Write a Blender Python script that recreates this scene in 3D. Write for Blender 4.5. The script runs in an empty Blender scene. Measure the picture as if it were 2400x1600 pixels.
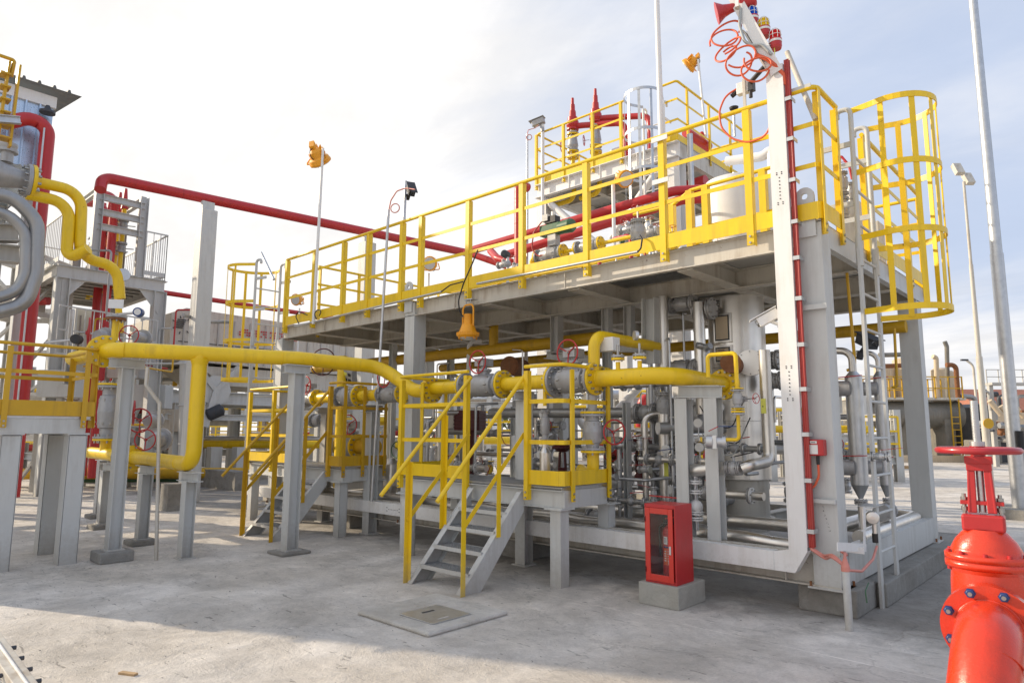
import bpy, math, random
from mathutils import Vector as V, Matrix, Euler
random.seed(7)
sc=bpy.context.scene; COL=sc.collection; PI=math.pi; R=math.radians
# ---------------------------------------------------------------- camera
F=1578.8
CAM=V((1.7412,-5.5181,1.3688)); YAW,PITCH,ROLL=R(132.827),R(7.541),R(.234)
_d=V((math.cos(YAW)*math.cos(PITCH),math.sin(YAW)*math.cos(PITCH),math.sin(PITCH)))
_r=_d.cross(V((0,0,1))).normalized(); _u=_r.cross(_d)
_r2=_r*math.cos(ROLL)+_u*math.sin(ROLL); _u2=-_r*math.sin(ROLL)+_u*math.cos(ROLL)
cd=bpy.data.cameras.new('camera'); cam=bpy.data.objects.new('camera',cd); COL.objects.link(cam)
cam.matrix_world=Matrix(((_r2.x,_u2.x,-_d.x,CAM.x),(_r2.y,_u2.y,-_d.y,CAM.y),(_r2.z,_u2.z,-_d.z,CAM.z),(0,0,0,1)))
cd.sensor_width=36; cd.lens=36*F/2400; cd.clip_start=.05; cd.clip_end=3000
sc.camera=cam
def _ray(px,py): return _d+_r2*((px-1200)/F)-_u2*((py-800)/F)
def at(px,py,ax,v):
    """point of the place seen at a photo position, on a known plane of the structure"""
    q=_ray(px,py); i='xyz'.index(ax); return CAM+q*((v-CAM[i])/q[i])
def dp(px,py,D): return CAM+_ray(px,py)*D
def depth(P): return (V(P)-CAM).dot(_d)
def rad(pw,P): return pw*.5*depth(P)/F
X,Y,Z=V((1,0,0)),V((0,1,0)),V((0,0,1))
# ---------------------------------------------------------------- materials
def newmat(n):
    m=bpy.data.materials.new(n); m.use_nodes=True; t=m.node_tree
    return m,t,t.nodes['Principled BSDF']
def nd(t,ty,**k):
    n=t.nodes.new(ty)
    for a,b in k.items():
        if a in n.inputs: n.inputs[a].default_value=b
        else: setattr(n,a,b)
    return n
def paint(n,col,rough=.45,metal=0,var=.12,scale=3.,dirt=(.16,.11,.07),dirtamt=.25,bump=.05,spec=.5,coat=0,rust=0.0):
    m,t,b=newmat(n); L=t.links.new
    tc=nd(t,'ShaderNodeTexCoord'); g=nd(t,'ShaderNodeNewGeometry')
    no=nd(t,'ShaderNodeTexNoise',Scale=scale,Detail=7.,Roughness=.65); L(g.outputs['Position'],no.inputs['Vector'])
    n2=nd(t,'ShaderNodeTexNoise',Scale=scale*9,Detail=6.,Roughness=.7); L(g.outputs['Position'],n2.inputs['Vector'])
    mr=nd(t,'ShaderNodeMapRange'); mr.inputs[1].default_value=.3; mr.inputs[2].default_value=.7; mr.inputs[3].default_value=1-var; mr.inputs[4].default_value=1+var
    L(no.outputs[0],mr.inputs[0])
    mx=nd(t,'ShaderNodeMix',data_type='RGBA',blend_type='MULTIPLY'); mx.inputs[0].default_value=1; mx.inputs[6].default_value=(*col,1); L(mr.outputs[0],mx.inputs[7])
    # grime: patches plus vertical runs
    mp=nd(t,'ShaderNodeMapping'); mp.inputs['Scale'].default_value=(14,14,1.2); L(g.outputs['Position'],mp.inputs[0])
    n3=nd(t,'ShaderNodeTexNoise',Scale=1.,Detail=5.,Roughness=.6); L(mp.outputs[0],n3.inputs['Vector'])
    mu=nd(t,'ShaderNodeMath',operation='MULTIPLY'); L(n3.outputs[0],mu.inputs[0]); L(no.outputs[0],mu.inputs[1])
    m2=nd(t,'ShaderNodeMapRange'); m2.inputs[1].default_value=.24; m2.inputs[2].default_value=.42; m2.inputs[3].default_value=0; m2.inputs[4].default_value=dirtamt
    L(mu.outputs[0],m2.inputs[0])
    md=nd(t,'ShaderNodeMix',data_type='RGBA'); L(m2.outputs[0],md.inputs[0]); L(mx.outputs[2],md.inputs[6]); md.inputs[7].default_value=(*dirt,1)
    out=md.outputs[2]
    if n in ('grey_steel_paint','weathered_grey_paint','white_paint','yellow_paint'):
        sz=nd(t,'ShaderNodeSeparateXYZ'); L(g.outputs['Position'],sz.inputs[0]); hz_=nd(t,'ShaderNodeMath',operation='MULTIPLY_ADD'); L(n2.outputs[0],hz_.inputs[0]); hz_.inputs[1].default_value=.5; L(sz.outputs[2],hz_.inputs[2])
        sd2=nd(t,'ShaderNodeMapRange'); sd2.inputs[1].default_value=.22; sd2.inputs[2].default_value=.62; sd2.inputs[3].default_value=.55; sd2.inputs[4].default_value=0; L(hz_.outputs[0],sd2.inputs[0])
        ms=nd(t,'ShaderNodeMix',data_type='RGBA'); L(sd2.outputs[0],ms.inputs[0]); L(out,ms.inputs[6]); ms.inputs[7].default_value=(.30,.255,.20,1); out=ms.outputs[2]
    if rust:
        m3=nd(t,'ShaderNodeMapRange'); m3.inputs[1].default_value=.68-rust*.1; m3.inputs[2].default_value=.72-rust*.08; L(n2.outputs[0],m3.inputs[0])
        mk=nd(t,'ShaderNodeMix',data_type='RGBA'); L(m3.outputs[0],mk.inputs[0]); L(out,mk.inputs[6]); mk.inputs[7].default_value=(.13,.045,.02,1); out=mk.outputs[2]
    L(out,b.inputs['Base Color'])
    mrr=nd(t,'ShaderNodeMapRange'); mrr.inputs[3].default_value=max(.03,rough-.13); mrr.inputs[4].default_value=min(1,rough+.17); L(n2.outputs[0],mrr.inputs[0]); L(mrr.outputs[0],b.inputs['Roughness'])
    b.inputs['Metallic'].default_value=metal; b.inputs['Specular IOR Level'].default_value=spec
    if coat: b.inputs['Coat Weight'].default_value=coat; b.inputs['Coat Roughness'].default_value=.12
    if bump:
        bp=nd(t,'ShaderNodeBump',Strength=bump*3,Distance=.004); L(n2.outputs[0],bp.inputs['Height']); L(bp.outputs[0],b.inputs['Normal'])
    return m
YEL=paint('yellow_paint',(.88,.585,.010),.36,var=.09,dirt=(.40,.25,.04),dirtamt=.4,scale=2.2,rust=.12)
YEL2=paint('ochre_yellow_paint',(.62,.36,.012),.42,var=.1,dirt=(.3,.18,.03),dirtamt=.5)
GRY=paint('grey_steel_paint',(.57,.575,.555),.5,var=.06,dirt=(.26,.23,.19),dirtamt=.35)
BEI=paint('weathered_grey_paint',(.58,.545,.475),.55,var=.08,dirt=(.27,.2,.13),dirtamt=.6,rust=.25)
SHD=paint('dull_grey_paint',(.47,.46,.43),.5,var=.1)
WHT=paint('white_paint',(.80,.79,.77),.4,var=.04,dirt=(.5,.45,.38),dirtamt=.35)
RED=paint('red_paint',(.50,.028,.03),.35,var=.1,dirt=(.2,.03,.02),dirtamt=.4)
ORG=paint('orange_red_enamel',(.70,.045,.013),.24,var=.06,scale=5,dirt=(.35,.04,.015),dirtamt=.5,coat=.25,bump=.12)
DRD=paint('maroon_paint',(.10,.013,.013),.4,var=.2)
LAMP=paint('amber_lamp_paint',(.85,.36,.008),.35,var=.08)
GALV=paint('galvanized_steel',(.56,.57,.58),.38,metal=.85,var=.15,scale=10,dirtamt=.15)
def inox(n,col,r0,r1,vs=(5,5,.5)):
    m,t,b=newmat(n); L=t.links.new; g=nd(t,'ShaderNodeNewGeometry'); mp=nd(t,'ShaderNodeMapping'); mp.inputs['Scale'].default_value=vs; L(g.outputs['Position'],mp.inputs[0])
    a=nd(t,'ShaderNodeTexNoise',Scale=1.6,Detail=4.,Roughness=.55); L(mp.outputs[0],a.inputs['Vector']); c=nd(t,'ShaderNodeTexNoise',Scale=2.5,Detail=3.); L(g.outputs['Position'],c.inputs['Vector'])
    r=nd(t,'ShaderNodeMapRange'); r.inputs[1].default_value=.3; r.inputs[2].default_value=.7; r.inputs[3].default_value=r0; r.inputs[4].default_value=r1; L(a.outputs[0],r.inputs[0]); L(r.outputs[0],b.inputs['Roughness'])
    k=nd(t,'ShaderNodeMapRange'); k.inputs[1].default_value=.3; k.inputs[2].default_value=.7; k.inputs[3].default_value=.82; k.inputs[4].default_value=1.1; L(c.outputs[0],k.inputs[0])
    x=nd(t,'ShaderNodeMix',data_type='RGBA',blend_type='MULTIPLY'); x.inputs[0].default_value=1; x.inputs[6].default_value=(*col,1); L(k.outputs[0],x.inputs[7]); L(x.outputs[2],b.inputs['Base Color']); b.inputs['Metallic'].default_value=.92
    bp=nd(t,'ShaderNodeBump',Strength=.25,Distance=.01); L(c.outputs[0],bp.inputs['Height']); L(bp.outputs[0],b.inputs['Normal'])
    return m
INOX=inox('stainless_cladding',(.80,.765,.71),.26,.42)
PIPG=paint('grey_metal_pipe',(.36,.36,.355),.36,metal=.55,var=.12)
CAST=paint('valve_grey_cast',(.40,.40,.40),.42,metal=.3,var=.15,scale=12,dirtamt=.4)
BOLT=paint('bolt_steel',(.42,.41,.39),.35,metal=.9,var=.2,scale=20)
BRZ=paint('rusty_steel',(.22,.085,.03),.75,var=.3,scale=14,dirtamt=.5)
BLK=paint('black_rubber',(.018,.018,.02),.5,var=.2)
DKG=paint('dark_blue_grey_paint',(.045,.05,.06),.5,var=.2)
TANK=paint('dark_tank_paint',(.20,.19,.165),.5,var=.3,scale=2,dirtamt=.5,rust=.3)
CRM=paint('cream_insulation',(.58,.47,.33),.6,var=.1,dirtamt=.4)
GRN=paint('green_paint',(.045,.13,.06),.4,var=.15)
BLU=paint('blue_paint',(.02,.06,.2),.35,var=.15)
ORC=paint('orange_cable_sheath',(.72,.12,.045),.42,var=.08,dirtamt=.2)
RCB=paint('red_cable_sheath',(.42,.045,.035),.4,var=.12)
PNK=paint('faded_pink_cable',(.66,.25,.2),.5,var=.1)
GCB=paint('grey_cable_sheath',(.4,.42,.41),.5,var=.1)
STK=paint('sticker_label',(.78,.77,.74),.4,var=.03,dirtamt=.1)
INK=paint('printed_ink',(.03,.03,.035),.6,var=.1)
YST=paint('yellow_sticker',(.72,.72,.12),.5,var=.03)
WOOD=paint('weathered_wood',(.45,.3,.16),.8,var=.2,scale=10)
CORR=paint('corrugated_zinc',(.52,.62,.74),.28,metal=.7,var=.18,scale=5,dirtamt=.3)
ROOFM=paint('old_roof_sheet',(.12,.13,.13),.6,var=.25,dirtamt=.5)
TERRA=paint('terracotta_roof',(.36,.14,.09),.7,var=.2)
TEAL=paint('teal_paint',(.03,.33,.26),.45,var=.1)
LEAF=paint('foliage_green',(.06,.09,.03),.6,var=.5,scale=3,dirtamt=0)
def concrete(n,col,sc_=1.,blotch=.3,bump=.5,yard=False):
    m,t,b=newmat(n); L=t.links.new
    g=nd(t,'ShaderNodeNewGeometry'); P=g.outputs['Position']
    a=nd(t,'ShaderNodeTexNoise',Scale=.55*sc_,Detail=9.,Roughness=.62); L(P,a.inputs['Vector'])
    c=nd(t,'ShaderNodeTexNoise',Scale=3.1*sc_,Detail=9.,Roughness=.7,Distortion=.6); L(P,c.inputs['Vector'])
    e=nd(t,'ShaderNodeTexNoise',Scale=55*sc_,Detail=5.,Roughness=.75); L(P,e.inputs['Vector'])
    mp=nd(t,'ShaderNodeMapping'); mp.inputs['Rotation'].default_value=(0,0,R(35)); mp.inputs['Scale'].default_value=(1.0,4.2,1); L(P,mp.inputs[0])
    s=nd(t,'ShaderNodeTexNoise',Scale=2.2*sc_,Detail=10.,Roughness=.72,Distortion=.9); L(mp.outputs[0],s.inputs['Vector'])
    def ramp(src,p0,v0,p1,v1):
        r=nd(t,'ShaderNodeMapRange'); r.inputs[1].default_value=p0; r.inputs[2].default_value=p1; r.inputs[3].default_value=v0; r.inputs[4].default_value=v1; L(src,r.inputs[0]); return r.outputs[0]
    def mul(A,B_):
        q=nd(t,'ShaderNodeMath',operation='MULTIPLY'); L(A,q.inputs[0]); L(B_,q.inputs[1]); return q.outputs[0]
    v=mul(ramp(a.outputs[0],.35,1-blotch*.55,.65,1+blotch*.45),ramp(c.outputs[0],.32,1-blotch*.35,.68,1+blotch*.3))
    v=mul(v,ramp(e.outputs[0],.3,.9,.7,1.08))
    v=mul(v,ramp(s.outputs[0],.60,1.,.68,1-blotch*.75))     # dark scuffs
    v=mul(v,ramp(c.outputs[0],.66,1.,.74,1+blotch*.5))      # pale laitance
    if yard:
        vo=nd(t,'ShaderNodeTexVoronoi',Scale=.33); vo.feature='DISTANCE_TO_EDGE'; wv=nd(t,'ShaderNodeVectorMath',operation='SCALE'); L(c.outputs['Color'],wv.inputs[0]); wv.inputs['Scale'].default_value=.55; wa=nd(t,'ShaderNodeVectorMath',operation='ADD'); L(P,wa.inputs[0]); L(wv.outputs[0],wa.inputs[1]); L(wa.outputs[0],vo.inputs['Vector'])
        v=mul(v,ramp(vo.outputs['Distance'],.001,.80,.005,1.))
        sp=nd(t,'ShaderNodeSeparateXYZ'); L(P,sp.inputs[0])
        for o_,k_ in ((sp.outputs[1],-.97),):
            ab=nd(t,'ShaderNodeMath',operation='ADD'); L(o_,ab.inputs[0]); ab.inputs[1].default_value=-k_; a2=nd(t,'ShaderNodeMath',operation='ABSOLUTE'); L(ab.outputs[0],a2.inputs[0]); ns=nd(t,'ShaderNodeMath',operation='MULTIPLY_ADD'); L(c.outputs[0],ns.inputs[0]); ns.inputs[1].default_value=.03; L(a2.outputs[0],ns.inputs[2])
            v=mul(v,ramp(ns.outputs[0],.014,1.35,.022,1.))
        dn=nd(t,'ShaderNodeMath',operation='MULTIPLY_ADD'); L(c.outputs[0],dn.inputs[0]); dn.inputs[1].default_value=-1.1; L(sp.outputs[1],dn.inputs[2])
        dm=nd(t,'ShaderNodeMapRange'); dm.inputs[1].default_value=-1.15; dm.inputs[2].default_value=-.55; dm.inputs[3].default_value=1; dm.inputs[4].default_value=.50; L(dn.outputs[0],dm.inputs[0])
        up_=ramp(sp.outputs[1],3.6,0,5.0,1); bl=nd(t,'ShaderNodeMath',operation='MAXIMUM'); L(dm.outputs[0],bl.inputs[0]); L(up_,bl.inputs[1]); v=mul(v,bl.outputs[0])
        sm=nd(t,'ShaderNodeTexNoise',Scale=7.,Detail=3.,Roughness=.5,Distortion=1.2); L(mp.outputs[0],sm.inputs['Vector']); v=mul(v,ramp(sm.outputs[0],.66,1.,.70,.55))
        vs_=nd(t,'ShaderNodeTexNoise',Scale=1.3,Detail=12.,Roughness=.8,Distortion=.3); L(P,vs_.inputs['Vector']); v=mul(v,ramp(vs_.outputs[0],.36,.72,.60,1.14))
    h=nd(t,'ShaderNodeMix',data_type='RGBA',blend_type='MULTIPLY'); h.inputs[0].default_value=1; L(v,h.inputs[7])
    cm=nd(t,'ShaderNodeMix',data_type='RGBA'); L(ramp(a.outputs[0],.4,0,.6,1),cm.inputs[0]); cm.inputs[6].default_value=(*col,1); cm.inputs[7].default_value=(col[0]*.93,col[1]*.955,col[2]*1.0,1)
    L(cm.outputs[2],h.inputs[6]); L(h.outputs[2],b.inputs['Base Color']); b.inputs['Roughness'].default_value=.85
    ad=nd(t,'ShaderNodeMath',operation='ADD'); L(mul(e.outputs[0],ramp(c.outputs[0],0,.3,1,.9)),ad.inputs[0]); L(mul(c.outputs[0],ramp(a.outputs[0],0,1.5,1,2.5)),ad.inputs[1])
    bp=nd(t,'ShaderNodeBump',Strength=bump,Distance=.012); L(ad.outputs[0],bp.inputs['Height']); L(bp.outputs[0],b.inputs['Normal'])
    return m
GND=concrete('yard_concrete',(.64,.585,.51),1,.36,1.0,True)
CON=concrete('plinth_concrete',(.42,.40,.345),3,.3,.7)
CON2=concrete('dirty_kerb_concrete',(.30,.28,.245),3,.45,.9)
CON3=concrete('pale_slab_concrete',(.60,.555,.48),2.5,.4,1.)
def glassy(n,col,rough=.08,tr=.9):
    m,t,b=newmat(n); b.inputs['Base Color'].default_value=(*col,1); b.inputs['Transmission Weight'].default_value=tr; b.inputs['Roughness'].default_value=rough; b.inputs['IOR'].default_value=1.42 if rough==0 else 1.1
    no=nd(t,'ShaderNodeTexNoise',Scale=30.); mr=nd(t,'ShaderNodeMapRange'); mr.inputs[3].default_value=rough; mr.inputs[4].default_value=rough*2+.01; t.links.new(no.outputs[0],mr.inputs[0]); t.links.new(mr.outputs[0],b.inputs['Roughness'])
    return m
GLS=glassy('cabinet_glass',(.95,.97,.98),.0,1.); GBL=glassy('blue_dome_glass',(.01,.1,.6),.2,.4); GYL=glassy('yellow_dome_glass',(.9,.6,.02),.2,.4); GRD=glassy('red_dome_glass',(.7,.02,.02),.2,.4)
LENS=glassy('lamp_lens',(.7,.7,.68),.15,.2)
# ---------------------------------------------------------------- mesh builder
def frame(ax,up=None):
    ax=V(ax).normalized()
    if up is None or abs(ax.dot(V(up).normalized()))>.99: up=Z if abs(ax.z)<.9 else Y
    s=ax.cross(V(up)).normalized(); u=s.cross(ax).normalized()
    return ax,s,u
class B:
    def __init__(s): s.v=[];s.f=[];s.m=[];s.s=[];s.mats=[]
    def mi(s,m):
        if m not in s.mats: s.mats.append(m)
        return s.mats.index(m)
    def add(s,vs,fs,m,smooth=False):
        o=len(s.v); s.v+=[V(a) for a in vs]; i=s.mi(m)
        for f in fs: s.f.append([o+k for k in f]); s.m.append(i); s.s.append(smooth)
        return s
    def bx(s,x0,y0,z0,x1,y1,z1,m):
        vs=[(x,y,z) for z in (z0,z1) for y in (y0,y1) for x in (x0,x1)]
        return s.add(vs,[(0,2,3,1),(4,5,7,6),(0,1,5,4),(2,6,7,3),(0,4,6,2),(1,3,7,5)],m)
    def obox(s,c,ax,sd,up,l,w,h,m):
        c=V(c); vs=[c+ax*(l/2*i)+sd*(w/2*j)+up*(h/2*k) for k in(-1,1) for j in(-1,1) for i in(-1,1)]
        fl=[(0,2,3,1),(4,5,7,6),(0,1,5,4),(2,6,7,3),(0,4,6,2),(1,3,7,5)]
        if ax.cross(sd).dot(up)<0: fl=[f[::-1] for f in fl]
        return s.add(vs,fl,m)
    def bar(s,p0,p1,w,h,m,up=None,off=(0,0)):
        p0,p1=V(p0),V(p1); ax,sd,u=frame(p1-p0,up); c=(p0+p1)/2+sd*off[0]+u*off[1]
        return s.obox(c,ax,sd,u,(p1-p0).length,w,h,m)
    def ib(s,p0,p1,w,h,m,t=.012,up=None):
        """I section: two flanges (width w) joined by a web of height h along up"""
        s.bar(p0,p1,w,t,m,up,(0,h/2-t/2)); s.bar(p0,p1,w,t,m,up,(0,-h/2+t/2)); s.bar(p0,p1,t*.8,h-2*t,m,up); return s
    def ch(s,p0,p1,w,h,m,t=.008,up=None,side=1):
        s.bar(p0,p1,w,t,m,up,(0,h/2-t/2)); s.bar(p0,p1,w,t,m,up,(0,-h/2+t/2)); s.bar(p0,p1,t,h-2*t,m,up,(side*(w/2-t/2),0)); return s
    def sweep(s,pts,r,m,seg=14,closed=False,cap=True):
        pts=[V(p) for p in pts]; n=len(pts); rs=r if isinstance(r,(list,tuple)) else [r]*n
        tan=[]
        for i in range(n):
            a=pts[(i-1)%n] if (closed or i>0) else pts[i]; b=pts[(i+1)%n] if (closed or i<n-1) else pts[i]
            tan.append((b-a).normalized())
        _,sd,u=frame(tan[0]); vs=[]; fs=[]
        for i in range(n):
            if i:
                q=tan[i-1].rotation_difference(tan[i]); sd=q@sd; u=q@u
            for k in range(seg):
                a=2*PI*k/seg; vs.append(pts[i]+sd*(rs[i]*math.cos(a))+u*(rs[i]*math.sin(a)))
        for i in range(n if closed else n-1):
            j=(i+1)%n
            for k in range(seg):
                l=(k+1)%seg; fs.append((i*seg+k,i*seg+l,j*seg+l,j*seg+k))
        s.add(vs,[f[::-1] for f in fs],m,True)
        if cap and not closed:
            s.add(vs[:seg],[tuple(range(seg))],m); s.add(vs[-seg:],[tuple(range(seg))[::-1]],m)
        return s
    def tube(s,pts,r,m,bend=None,seg=14,cap=True):
        """pipe along a polyline, corners rounded with radius bend"""
        pts=[V(p) for p in pts]; bend=r*3 if bend is None else bend; o=[pts[0]]
        for i in range(1,len(pts)-1):
            a,b,c=pts[i-1],pts[i],pts[i+1]; d1=(a-b).normalized(); d2=(c-b).normalized(); an=d1.angle(d2)
            if an>3.1 or an<.1: o.append(b); continue
            k=min(bend/math.tan(an/2),(a-b).length*.49,(c-b).length*.49); rr=k*math.tan(an/2)
            cen=b+(d1+d2).normalized()*(rr/math.sin(an/2)); e1=b+d1*k-cen; e2=b+d2*k-cen; n=max(3,int((PI-an)/R(11)))
            tot=e1.angle(e2); axx=e1.cross(e2)
            for j in range(n+1): o.append(cen+Matrix.Rotation(tot*j/n,3,axx)@e1)
        o.append(pts[-1]); return s.sweep(o,r,m,seg,cap=cap)
    def cyl(s,p0,p1,r0,m,r1=None,seg=20,cap=True):
        return s.sweep([p0,p1],[r0,r0 if r1 is None else r1],m,seg,cap=cap)
    def lathe(s,p,ax,prof,m,seg=24):
        """profile [(distance along ax, radius)]; flat shaded rings where radius jumps"""
        ax,sd,u=frame(ax); p=V(p)
        for i in range(len(prof)-1):
            (t0,r0),(t1,r1)=prof[i],prof[i+1]; vs=[]
            for t,r in ((t0,r0),(t1,r1)):
                for k in range(seg):
                    a=2*PI*k/seg; vs.append(p+ax*t+sd*(r*math.cos(a))+u*(r*math.sin(a)))
            s.add(vs,[(k,seg+k,seg+(k+1)%seg,(k+1)%seg) for k in range(seg)],m,True)
        for (t,r),fl in ((prof[0],False),(prof[-1],True)):
            if r>1e-4:
                vs=[p+ax*t+sd*(r*math.cos(2*PI*k/seg))+u*(r*math.sin(2*PI*k/seg)) for k in range(seg)]; q=tuple(range(seg)); s.add(vs,[q if fl else q[::-1]],m)
        return s
    def ring(s,c,ax,Rr,r,m,seg=36,rs=8,a0=0,a1=2*PI,flat=None):
        ax,sd,u=frame(ax); c=V(c); full=abs(a1-a0)>6.28
        n=seg if full else seg+1
        pts=[c+sd*(Rr*math.cos(a0+(a1-a0)*k/seg))+u*(Rr*math.sin(a0+(a1-a0)*k/seg)) for k in range(n)]
        return s.sweep(pts,r,m,rs,closed=full)
    def bolts(s,c,ax,Rr,n,r,l,m,ph=0):
        ax,sd,u=frame(ax); c=V(c)
        for k in range(n):
            a=ph+2*PI*k/n; q=c+sd*(Rr*math.cos(a))+u*(Rr*math.sin(a)); s.cyl(q-ax*l/2,q+ax*l/2,r,m,seg=6)
        return s
    def ball(s,c,r,m,seg=16,sc_=(1,1,1)):
        c=V(c); vs=[];fs=[];n=seg//2
        for i in range(n+1):
            for k in range(seg):
                a=PI*i/n; b=2*PI*k/seg; vs.append(c+V((r*sc_[0]*math.sin(a)*math.cos(b),r*sc_[1]*math.sin(a)*math.sin(b),r*sc_[2]*math.cos(a))))
        for i in range(n):
            for k in range(seg): fs.append((i*seg+k,(i+1)*seg+k,(i+1)*seg+(k+1)%seg,i*seg+(k+1)%seg))
        return s.add(vs,fs,m,True)
    def poly(s,pts,off,m):
        """prism: polygon pts extruded by vector off"""
        n=len(pts); off=V(off); a=[V(p) for p in pts]; b=[p+off for p in a]
        nrm=sum(((a[i]-a[0]).cross(a[i+1]-a[0]) for i in range(1,n-1)),V((0,0,0)))
        fl=nrm.dot(off)>0
        fs=[tuple(range(n))[::-1] if fl else tuple(range(n)), tuple(range(n,2*n)) if fl else tuple(range(n,2*n))[::-1]]
        for i in range(n):
            j=(i+1)%n; q=(i,j,n+j,n+i); fs.append(q if fl else q[::-1])
        return s.add(a+b,fs,m)
    def go(s,name,parent=None,bev=0,label=None):
        me=bpy.data.meshes.new(name); org=parent_loc(parent)
        if parent is None: org=base_of(s.v)
        me.from_pydata([tuple(a-org) for a in s.v],[],s.f)
        for m in s.mats: me.materials.append(m)
        me.polygons.foreach_set('material_index',s.m); me.polygons.foreach_set('use_smooth',s.s); me.update()
        o=bpy.data.objects.new(name,me); COL.objects.link(o)
        if parent is not None:
            o.parent=parent
        else: o.location=org
        if bev:
            md=o.modifiers.new('edge','BEVEL'); md.width=bev; md.segments=2; md.limit_method='ANGLE'; md.angle_limit=R(40)
        if label: o['label']=label
        return o
def parent_loc(p):
    if p is None: return V((0,0,0))
    while p.parent is not None: p=p.parent
    return V(p.location)
def base_of(vs):
    xs=[a.x for a in vs]; ys=[a.y for a in vs]; return V(((min(xs)+max(xs))/2,(min(ys)+max(ys))/2,min(a.z for a in vs)))
def thing(name,label,cat,loc,group=None):
    o=bpy.data.objects.new(name,None); COL.objects.link(o); o.location=loc; o.empty_display_size=.1
    return tag(o,label,cat,group)
def tag(o,label,cat,group=None,kind=None):
    o['label']=label; o['category']=cat
    if group: o['group']=group
    o['kind']=kind or 'thing'
    return o
def struct(o,label=None):
    o['kind']='structure'
    if label: o['label']=label
    return o
def one(b,name,label,cat,group=None,bev=0): return tag(b.go(name,None,bev),label,cat,group)
# ---------------------------------------------------------------- shared pieces
def flange(par,c,ax,r,t,m,m2=None,n=8,bolt=.011,pipe=None,name='flange'):
    """companion flanges face to face: m on the -ax side, m2 on the +ax side"""
    ax=V(ax).normalized(); c=V(c); b=B(); m2=m2 or m; br=bolt*r/.14
    b.lathe(c-ax*(t+.003),ax,[(0,r),(t,r)],m); b.lathe(c+ax*.003,ax,[(0,r),(t,r)],m2); b.lathe(c-ax*.003,ax,[(0,r*.8),(.006,r*.8)],BLK)
    if pipe: b.lathe(c-ax*(t+.003+r*.28),ax,[(0,pipe),(r*.28,pipe*1.35)],m); 
    b.bolts(c,ax,r*.82,n,br,2*t+.05*(r/.14)*1.2,BOLT,.2)
    return b.go(name,par)
def wheel(par,c,ax,Rr,m,tilt=0,r=None,name='handwheel',stem=.12):
    b=B(); ax,sd,u=frame(ax); c=V(c); r=r or Rr*.065
    b.ring(c,ax,Rr,r,m)
    for k in range(4 if Rr>.3 else 3):
        a=.5+2*PI*k/(4 if Rr>.3 else 3); b.cyl(c-ax*.02,c+(sd*math.cos(a)+u*math.sin(a))*Rr,r*.75,m,seg=8)
    b.lathe(c-ax*(.02+Rr*.1),ax,[(0,Rr*.13),(Rr*.2,Rr*.16)],m,12); b.cyl(c-ax*stem,c+ax*Rr*.14,Rr*.06,BOLT,seg=8)
    return b.go(name,par)
def valve(name,label,c,ax,L,r,fr,body=None,fm=None,cm=None,wh=None,group=None,cat='valve',up=Z,lever=None,nb=8):
    """flanged valve: body, two bolted flanges, bonnet, handwheel or lever.  wh=(direction, reach, radius)"""
    c=V(c); ax=V(ax).normalized(); body=body or CAST; fm=fm or YEL; cm=cm or body
    t=thing(name,label,cat,c-Z*fr,group); b=B(); t2=fr*.16
    b.lathe(c-ax*L/2,ax,[(t2,r*.95),(L*.18,r*.95),(L*.2,r*1.22),(L*.3,r*1.3),(L*.5,r*1.42),(L*.7,r*1.3),(L*.8,r*1.22),(L*.82,r*.95),(L-t2,r*.95)],body)
    b.bolts(c-ax*L*.22,ax,r*1.28,8,r*.11,r*.4,BOLT); b.bolts(c+ax*L*.22,ax,r*1.28,8,r*.11,r*.4,BOLT)
    b.go('body',t)
    flange(t,c-ax*(L/2+.002),ax,fr,t2,fm,cm,n=nb); flange(t,c+ax*(L/2+.002),ax,fr,t2,cm,fm,n=nb)
    if wh:
        d,reach,wr=wh; d=V(d).normalized(); b=B(); upv=V(up)
        q=c+upv*(r*1.4); b.lathe(q-upv*r*.3,upv,[(0,r*.75),(r*.6,r*.75),(r*.6,r*.95),(r*.85,r*.95),(r*.85,r*.4),(r*1.3,r*.4)],body,16)
        b.bolts(q+upv*r*.4,upv,r*.8,6,r*.09,r*.4,BOLT)
        g=q+upv*(r*1.35); 
        if abs(d.dot(upv))<.9: b.obox(g,d,upv.cross(d),upv,r*1.7,r*1.5,r*.9,body); b.cyl(g,g+d*reach,r*.16,BOLT,seg=10)
        else: b.cyl(g,g+d*reach,r*.16,BOLT,seg=10)
        b.go('bonnet',t); wheel(t,g+d*reach,d,wr,RED)
    if lever:
        d,l,lm=lever; d=V(d).normalized(); b=B(); q=c+V(up)*r*1.3; b.cyl(q,q+V(up)*r*.9,r*.3,body,seg=10); b.go('stem',t)
        b=B(); e=q+V(up)*r*.8; b.bar(e-d*r*.5,e+d*l,r*.5,r*.16,lm,up); b.go('lever',t)
    return t
def post(b,p,h,m,w=.05,face=Y,t=.006,side=1):
    """angle-iron post standing at p"""
    p=V(p); face=V(face); sd=Z.cross(face)
    b.obox(p+Z*h/2,Z,sd,face,h,w,t,m); b.obox(p+Z*h/2-face*w/2*side+sd*(w/2-t/2),Z,face,sd,h,w,t,m)
    return b
def sub(par,fn,name,bev=0,label=None):
    b=B(); fn(b); return b.go(name,par,bev,label)
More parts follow.
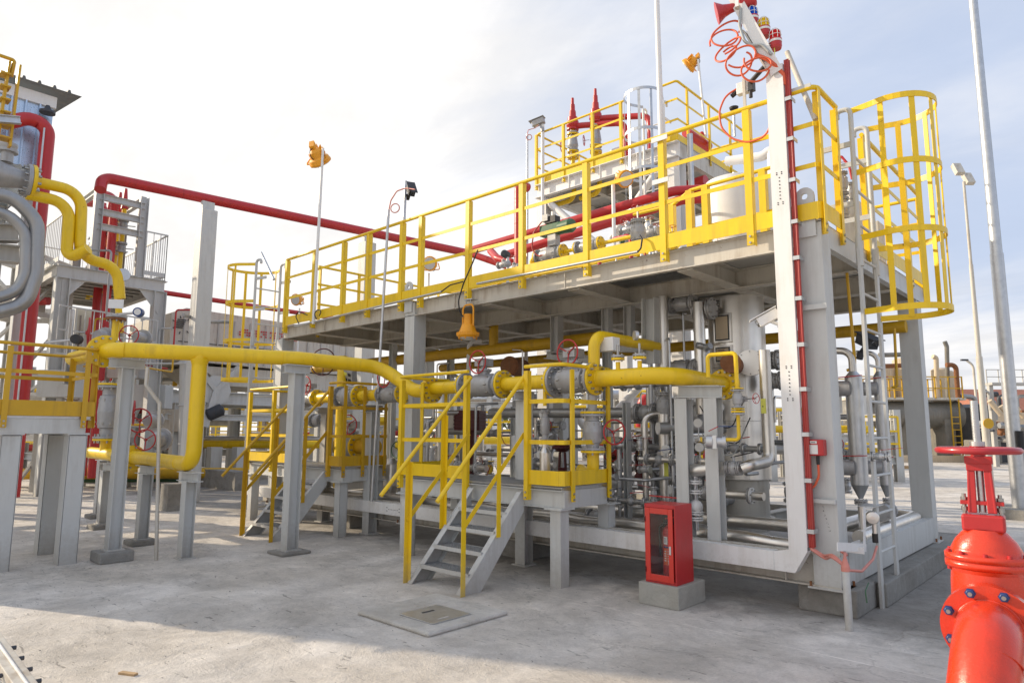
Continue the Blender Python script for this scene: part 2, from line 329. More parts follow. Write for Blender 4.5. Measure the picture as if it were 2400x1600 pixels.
def guard(par,path,h,m,posts,mids=(.36,.70),toe=.13,low=.0,tr=.019,out=None,pw=.05,faces=None,toegap=.012):
    """railing: handrail and mid rails on one mesh, each post and the toe board as pieces of it"""
    b=B(); P=[V(p) for p in path]
    b.tube([p+Z*h for p in P],tr,m,bend=.06,seg=10)
    for k in mids:
        for a,c in zip(P[:-1],P[1:]): b.bar(a+Z*h*k,c+Z*h*k,.006,.04,m,Z)
    g=b.go('guard_rail',par)
    for q,f in posts:
        c=B(); f=V(f); post(c,V(q)-Z*low+f*.02,h+low-.01,m,pw,f); 
        if low: c.cyl(V(q)+f*.02-Z*(low*.3),V(q)+f*.034-Z*(low*.3),.011,BOLT,seg=6); c.cyl(V(q)+f*.02-Z*(low*.8),V(q)+f*.034-Z*(low*.8),.011,BOLT,seg=6)
        c.go('post',g)
    if toe:
        c=B()
        for a,d in zip(P[:-1],P[1:]): c.bar(a+Z*(toe/2+toegap),d+Z*(toe/2+toegap),.005,toe,m,Z)
        c.go('toe_board',g)
    return g
def grating(b,x0,y0,x1,y1,z,m,step=.09,ht=.03):
    x=x0
    while x<x1: b.bx(x,y0,z-ht,x+.005,y1,z,m); x+=step*.4
    y=y0
    while y<y1: b.bx(x0,y,z-.012,x1,y+.006,z-.001,m); y+=step
# ================================================================ world, sun, ground
SUN_AZ,SUN_EL=R(204.5),R(24)
w=bpy.data.worlds.new('World'); sc.world=w; w.use_nodes=True; t=w.node_tree; L=t.links.new
bg=t.nodes['Background']; bg.inputs[1].default_value=.122
sky=nd(t,'ShaderNodeTexSky'); sky.sky_type='NISHITA'; sky.sun_disc=False; sky.sun_elevation=SUN_EL; sky.sun_rotation=PI/2-SUN_AZ
sky.air_density=1.2; sky.dust_density=2.2; sky.ozone_density=1.5
tc=nd(t,'ShaderNodeTexCoord'); sx=nd(t,'ShaderNodeSeparateXYZ'); L(tc.outputs['Generated'],sx.inputs[0])
# clouds on a flat layer: direction divided by its height
mxz=nd(t,'ShaderNodeMath',operation='MAXIMUM'); L(sx.outputs[2],mxz.inputs[0]); mxz.inputs[1].default_value=.0
adz=nd(t,'ShaderNodeMath',operation='ADD'); L(mxz.outputs[0],adz.inputs[0]); adz.inputs[1].default_value=.22
dv=nd(t,'ShaderNodeVectorMath',operation='DIVIDE'); L(tc.outputs['Generated'],dv.inputs[0]); L(adz.outputs[0],dv.inputs[1])
mp=nd(t,'ShaderNodeMapping'); mp.inputs['Rotation'].default_value=(0,0,R(25)); mp.inputs['Scale'].default_value=(.55,1.05,1); mp.inputs['Location'].default_value=(3.1,1.7,0); L(dv.outputs[0],mp.inputs[0])
n1=nd(t,'ShaderNodeTexNoise',Scale=.9,Detail=10.,Roughness=.55,Distortion=.5); L(mp.outputs[0],n1.inputs['Vector'])
n2=nd(t,'ShaderNodeTexNoise',Scale=3.1,Detail=8.,Roughness=.6,Distortion=.3); L(mp.outputs[0],n2.inputs['Vector'])
dt=nd(t,'ShaderNodeVectorMath',operation='DOT_PRODUCT'); L(tc.outputs['Generated'],dt.inputs[0]); dt.inputs[1].default_value=(math.cos(SUN_AZ),math.sin(SUN_AZ),.1)
def mr_(src,a,b_,c,d_):
    r=nd(t,'ShaderNodeMapRange'); r.interpolation_type='SMOOTHSTEP'; r.inputs[1].default_value=a; r.inputs[2].default_value=b_; r.inputs[3].default_value=c; r.inputs[4].default_value=d_; L(src,r.inputs[0]); return r.outputs[0]
def ma_(op,a,b_):
    r=nd(t,'ShaderNodeMath',operation=op)
    for i,x in enumerate((a,b_)):
        if isinstance(x,(int,float)): r.inputs[i].default_value=x
        else: L(x,r.inputs[i])
    return r.outputs[0]
near=mr_(dt.outputs['Value'],-.35,.75,-.06,.44)       # thicker veil towards the sun
low=mr_(sx.outputs[2],.02,.24,.30,0)
cl=ma_('ADD',ma_('ADD',ma_('ADD',ma_('MULTIPLY',n1.outputs[0],.85),ma_('MULTIPLY',n2.outputs[0],.16)),near),low)
cf=ma_('MULTIPLY',mr_(cl,.44,.84,.16,1.),mr_(sx.outputs[2],.55,.85,1.,.5))
shade=ma_('ADD',mr_(n2.outputs[0],.36,.62,7.6,8.8),mr_(dt.outputs['Value'],-.2,.7,0,.6))
cc=nd(t,'ShaderNodeCombineColor'); L(shade,cc.inputs[0]); L(ma_('MULTIPLY',shade,.98),cc.inputs[1]); L(ma_('MULTIPLY',shade,.96),cc.inputs[2])
# blue between the clouds: physical sky, lifted by haze
hz=nd(t,'ShaderNodeMix',data_type='RGBA'); hz.inputs[0].default_value=.85; L(sky.outputs[0],hz.inputs[6]); hz.inputs[7].default_value=(4.5,5.5,7.6,1)
mx=nd(t,'ShaderNodeMix',data_type='RGBA'); L(cf,mx.inputs[0]); L(hz.outputs[2],mx.inputs[6]); L(cc.outputs[0],mx.inputs[7]); L(mx.outputs[2],bg.inputs[0])
ld=bpy.data.lights.new('sun','SUN'); ld.energy=5; ld.angle=R(.6); ld.color=(1,.85,.65)
lo=bpy.data.objects.new('sun',ld); COL.objects.link(lo); lo.location=(-20,-10,15)
lo.rotation_euler=V((math.cos(SUN_AZ)*math.cos(SUN_EL),math.sin(SUN_AZ)*math.cos(SUN_EL),math.sin(SUN_EL))).to_track_quat('Z','Y').to_euler()
sc.view_settings.view_transform='Standard'; sc.view_settings.look='None'; sc.view_settings.exposure=0; sc.view_settings.gamma=1
sc.cycles.max_bounces=6; sc.cycles.diffuse_bounces=3
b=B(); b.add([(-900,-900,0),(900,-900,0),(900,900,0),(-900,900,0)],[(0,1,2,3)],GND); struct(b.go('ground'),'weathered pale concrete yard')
# ================================================================ main raised platform
DK=3.05; XL=-8.6; YB=3.55; HR=1.12
P=thing('raised_platform','long grey steel platform with yellow guard rails above the pipe skid','platform',(-4.4,1.7,0))
def column(x0,y0,h,z0=.2,lug=True,w=.2,nm='column'):
    b=B(); x1=x0+w; y1=y0+w
    b.bx(x0,y0,z0,x1,y0+.014,h,GRY); b.bx(x0,y1-.014,z0,x1,y1,h,GRY); b.bx(x0+w/2-.006,y0+.014,z0,x0+w/2+.006,y1-.014,h,GRY)
    b.bx(x1-.012,y0+.016,z0,x1-.001,y1-.016,h-.01,GRY)
    b.bx(x0-.04,y0-.03,z0-.015,x1+.04,y1+.03,z0,GRY)
    for dx in (-.02,w+.02):
        for dy in (-.015,w+.015): b.cyl((x0+dx,y0+dy,z0),(x0+dx,y0+dy,z0+.035),.011,BRZ,seg=6)
    o=b.go(nm,P,.002)
    if lug:
        c=B(); cx=x0+w*.45; n=14; r=.075; hh=h+.20
        out=[(cx-r,y0-.024,h-.14),(cx+r,y0-.024,h-.14)]+[(cx+r*math.cos(PI*k/n),y0-.024,hh+r*math.sin(PI*k/n)) for k in range(n+1)]
        ins=[(cx+.026*math.cos(2*PI*k/16),y0-.024,hh+.026*math.sin(2*PI*k/16)) for k in range(16)]
        ol=[]
        for k in range(16):
            dx,dz=math.cos(2*PI*k/16),math.sin(2*PI*k/16); tt=r if dz>=-.001 else r/max(abs(dx),abs(dz)); ol.append((cx+dx*tt,y0-.024,hh+dz*tt))
        c.bx(cx-r,y0-.024,h-.14,cx+r,y0-.002,hh-r,GRY)
        ex=[(p[0],p[1]+.022,p[2]) for p in ol]; ix=[(p[0],p[1]+.022,p[2]) for p in ins]
        vs=ol+ins+ex+ix; fs=[]
        for k in range(16):
            j=(k+1)%16; fs+=[(k,j,16+j,16+k),(32+j,32+k,48+k,48+j),(j,k,32+k,32+j),(16+k,16+j,48+j,48+k)]
        c.add(vs,fs,GRY); c.go('lifting_lug',o)
for x0,y0,h,lg in ((-.2,0,DK+.02,1),(-5.32,0,DK+.0,1),(-8.75,0,2.86,0),(-.2,3.1,2.86,0),(-5.32,3.1,2.86,0),(-8.75,3.1,2.86,0)): column(x0,y0,h,lug=lg)
sub(P,lambda b:(b.ch((XL,.03,2.955),(-.2,.03,2.955),.06,.19,BEI,.009,Z,-1),[b.bx(x,-.002,2.868,x+.008,.024,3.04,BEI) for x in (-7.3,-4.35,-2.62)]),'front_beam')
sub(P,lambda b:b.ib((XL,YB-.05,2.955),(-.0,YB-.05,2.955),.12,.19,BEI,.01),'rear_beam')
sub(P,lambda b:b.ch((-.03,.2,2.955),(-.03,YB-.0,2.955),.06,.19,GRY,.009,Z,1),'end_beam')
sub(P,lambda b:b.ch((XL+.03,.06,2.955),(XL+.03,YB-.1,2.955),.06,.19,BEI,.009,Z,-1),'end_beam')
for yy in (1.15,2.3): sub(P,lambda b:b.ib((XL+.07,yy,2.94),(-.07,yy,2.94),.12,.2,BEI,.012),'floor_beam')
for i,xx in enumerate((-1.25,-2.55,-3.85,-5.2,-6.5,-7.6)): sub(P,lambda b:b.ib((xx,.07,2.945),(xx,YB-.12,2.945),.15,.19,BEI,.012),'cross_beam')
sub(P,lambda b:(b.bx(XL,.0,3.045,-.0,YB,3.052,SHD),grating(b,-2.5,.2,-1.3,1.05,3.044,GALV),[b.bx(x,y,3.03,x+.06,y+.04,3.044,DKG) for x in (-3.,-1.9,-6.) for y in (.6,1.7)]),'deck_plate')
# stub columns hanging under the deck, with the bracket for the pipe run
sub(P,lambda b:(b.ib(at(1527,700,'y',.9),at(1527,852,'y',.9),.16,.16,GRY,.012,X),),'hanger_post')
sub(P,lambda b:(b.ib(at(1305,760,'y',1.2)+Z*.2,at(1305,830,'y',1.2),.12,.12,SHD,.01,X),b.ib(at(1282,832,'y',1.2),at(1400,845,'y',1.2),.12,.1,SHD,.01,Z)),'hanger_post')
sub(P,lambda b:(b.ib(at(1423,720,'y',1.2)+Z*.1,at(1423,800,'y',1.2),.1,.1,SHD,.01,X),b.ib(at(1475,715,'y',1.2)+Z*.1,at(1475,810,'y',1.2),.1,.1,SHD,.01,X),b.ib(at(1400,815,'y',1.2),at(1500,815,'y',1.2),.12,.1,SHD,.01,Z)),'hanger_post')
fp=[(-8.45,-Y),(-7.6,-Y),(-6.78,-Y),(-6.15,-Y),(-5.38,-Y),(-4.98,-Y),(-4.08,-Y),(-3.2,-Y),(-2.3,-Y),(-1.4,-Y),(-.56,-Y)]
posts=[(V((x,-.03,DK)),f) for x,f in fp]+[(V((.02,.0,DK)),X),(V((.02,.44,DK)),X)]
guard(P,[(-8.45,-.04,DK),(.0,-.04,DK),(.03,0,DK),(.03,.46,DK)],HR,YEL,posts,(.41,.72),.14,.11,.021,pw=.062)
guard(P,[(.03,1.2,DK),(.03,3.58,DK),(-8.45,3.58,DK),(-8.45,.55,DK)],HR,YEL,[(V((.02,y,DK)),X) for y in (1.22,2.0,2.8,3.5)]+[(V((x,3.56,DK)),Y) for x in (-.9,-1.9,-2.9,-3.9,-5,-6,-7,-8)]+[(V((-8.45,y,DK)),-X) for y in (3.3,2.3,1.4,.6)],(.41,.72),.14,.11,.021,pw=.06)
# inner railing round the tank on the deck
T2=thing('inner_guard_rail','lower yellow railing around the white drum on the deck','railing',(-1.7,.9,DK))
pa=[at(1484,460,'y',1.3),at(1575,430,'y',1.3),at(1618,453,'y',1.0),at(1820,405,'y',.95)]; pa=[V((p.x,p.y,DK)) for p in pa]
guard(T2,pa,.93,YEL,[(q+V((0,-.03,0)),-Y) for q in (pa[1],pa[2],pa[2]+(pa[3]-pa[2])*.2,pa[2]+(pa[3]-pa[2])*.86)],(.52,),.0,0,.02,pw=.07)
# ---------------------------------------------------------------- skid and kerbs
S=thing('pipe_skid','low beige steel base frame carrying the pipework under the platform','skid',(-4.4,1.6,.2))
sub(S,lambda b:(b.ch((-9.05,.03,.325),(-.0,.03,.325),.08,.25,BEI,.012,Z,-1),[b.bx(x,-.005,.213,x+.01,.03,.438,BEI) for x in (-7.2,-5.7,-4.2,-2.7,-1.35,-.42)]),'front_beam')
sub(S,lambda b:b.ch((-9.05,3.27,.325),(0,3.27,.325),.08,.25,BEI,.012,Z,1),'rear_beam')
sub(S,lambda b:b.ch((-.04,.09,.325),(-.04,3.2,.325),.08,.25,GRY,.012,Z,1),'end_beam')
sub(S,lambda b:b.ch((-9.0,.09,.325),(-9.0,3.2,.325),.08,.25,BEI,.012,Z,-1),'end_beam')
for xx in (-7.6,-6.1,-4.6,-3.1,-1.6): sub(S,lambda b:b.ib((xx,.09,.32),(xx,3.2,.32),.12,.2,BEI,.01),'cross_beam')
b=B(); b.bx(-.34,.03,0,.09,.55,.2,CON2); b.bx(-.24,.55,0,.16,4.1,.185,CON2); one(b,'kerb_beam','rough concrete kerb under the near end of the skid','kerb',None,.012)
for i,(x,lab) in enumerate(((-3.55,'squat concrete pier in the dark under the skid behind the near stair'),(-6.9,'concrete pier in the dark under the skid behind the far stair'))):
    b=B(); b.bx(x,.05,0,x+.4,.55,.2,CON2); one(b,'support_pier',lab,'pier','piers under the skid',.01)
# ---------------------------------------------------------------- caged ladders
def ladder(name,label,s0,s1,out,ztop,zb,hoops,rad_,my,mg,group,topfl=True):
    """s0,s1 feet of the stringers; out = direction the cage bulges"""
    s0,s1,out=V(s0),V(s1),V(out).normalized(); t=thing(name,label,'ladder',((s0+s1)/2).to_tuple()[:2]+(0,),group)
    for p in (s0,s1):
        def f(b):
            b.bar(p+Z*zb,p+Z*2.9,.07,.022,mg,out); b.cyl(p+Z*2.85,p+Z*ztop,.021,mg,seg=10)
            b.tube([p+Z*ztop,p+Z*(ztop+.1),p+Z*(ztop+.1)-out*.11,p+Z*(ztop+.03)-out*.11],.021,mg,.05,10); b.cyl(p+Z*2.75,p+Z*3.0,.03,mg,seg=10)
            b.bar(p+Z*(ztop-.22),p+Z*(ztop-.22)-out*.25,.02,.045,mg,Z); b.bar(p+Z*(ztop-.75),p+Z*(ztop-.75)-out*.25,.02,.045,mg,Z)
        sub(t,f,'stringer')
    z=zb+.12
    while z<ztop-.1:
        sub(t,lambda b:b.cyl(s0+Z*z,s1+Z*z,.012,mg,seg=8),'rung'); z+=.3
    c=(s0+s1)/2; sd=(s1-s0).normalized(); hw=(s1-s0).length/2
    def hp(z,n=22):
        P_=[s0+Z*z]; cc=c+out*(rad_*.98)
        P_.append(cc-sd*rad_*.92-out*rad_*.45+Z*z)
        for k in range(n+1):
            a=-PI*.62+PI*1.24*k/n; P_.append(cc+out*(rad_*math.cos(a))+sd*(rad_*math.sin(a))+Z*z)
        P_.append(s1+Z*z); P_.pop(1); return P_
    for z in hoops:
        def f(b):
            q=hp(z)
            for a,d in zip(q[:-1],q[1:]): b.bar(a,d+(d-a).normalized()*.004,.006,.05,my,Z)
        sub(t,f,'hoop')
    for a in (-1.75,-.95,-.32,.32,.95,1.75):
        cc=c+out*rad_*.98; p=cc+out*((rad_-.008)*math.cos(a))+sd*((rad_-.008)*math.sin(a)); rd=(out*math.cos(a)+sd*math.sin(a))
        sub(t,lambda b:b.bar(p+Z*hoops[-1],p+Z*hoops[0],.045,.006,my,rd),'cage_strap')
    return t
LR=ladder('caged_ladder','tall grey ladder with yellow safety cage at the near end of the platform',(.13,.52,0),(.13,1.0,0),X,4.05,0,(4.12,3.56,2.99,2.36),.30,YEL,GRY,'caged ladders at the ends of the platform')
LL=ladder('caged_ladder','distant caged ladder at the far end of the platform',(-8.95,-.32,0),(-8.95,.12,0),-X+Y*-.25,4.1,0,(4.13,3.5,2.85,2.2),.38,YEL,GRY,'caged ladders at the ends of the platform')
# self closing bar on the far ladder and the long pipe leaning by the near one
b=B(); b.cyl(at(612,592,'y',0),at(642,655,'y',0),.022,GALV); one(b,'swing_bar','grey bar tilted up above the far caged ladder','bar')
b=B(); b.cyl(at(1845,123,'y',.35),at(1912,282,'x',.0),.022,BEI); one(b,'leaning_pipe','beige pipe slanting up past the corner of the guard rail','pipe')
# ================================================================ access platforms and stairs
def stair(t,x0,x1,y0,y1,z1,n,my,mg,railtop=1.12,over=.3):
    dy,dz=y1-y0,z1; sl=dz/dy
    for x in (x0,x1):
        def f(b):
            a=V((x,y0,.0)); c=V((x,y1,z1)); ax=(c-a).normalized(); hh=.17
            pts=[(x-.03,y0,0),(x-.03,y0+.24,0),(x-.03,y1+.02,z1-.16),(x-.03,y1+.02,z1+.02),(x-.03,y1-.02,z1+.02)]
            b.poly([(x-.004,p[1],p[2]) for p in pts],(.008,0,0),mg)
            up=V((0,-ax.z,ax.y)); s_=1 if x==x0 else -1
            b.bar(a+V((s_*.028,.0,.0)),c+V((s_*.028,-.01,.01)),.06,.008,mg,Z); b.bar(a+V((s_*.028,.23,.005)),c+V((s_*.028,.0,-.16)),.06,.008,mg,Z)
        sub(t,f,'stringer',.0)
    for i in range(n):
        k=(i+1)/(n+1); yy=y0+dy*k+.06; zz=z1*k
        def f(b):
            b.bx(x0+.03,yy-.1,zz-.035,x1-.03,yy-.094,zz,mg); b.bx(x0+.03,yy+.112,zz-.035,x1-.03,yy+.118,zz,mg)
            q=x0+.035
            while q<x1-.03: b.bx(q,yy-.094,zz-.03,q+.004,yy+.112,zz-.002,GALV); q+=.03
            for q in range(7): b.bx(x0+.03,yy-.085+q*.03,zz-.008,x1-.03,yy-.081+q*.03,zz-.001,GALV)
        sub(t,f,'tread')
    for x,sg in ((x0,-1),(x1,1)):
        xx=x+sg*.03
        A=V((xx,y0-over,railtop-.26)); C=V((xx,y1+.02,z1+railtop)); A=V((xx,y0-over,z1+railtop-(y1+.02-y0+over)*sl*1.0))
        def f(b): b.cyl(A,C,.019,my,seg=12); m0=V((xx-sg*.007,y0+.0,.0+.55)); m1=V((xx-sg*.007,y1,z1+.55)); b.bar(m0,m1,.006,.042,my,Z)
        g=sub(t,f,'handrail')
        for yy in (y0+.0,y0+dy*.55):
            zf=(yy-y0)*sl; zt=C.z-(C.y-yy)*sl
            c=B(); c.bar((xx,yy,max(0,zf-.0)),(xx,yy,zt-.01),.006,.05,my,Y); c.bar((xx-sg*.022,yy+.022,max(0,zf)),(xx-sg*.022,yy+.022,zt-.02),.044,.006,my,Y); c.go('post',g)
def deck(t,x0,y0,x1,y1,z,legs,mg=GRY,dep=.16,lw=.12):
    sub(t,lambda b:(b.ch((x0,y0+.025,z-dep/2),(x1,y0+.025,z-dep/2),.05,dep,mg,.007,Z,-1),b.ch((x0,y1-.025,z-dep/2),(x1,y1-.025,z-dep/2),.05,dep,mg,.007,Z,1),
        b.ch((x0+.025,y0+.05,z-dep/2),(x0+.025,y1-.05,z-dep/2),.05,dep,mg,.007,Z,-1),b.ch((x1-.025,y0+.05,z-dep/2),(x1-.025,y1-.05,z-dep/2),.05,dep,mg,.007,Z,1)),'deck_frame',.001)
    sub(t,lambda b:(grating(b,x0+.01,y0+.01,x1-.01,y1-.01,z+.028,GALV,.05,.026),b.bx(x0+.01,y0+.01,z-.01,x1-.01,y1-.01,z-.003,SHD)),'grating')
    for (x,y,zb) in legs:
        sub(t,lambda b:(b.ib((x,y,zb),(x,y,z-dep-.012),lw,lw,mg,.008,Y),b.bx(x-.1,y-.1,z-dep-.012,x+.1,y+.1,z-dep,mg),b.bx(x-lw/2,y-lw/2+.004,zb,x-lw/2+.006,y+lw/2-.004,z-dep-.02,mg),b.bx(x+lw/2-.006,y-lw/2+.004,zb,x+lw/2,y+lw/2-.004,z-dep-.02,mg)),'leg')
# near platform
A1=thing('access_platform','near grey access platform with a four tread stair and yellow railings','access platform',(-3.2,-.5,0),'access platforms along the skid')
zz=.84
deck(A1,-4.42,-.74,-2.08,.0,zz,[(-4.33,-.66,0),(-2.17,-.66,0),(-2.16,.06,.45),(-4.3,.06,.45)])
stair(A1,-3.24,-2.54,-1.52,-.75,zz-.05,4,YEL,GRY)
guard(A1,[(-4.42,.0,zz+.03),(-4.42,-.76,zz+.03),(-3.28,-.76,zz+.03)],1.1,YEL,[(V((-4.42,-.03,zz)),-X),(V((-4.42,-.4,zz)),-X),(V((-4.36,-.76,zz)),-Y),(V((-3.3,-.76,zz)),-Y)],(.36,.7),.13,.1,.018)
guard(A1,[(-2.5,-.76,zz+.03),(-2.1,-.76,zz+.03),(-2.06,-.72,zz+.03),(-2.06,.0,zz+.03)],1.1,YEL,[(V((-2.47,-.76,zz)),-Y),(V((-2.06,-.62,zz)),X),(V((-2.06,-.05,zz)),X)],(.36,.7),.13,.1,.018)
# far platform
A2=thing('access_platform','middle access platform with a stair just beyond the grey pipe post','access platform',(-7.2,-.3,0),'access platforms along the skid')
zz=.86
deck(A2,-8.5,-.52,-5.92,.2,zz,[(-8.4,-.44,0),(-6.0,-.44,0),(-6.0,.12,.45),(-8.4,.12,.45)])
stair(A2,-6.96,-6.24,-1.28,-.53,zz-.05,4,YEL2,GRY)
guard(A2,[(-8.5,.18,zz+.03),(-8.5,-.54,zz+.03),(-7.0,-.54,zz+.03)],1.1,YEL,[(V((-8.5,-.1,zz)),-X),(V((-8.45,-.54,zz)),-Y),(V((-7.7,-.54,zz)),-Y),(V((-7.02,-.54,zz)),-Y)],(.36,.7),.13,.1,.018)
guard(A2,[(-6.2,-.54,zz+.03),(-5.92,-.54,zz+.03),(-5.9,-.5,zz+.03),(-5.9,.2,zz+.03)],1.1,YEL2,[(V((-6.18,-.54,zz)),-Y),(V((-5.9,-.5,zz)),X),(V((-5.9,-.2,zz)),X),(V((-5.9,.15,zz)),X)],(.36,.7),.13,.1,.018)
# platform at the left edge
A3=thing('access_platform','tall access platform with ochre rails at the left edge of the yard','access platform',(-6.9,-3.8,0),'access platforms along the skid')
zz=1.47
deck(A3,-7.4,-4.9,-6.4,-3.28,zz,[(-6.5,-3.95,0),(-6.5,-3.38,0),(-7.3,-3.38,0),(-7.3,-4.8,0),(-6.5,-4.8,0)],dep=.15,lw=.17)
guard(A3,[(-6.38,-4.9,zz+.02),(-6.38,-3.26,zz+.02),(-7.42,-3.26,zz+.02),(-7.42,-4.9,zz+.02)],.72,YEL2,[(V((-6.38,-4.04,zz)),X),(V((-6.38,-3.36,zz)),X),(V((-6.45,-3.26,zz)),Y),(V((-7.3,-3.26,zz)),Y)],(.62,),.15,.09,.018)
# ================================================================ pipe run along the front of the platform
def pipe(name,label,pts,r,m,group=None,bend=None,rings=(),cat='pipe',seg=18):
    b=B(); b.tube(pts,r,m,bend,seg)
    if r>.05 and m in (YEL,YEL2,RED,PIPG) and not rings:
        for a_,c_ in zip(pts[:-1],pts[1:]):
            a_,c_=V(a_),V(c_); l_=(c_-a_).length
            if l_>.9:
                for q_ in range(1,int(l_/1.9)+2): b.ring(a_+(c_-a_)*(q_/(int(l_/1.9)+2)),c_-a_,r,r*.045,m,seg=20,rs=5)
    for i,k in rings:
        p=V(pts[i])+(V(pts[i+1])-V(pts[i]))*k; b.ring(p,V(pts[i+1])-V(pts[i]),r*1.0,r*.055,m,seg=24,rs=6)
    return one(b,name,label,cat,group)
YP=-.25; ZP=1.865; PR=.074; FR=.152
fx=lambda px: at(px,890,'y',YP).x
m0=at(247,823,'x',-6.45); m1=V((-6.16,m0.y+.02,m0.z)); m2=at(700,840,'x',-5.42); m3=at(893,860,'x',-5.28)
e0=V((fx(1012),YP,ZP-.02)); em=V((fx(975)-.02,YP,ZP-.02))
MP=thing('yellow_pipe','long yellow gas pipe crossing the yard from the big bolted flange to the near platform','pipe',(-5.6,-1.5,1.8),'yellow gas pipe runs')
tee=m1+(m2-m1)*.40
def f(b):
    b.tube([m0+V((-1.2,0,0)),m0,m1,m2,m3,em,e0],.083,YEL,.3,20)
    for k in (.04,.9): b.ring(m1+(m2-m1)*k+V((0,0,0)),m2-m1,.083,.005,YEL,24,6)
sub(MP,f,'pipe_wall')
q0=at(462,822,'y',tee.y+.06); tee=m1+(m2-m1)*((q0.y-m1.y)/(m2.y-m1.y))
bz=at(450,1088,'x',-5.86).z
def f(b):
    b.tube([tee,V((tee.x,tee.y,bz)),V((tee.x-1.1,tee.y,bz+.02)),V((tee.x-3.6,tee.y,bz+.04))],.08,YEL,.17,20); b.lathe(tee-Z*.13,Z,[(0,.0801),(.05,.095),(.07,.1)],YEL)
    b.ring((tee.x-.35,tee.y,bz+.003),X,.08,.004,YEL,24,6)
sub(MP,f,'branch_pipe')
flange(MP,m0+V((-.02,0,0)),X,.175,.028,YEL,YEL,12)
flange(MP,e0,X,FR,.03,YEL,YEL,12)
# supports
def support(label,x,y,top,cap=None,pl=True,w=.13,capl=.32,cd_=Y,plz=.07,m=GRY):
    t=thing('pipe_support',label,'pipe support',(x,y,0),'grey pipe supports'); z0=plz if pl else 0
    sub(t,lambda b:(b.ib((x,y,z0+.014),(x,y,top-.1),w,w,m,.008,Y),b.bx(x-w*.7,y-w*.7,z0,x+w*.7,y+w*.7,z0+.014,m)),'post')
    c=V((x,y,top-.05)); sub(t,lambda b:b.ib(c-V(cd_)*capl/2,c+V(cd_)*capl/2,.12,.1,m,.008,Z),'cap_beam')
    if pl: sub(t,lambda b:b.bx(x-w*1.25,y-w*1.25,0,x+w*1.25,y+w*1.25,plz,CON2),'concrete_pad',.012)
    return t
support('grey post on a concrete block under the left end of the long yellow pipe',-6.3,m0.y+.18,m0.z-.083,plz=.11,capl=.36)
support('tall grey post with a thin concrete pad in front of the middle stair',-5.37,-1.5,m2.z-.083,plz=.035,w=.14)
support('short grey post under the lower elbow of the yellow branch pipe',tee.x-.06,tee.y,bz-.08,pl=False,w=.12,cd_=X,capl=.42)
support('short grey post on a pad under the low yellow pipe behind the thin post',tee.x-1.35,tee.y,bz-.06,plz=.06,w=.12,cd_=X,capl=.42)
support('short grey support farther back beside the upright gate valve',tee.x-3.15,tee.y+.1,bz-.1,plz=.06,w=.12,cd_=X)
support('rearmost short grey support with a shallow concrete pad',-10.3,-2.0,.98,plz=.06,w=.12,cd_=X)
t=thing('conduit_post','thin weathered square post with a cranked top carrying a cable','post',(-5.98,-2.78,0))
sub(t,lambda b:b.tube([at(366,1314,'x',-6.),at(374,945,'x',-6.),at(342,902,'x',-6.),at(346,860,'x',-6.)],.02,BEI,.02,4),'tube')
# valve below: on the low run
Lx=lambda px: at(px,1065,'y',tee.y).x
valve('flanged_valve','valve with a yellow bolted end flange on the low yellow pipe',(Lx(300),tee.y,bz+.02),X,.30,.08,.155,fm=YEL,wh=(V((.3,-.95,0)),.1,.12),group='flanged valves on yellow pipes')
RX=Lx(246)
b=B(); rz=bz
RP=thing('yellow_pipe','upright yellow pipe rising from the low run to the small red flanges at left','pipe',(RX,tee.y,rz),'yellow gas pipe runs')
tz=at(250,760,'y',tee.y).z
sub(RP,lambda b:(b.cyl((RX,tee.y,rz),(RX,tee.y,rz+.22),.07,YEL)),'pipe_wall')
sub(RP,lambda b:(b.cyl((RX,tee.y,at(0,905,'y',tee.y).z-.0),(RX,tee.y,m0.z+.02),.085,YEL),b.cyl((RX-.0,tee.y,m0.z),(RX,tee.y,m0.z+.7),.045,YEL)),'riser_pipe')
vz=(rz+.25+at(250,905,'y',tee.y).z)/2
valve('gate_valve','upright grey gate valve with a red handwheel between yellow flanges at left',(RX,tee.y,vz),Z,at(250,910,'y',tee.y).z-rz-.22,.095,.165,fm=YEL,wh=(V((.35,.94,0)),.3,.17),up=V((.35,.94,0)).cross(Z)*-1,group='flanged valves on yellow pipes')
flange(RP,V((RX,tee.y,m0.z+.72)),Z,.13,.03,BRZ,CAST,8)
# front valves
def xv(px0,px1): a,c=fx(px0),fx(px1); return (a+c)/2,c-a
cx,Lv=xv(1092,1178); V1=valve('ball_valve','grey ball valve with red wheel on the yellow run, left of the stair top',(cx,YP,ZP),X,Lv,.092,FR,wh=(-Y,.1,.125),group='flanged valves on yellow pipes',nb=12)
cx2,Lv2=xv(1300,1392); V2=valve('ball_valve','grey red wheeled ball valve above the near platform corner',(cx2,YP,ZP),X,Lv2,.096,.158,wh=(-Y,.1,.125),group='flanged valves on yellow pipes',nb=12)
def plain(px0,px1,lab):
    return pipe('yellow_pipe',lab,[(fx(px0),YP,ZP),(fx(px1),YP,ZP)],PR,YEL,'yellow gas pipe runs',rings=((0,.5),))
plain(1014,1086,'short yellow spool between the elbow flange and the first ball valve')
plain(1184,1296,'yellow spool between the two red wheeled ball valves')
ex=fx(1568); fy=at(1692,900,'x',ex).y; fz=at(1692,900,'x',ex).z
VP=thing('yellow_pipe','yellow pipe bending from the near ball valve into the flange on the tall steel vessel','pipe',(ex,0,1.7),'yellow gas pipe runs')
sub(VP,lambda b:(b.tube([(fx(1398),YP,ZP),(ex,YP,ZP),(ex,fy+.04,fz)],.079,YEL,.3,20),b.ring((fx(1404),YP,ZP),X,.079,.005,YEL,24,6)),'pipe_wall')
flange(VP,V((ex,fy+.05,fz)),Y,.15,.032,YEL,YEL,12)
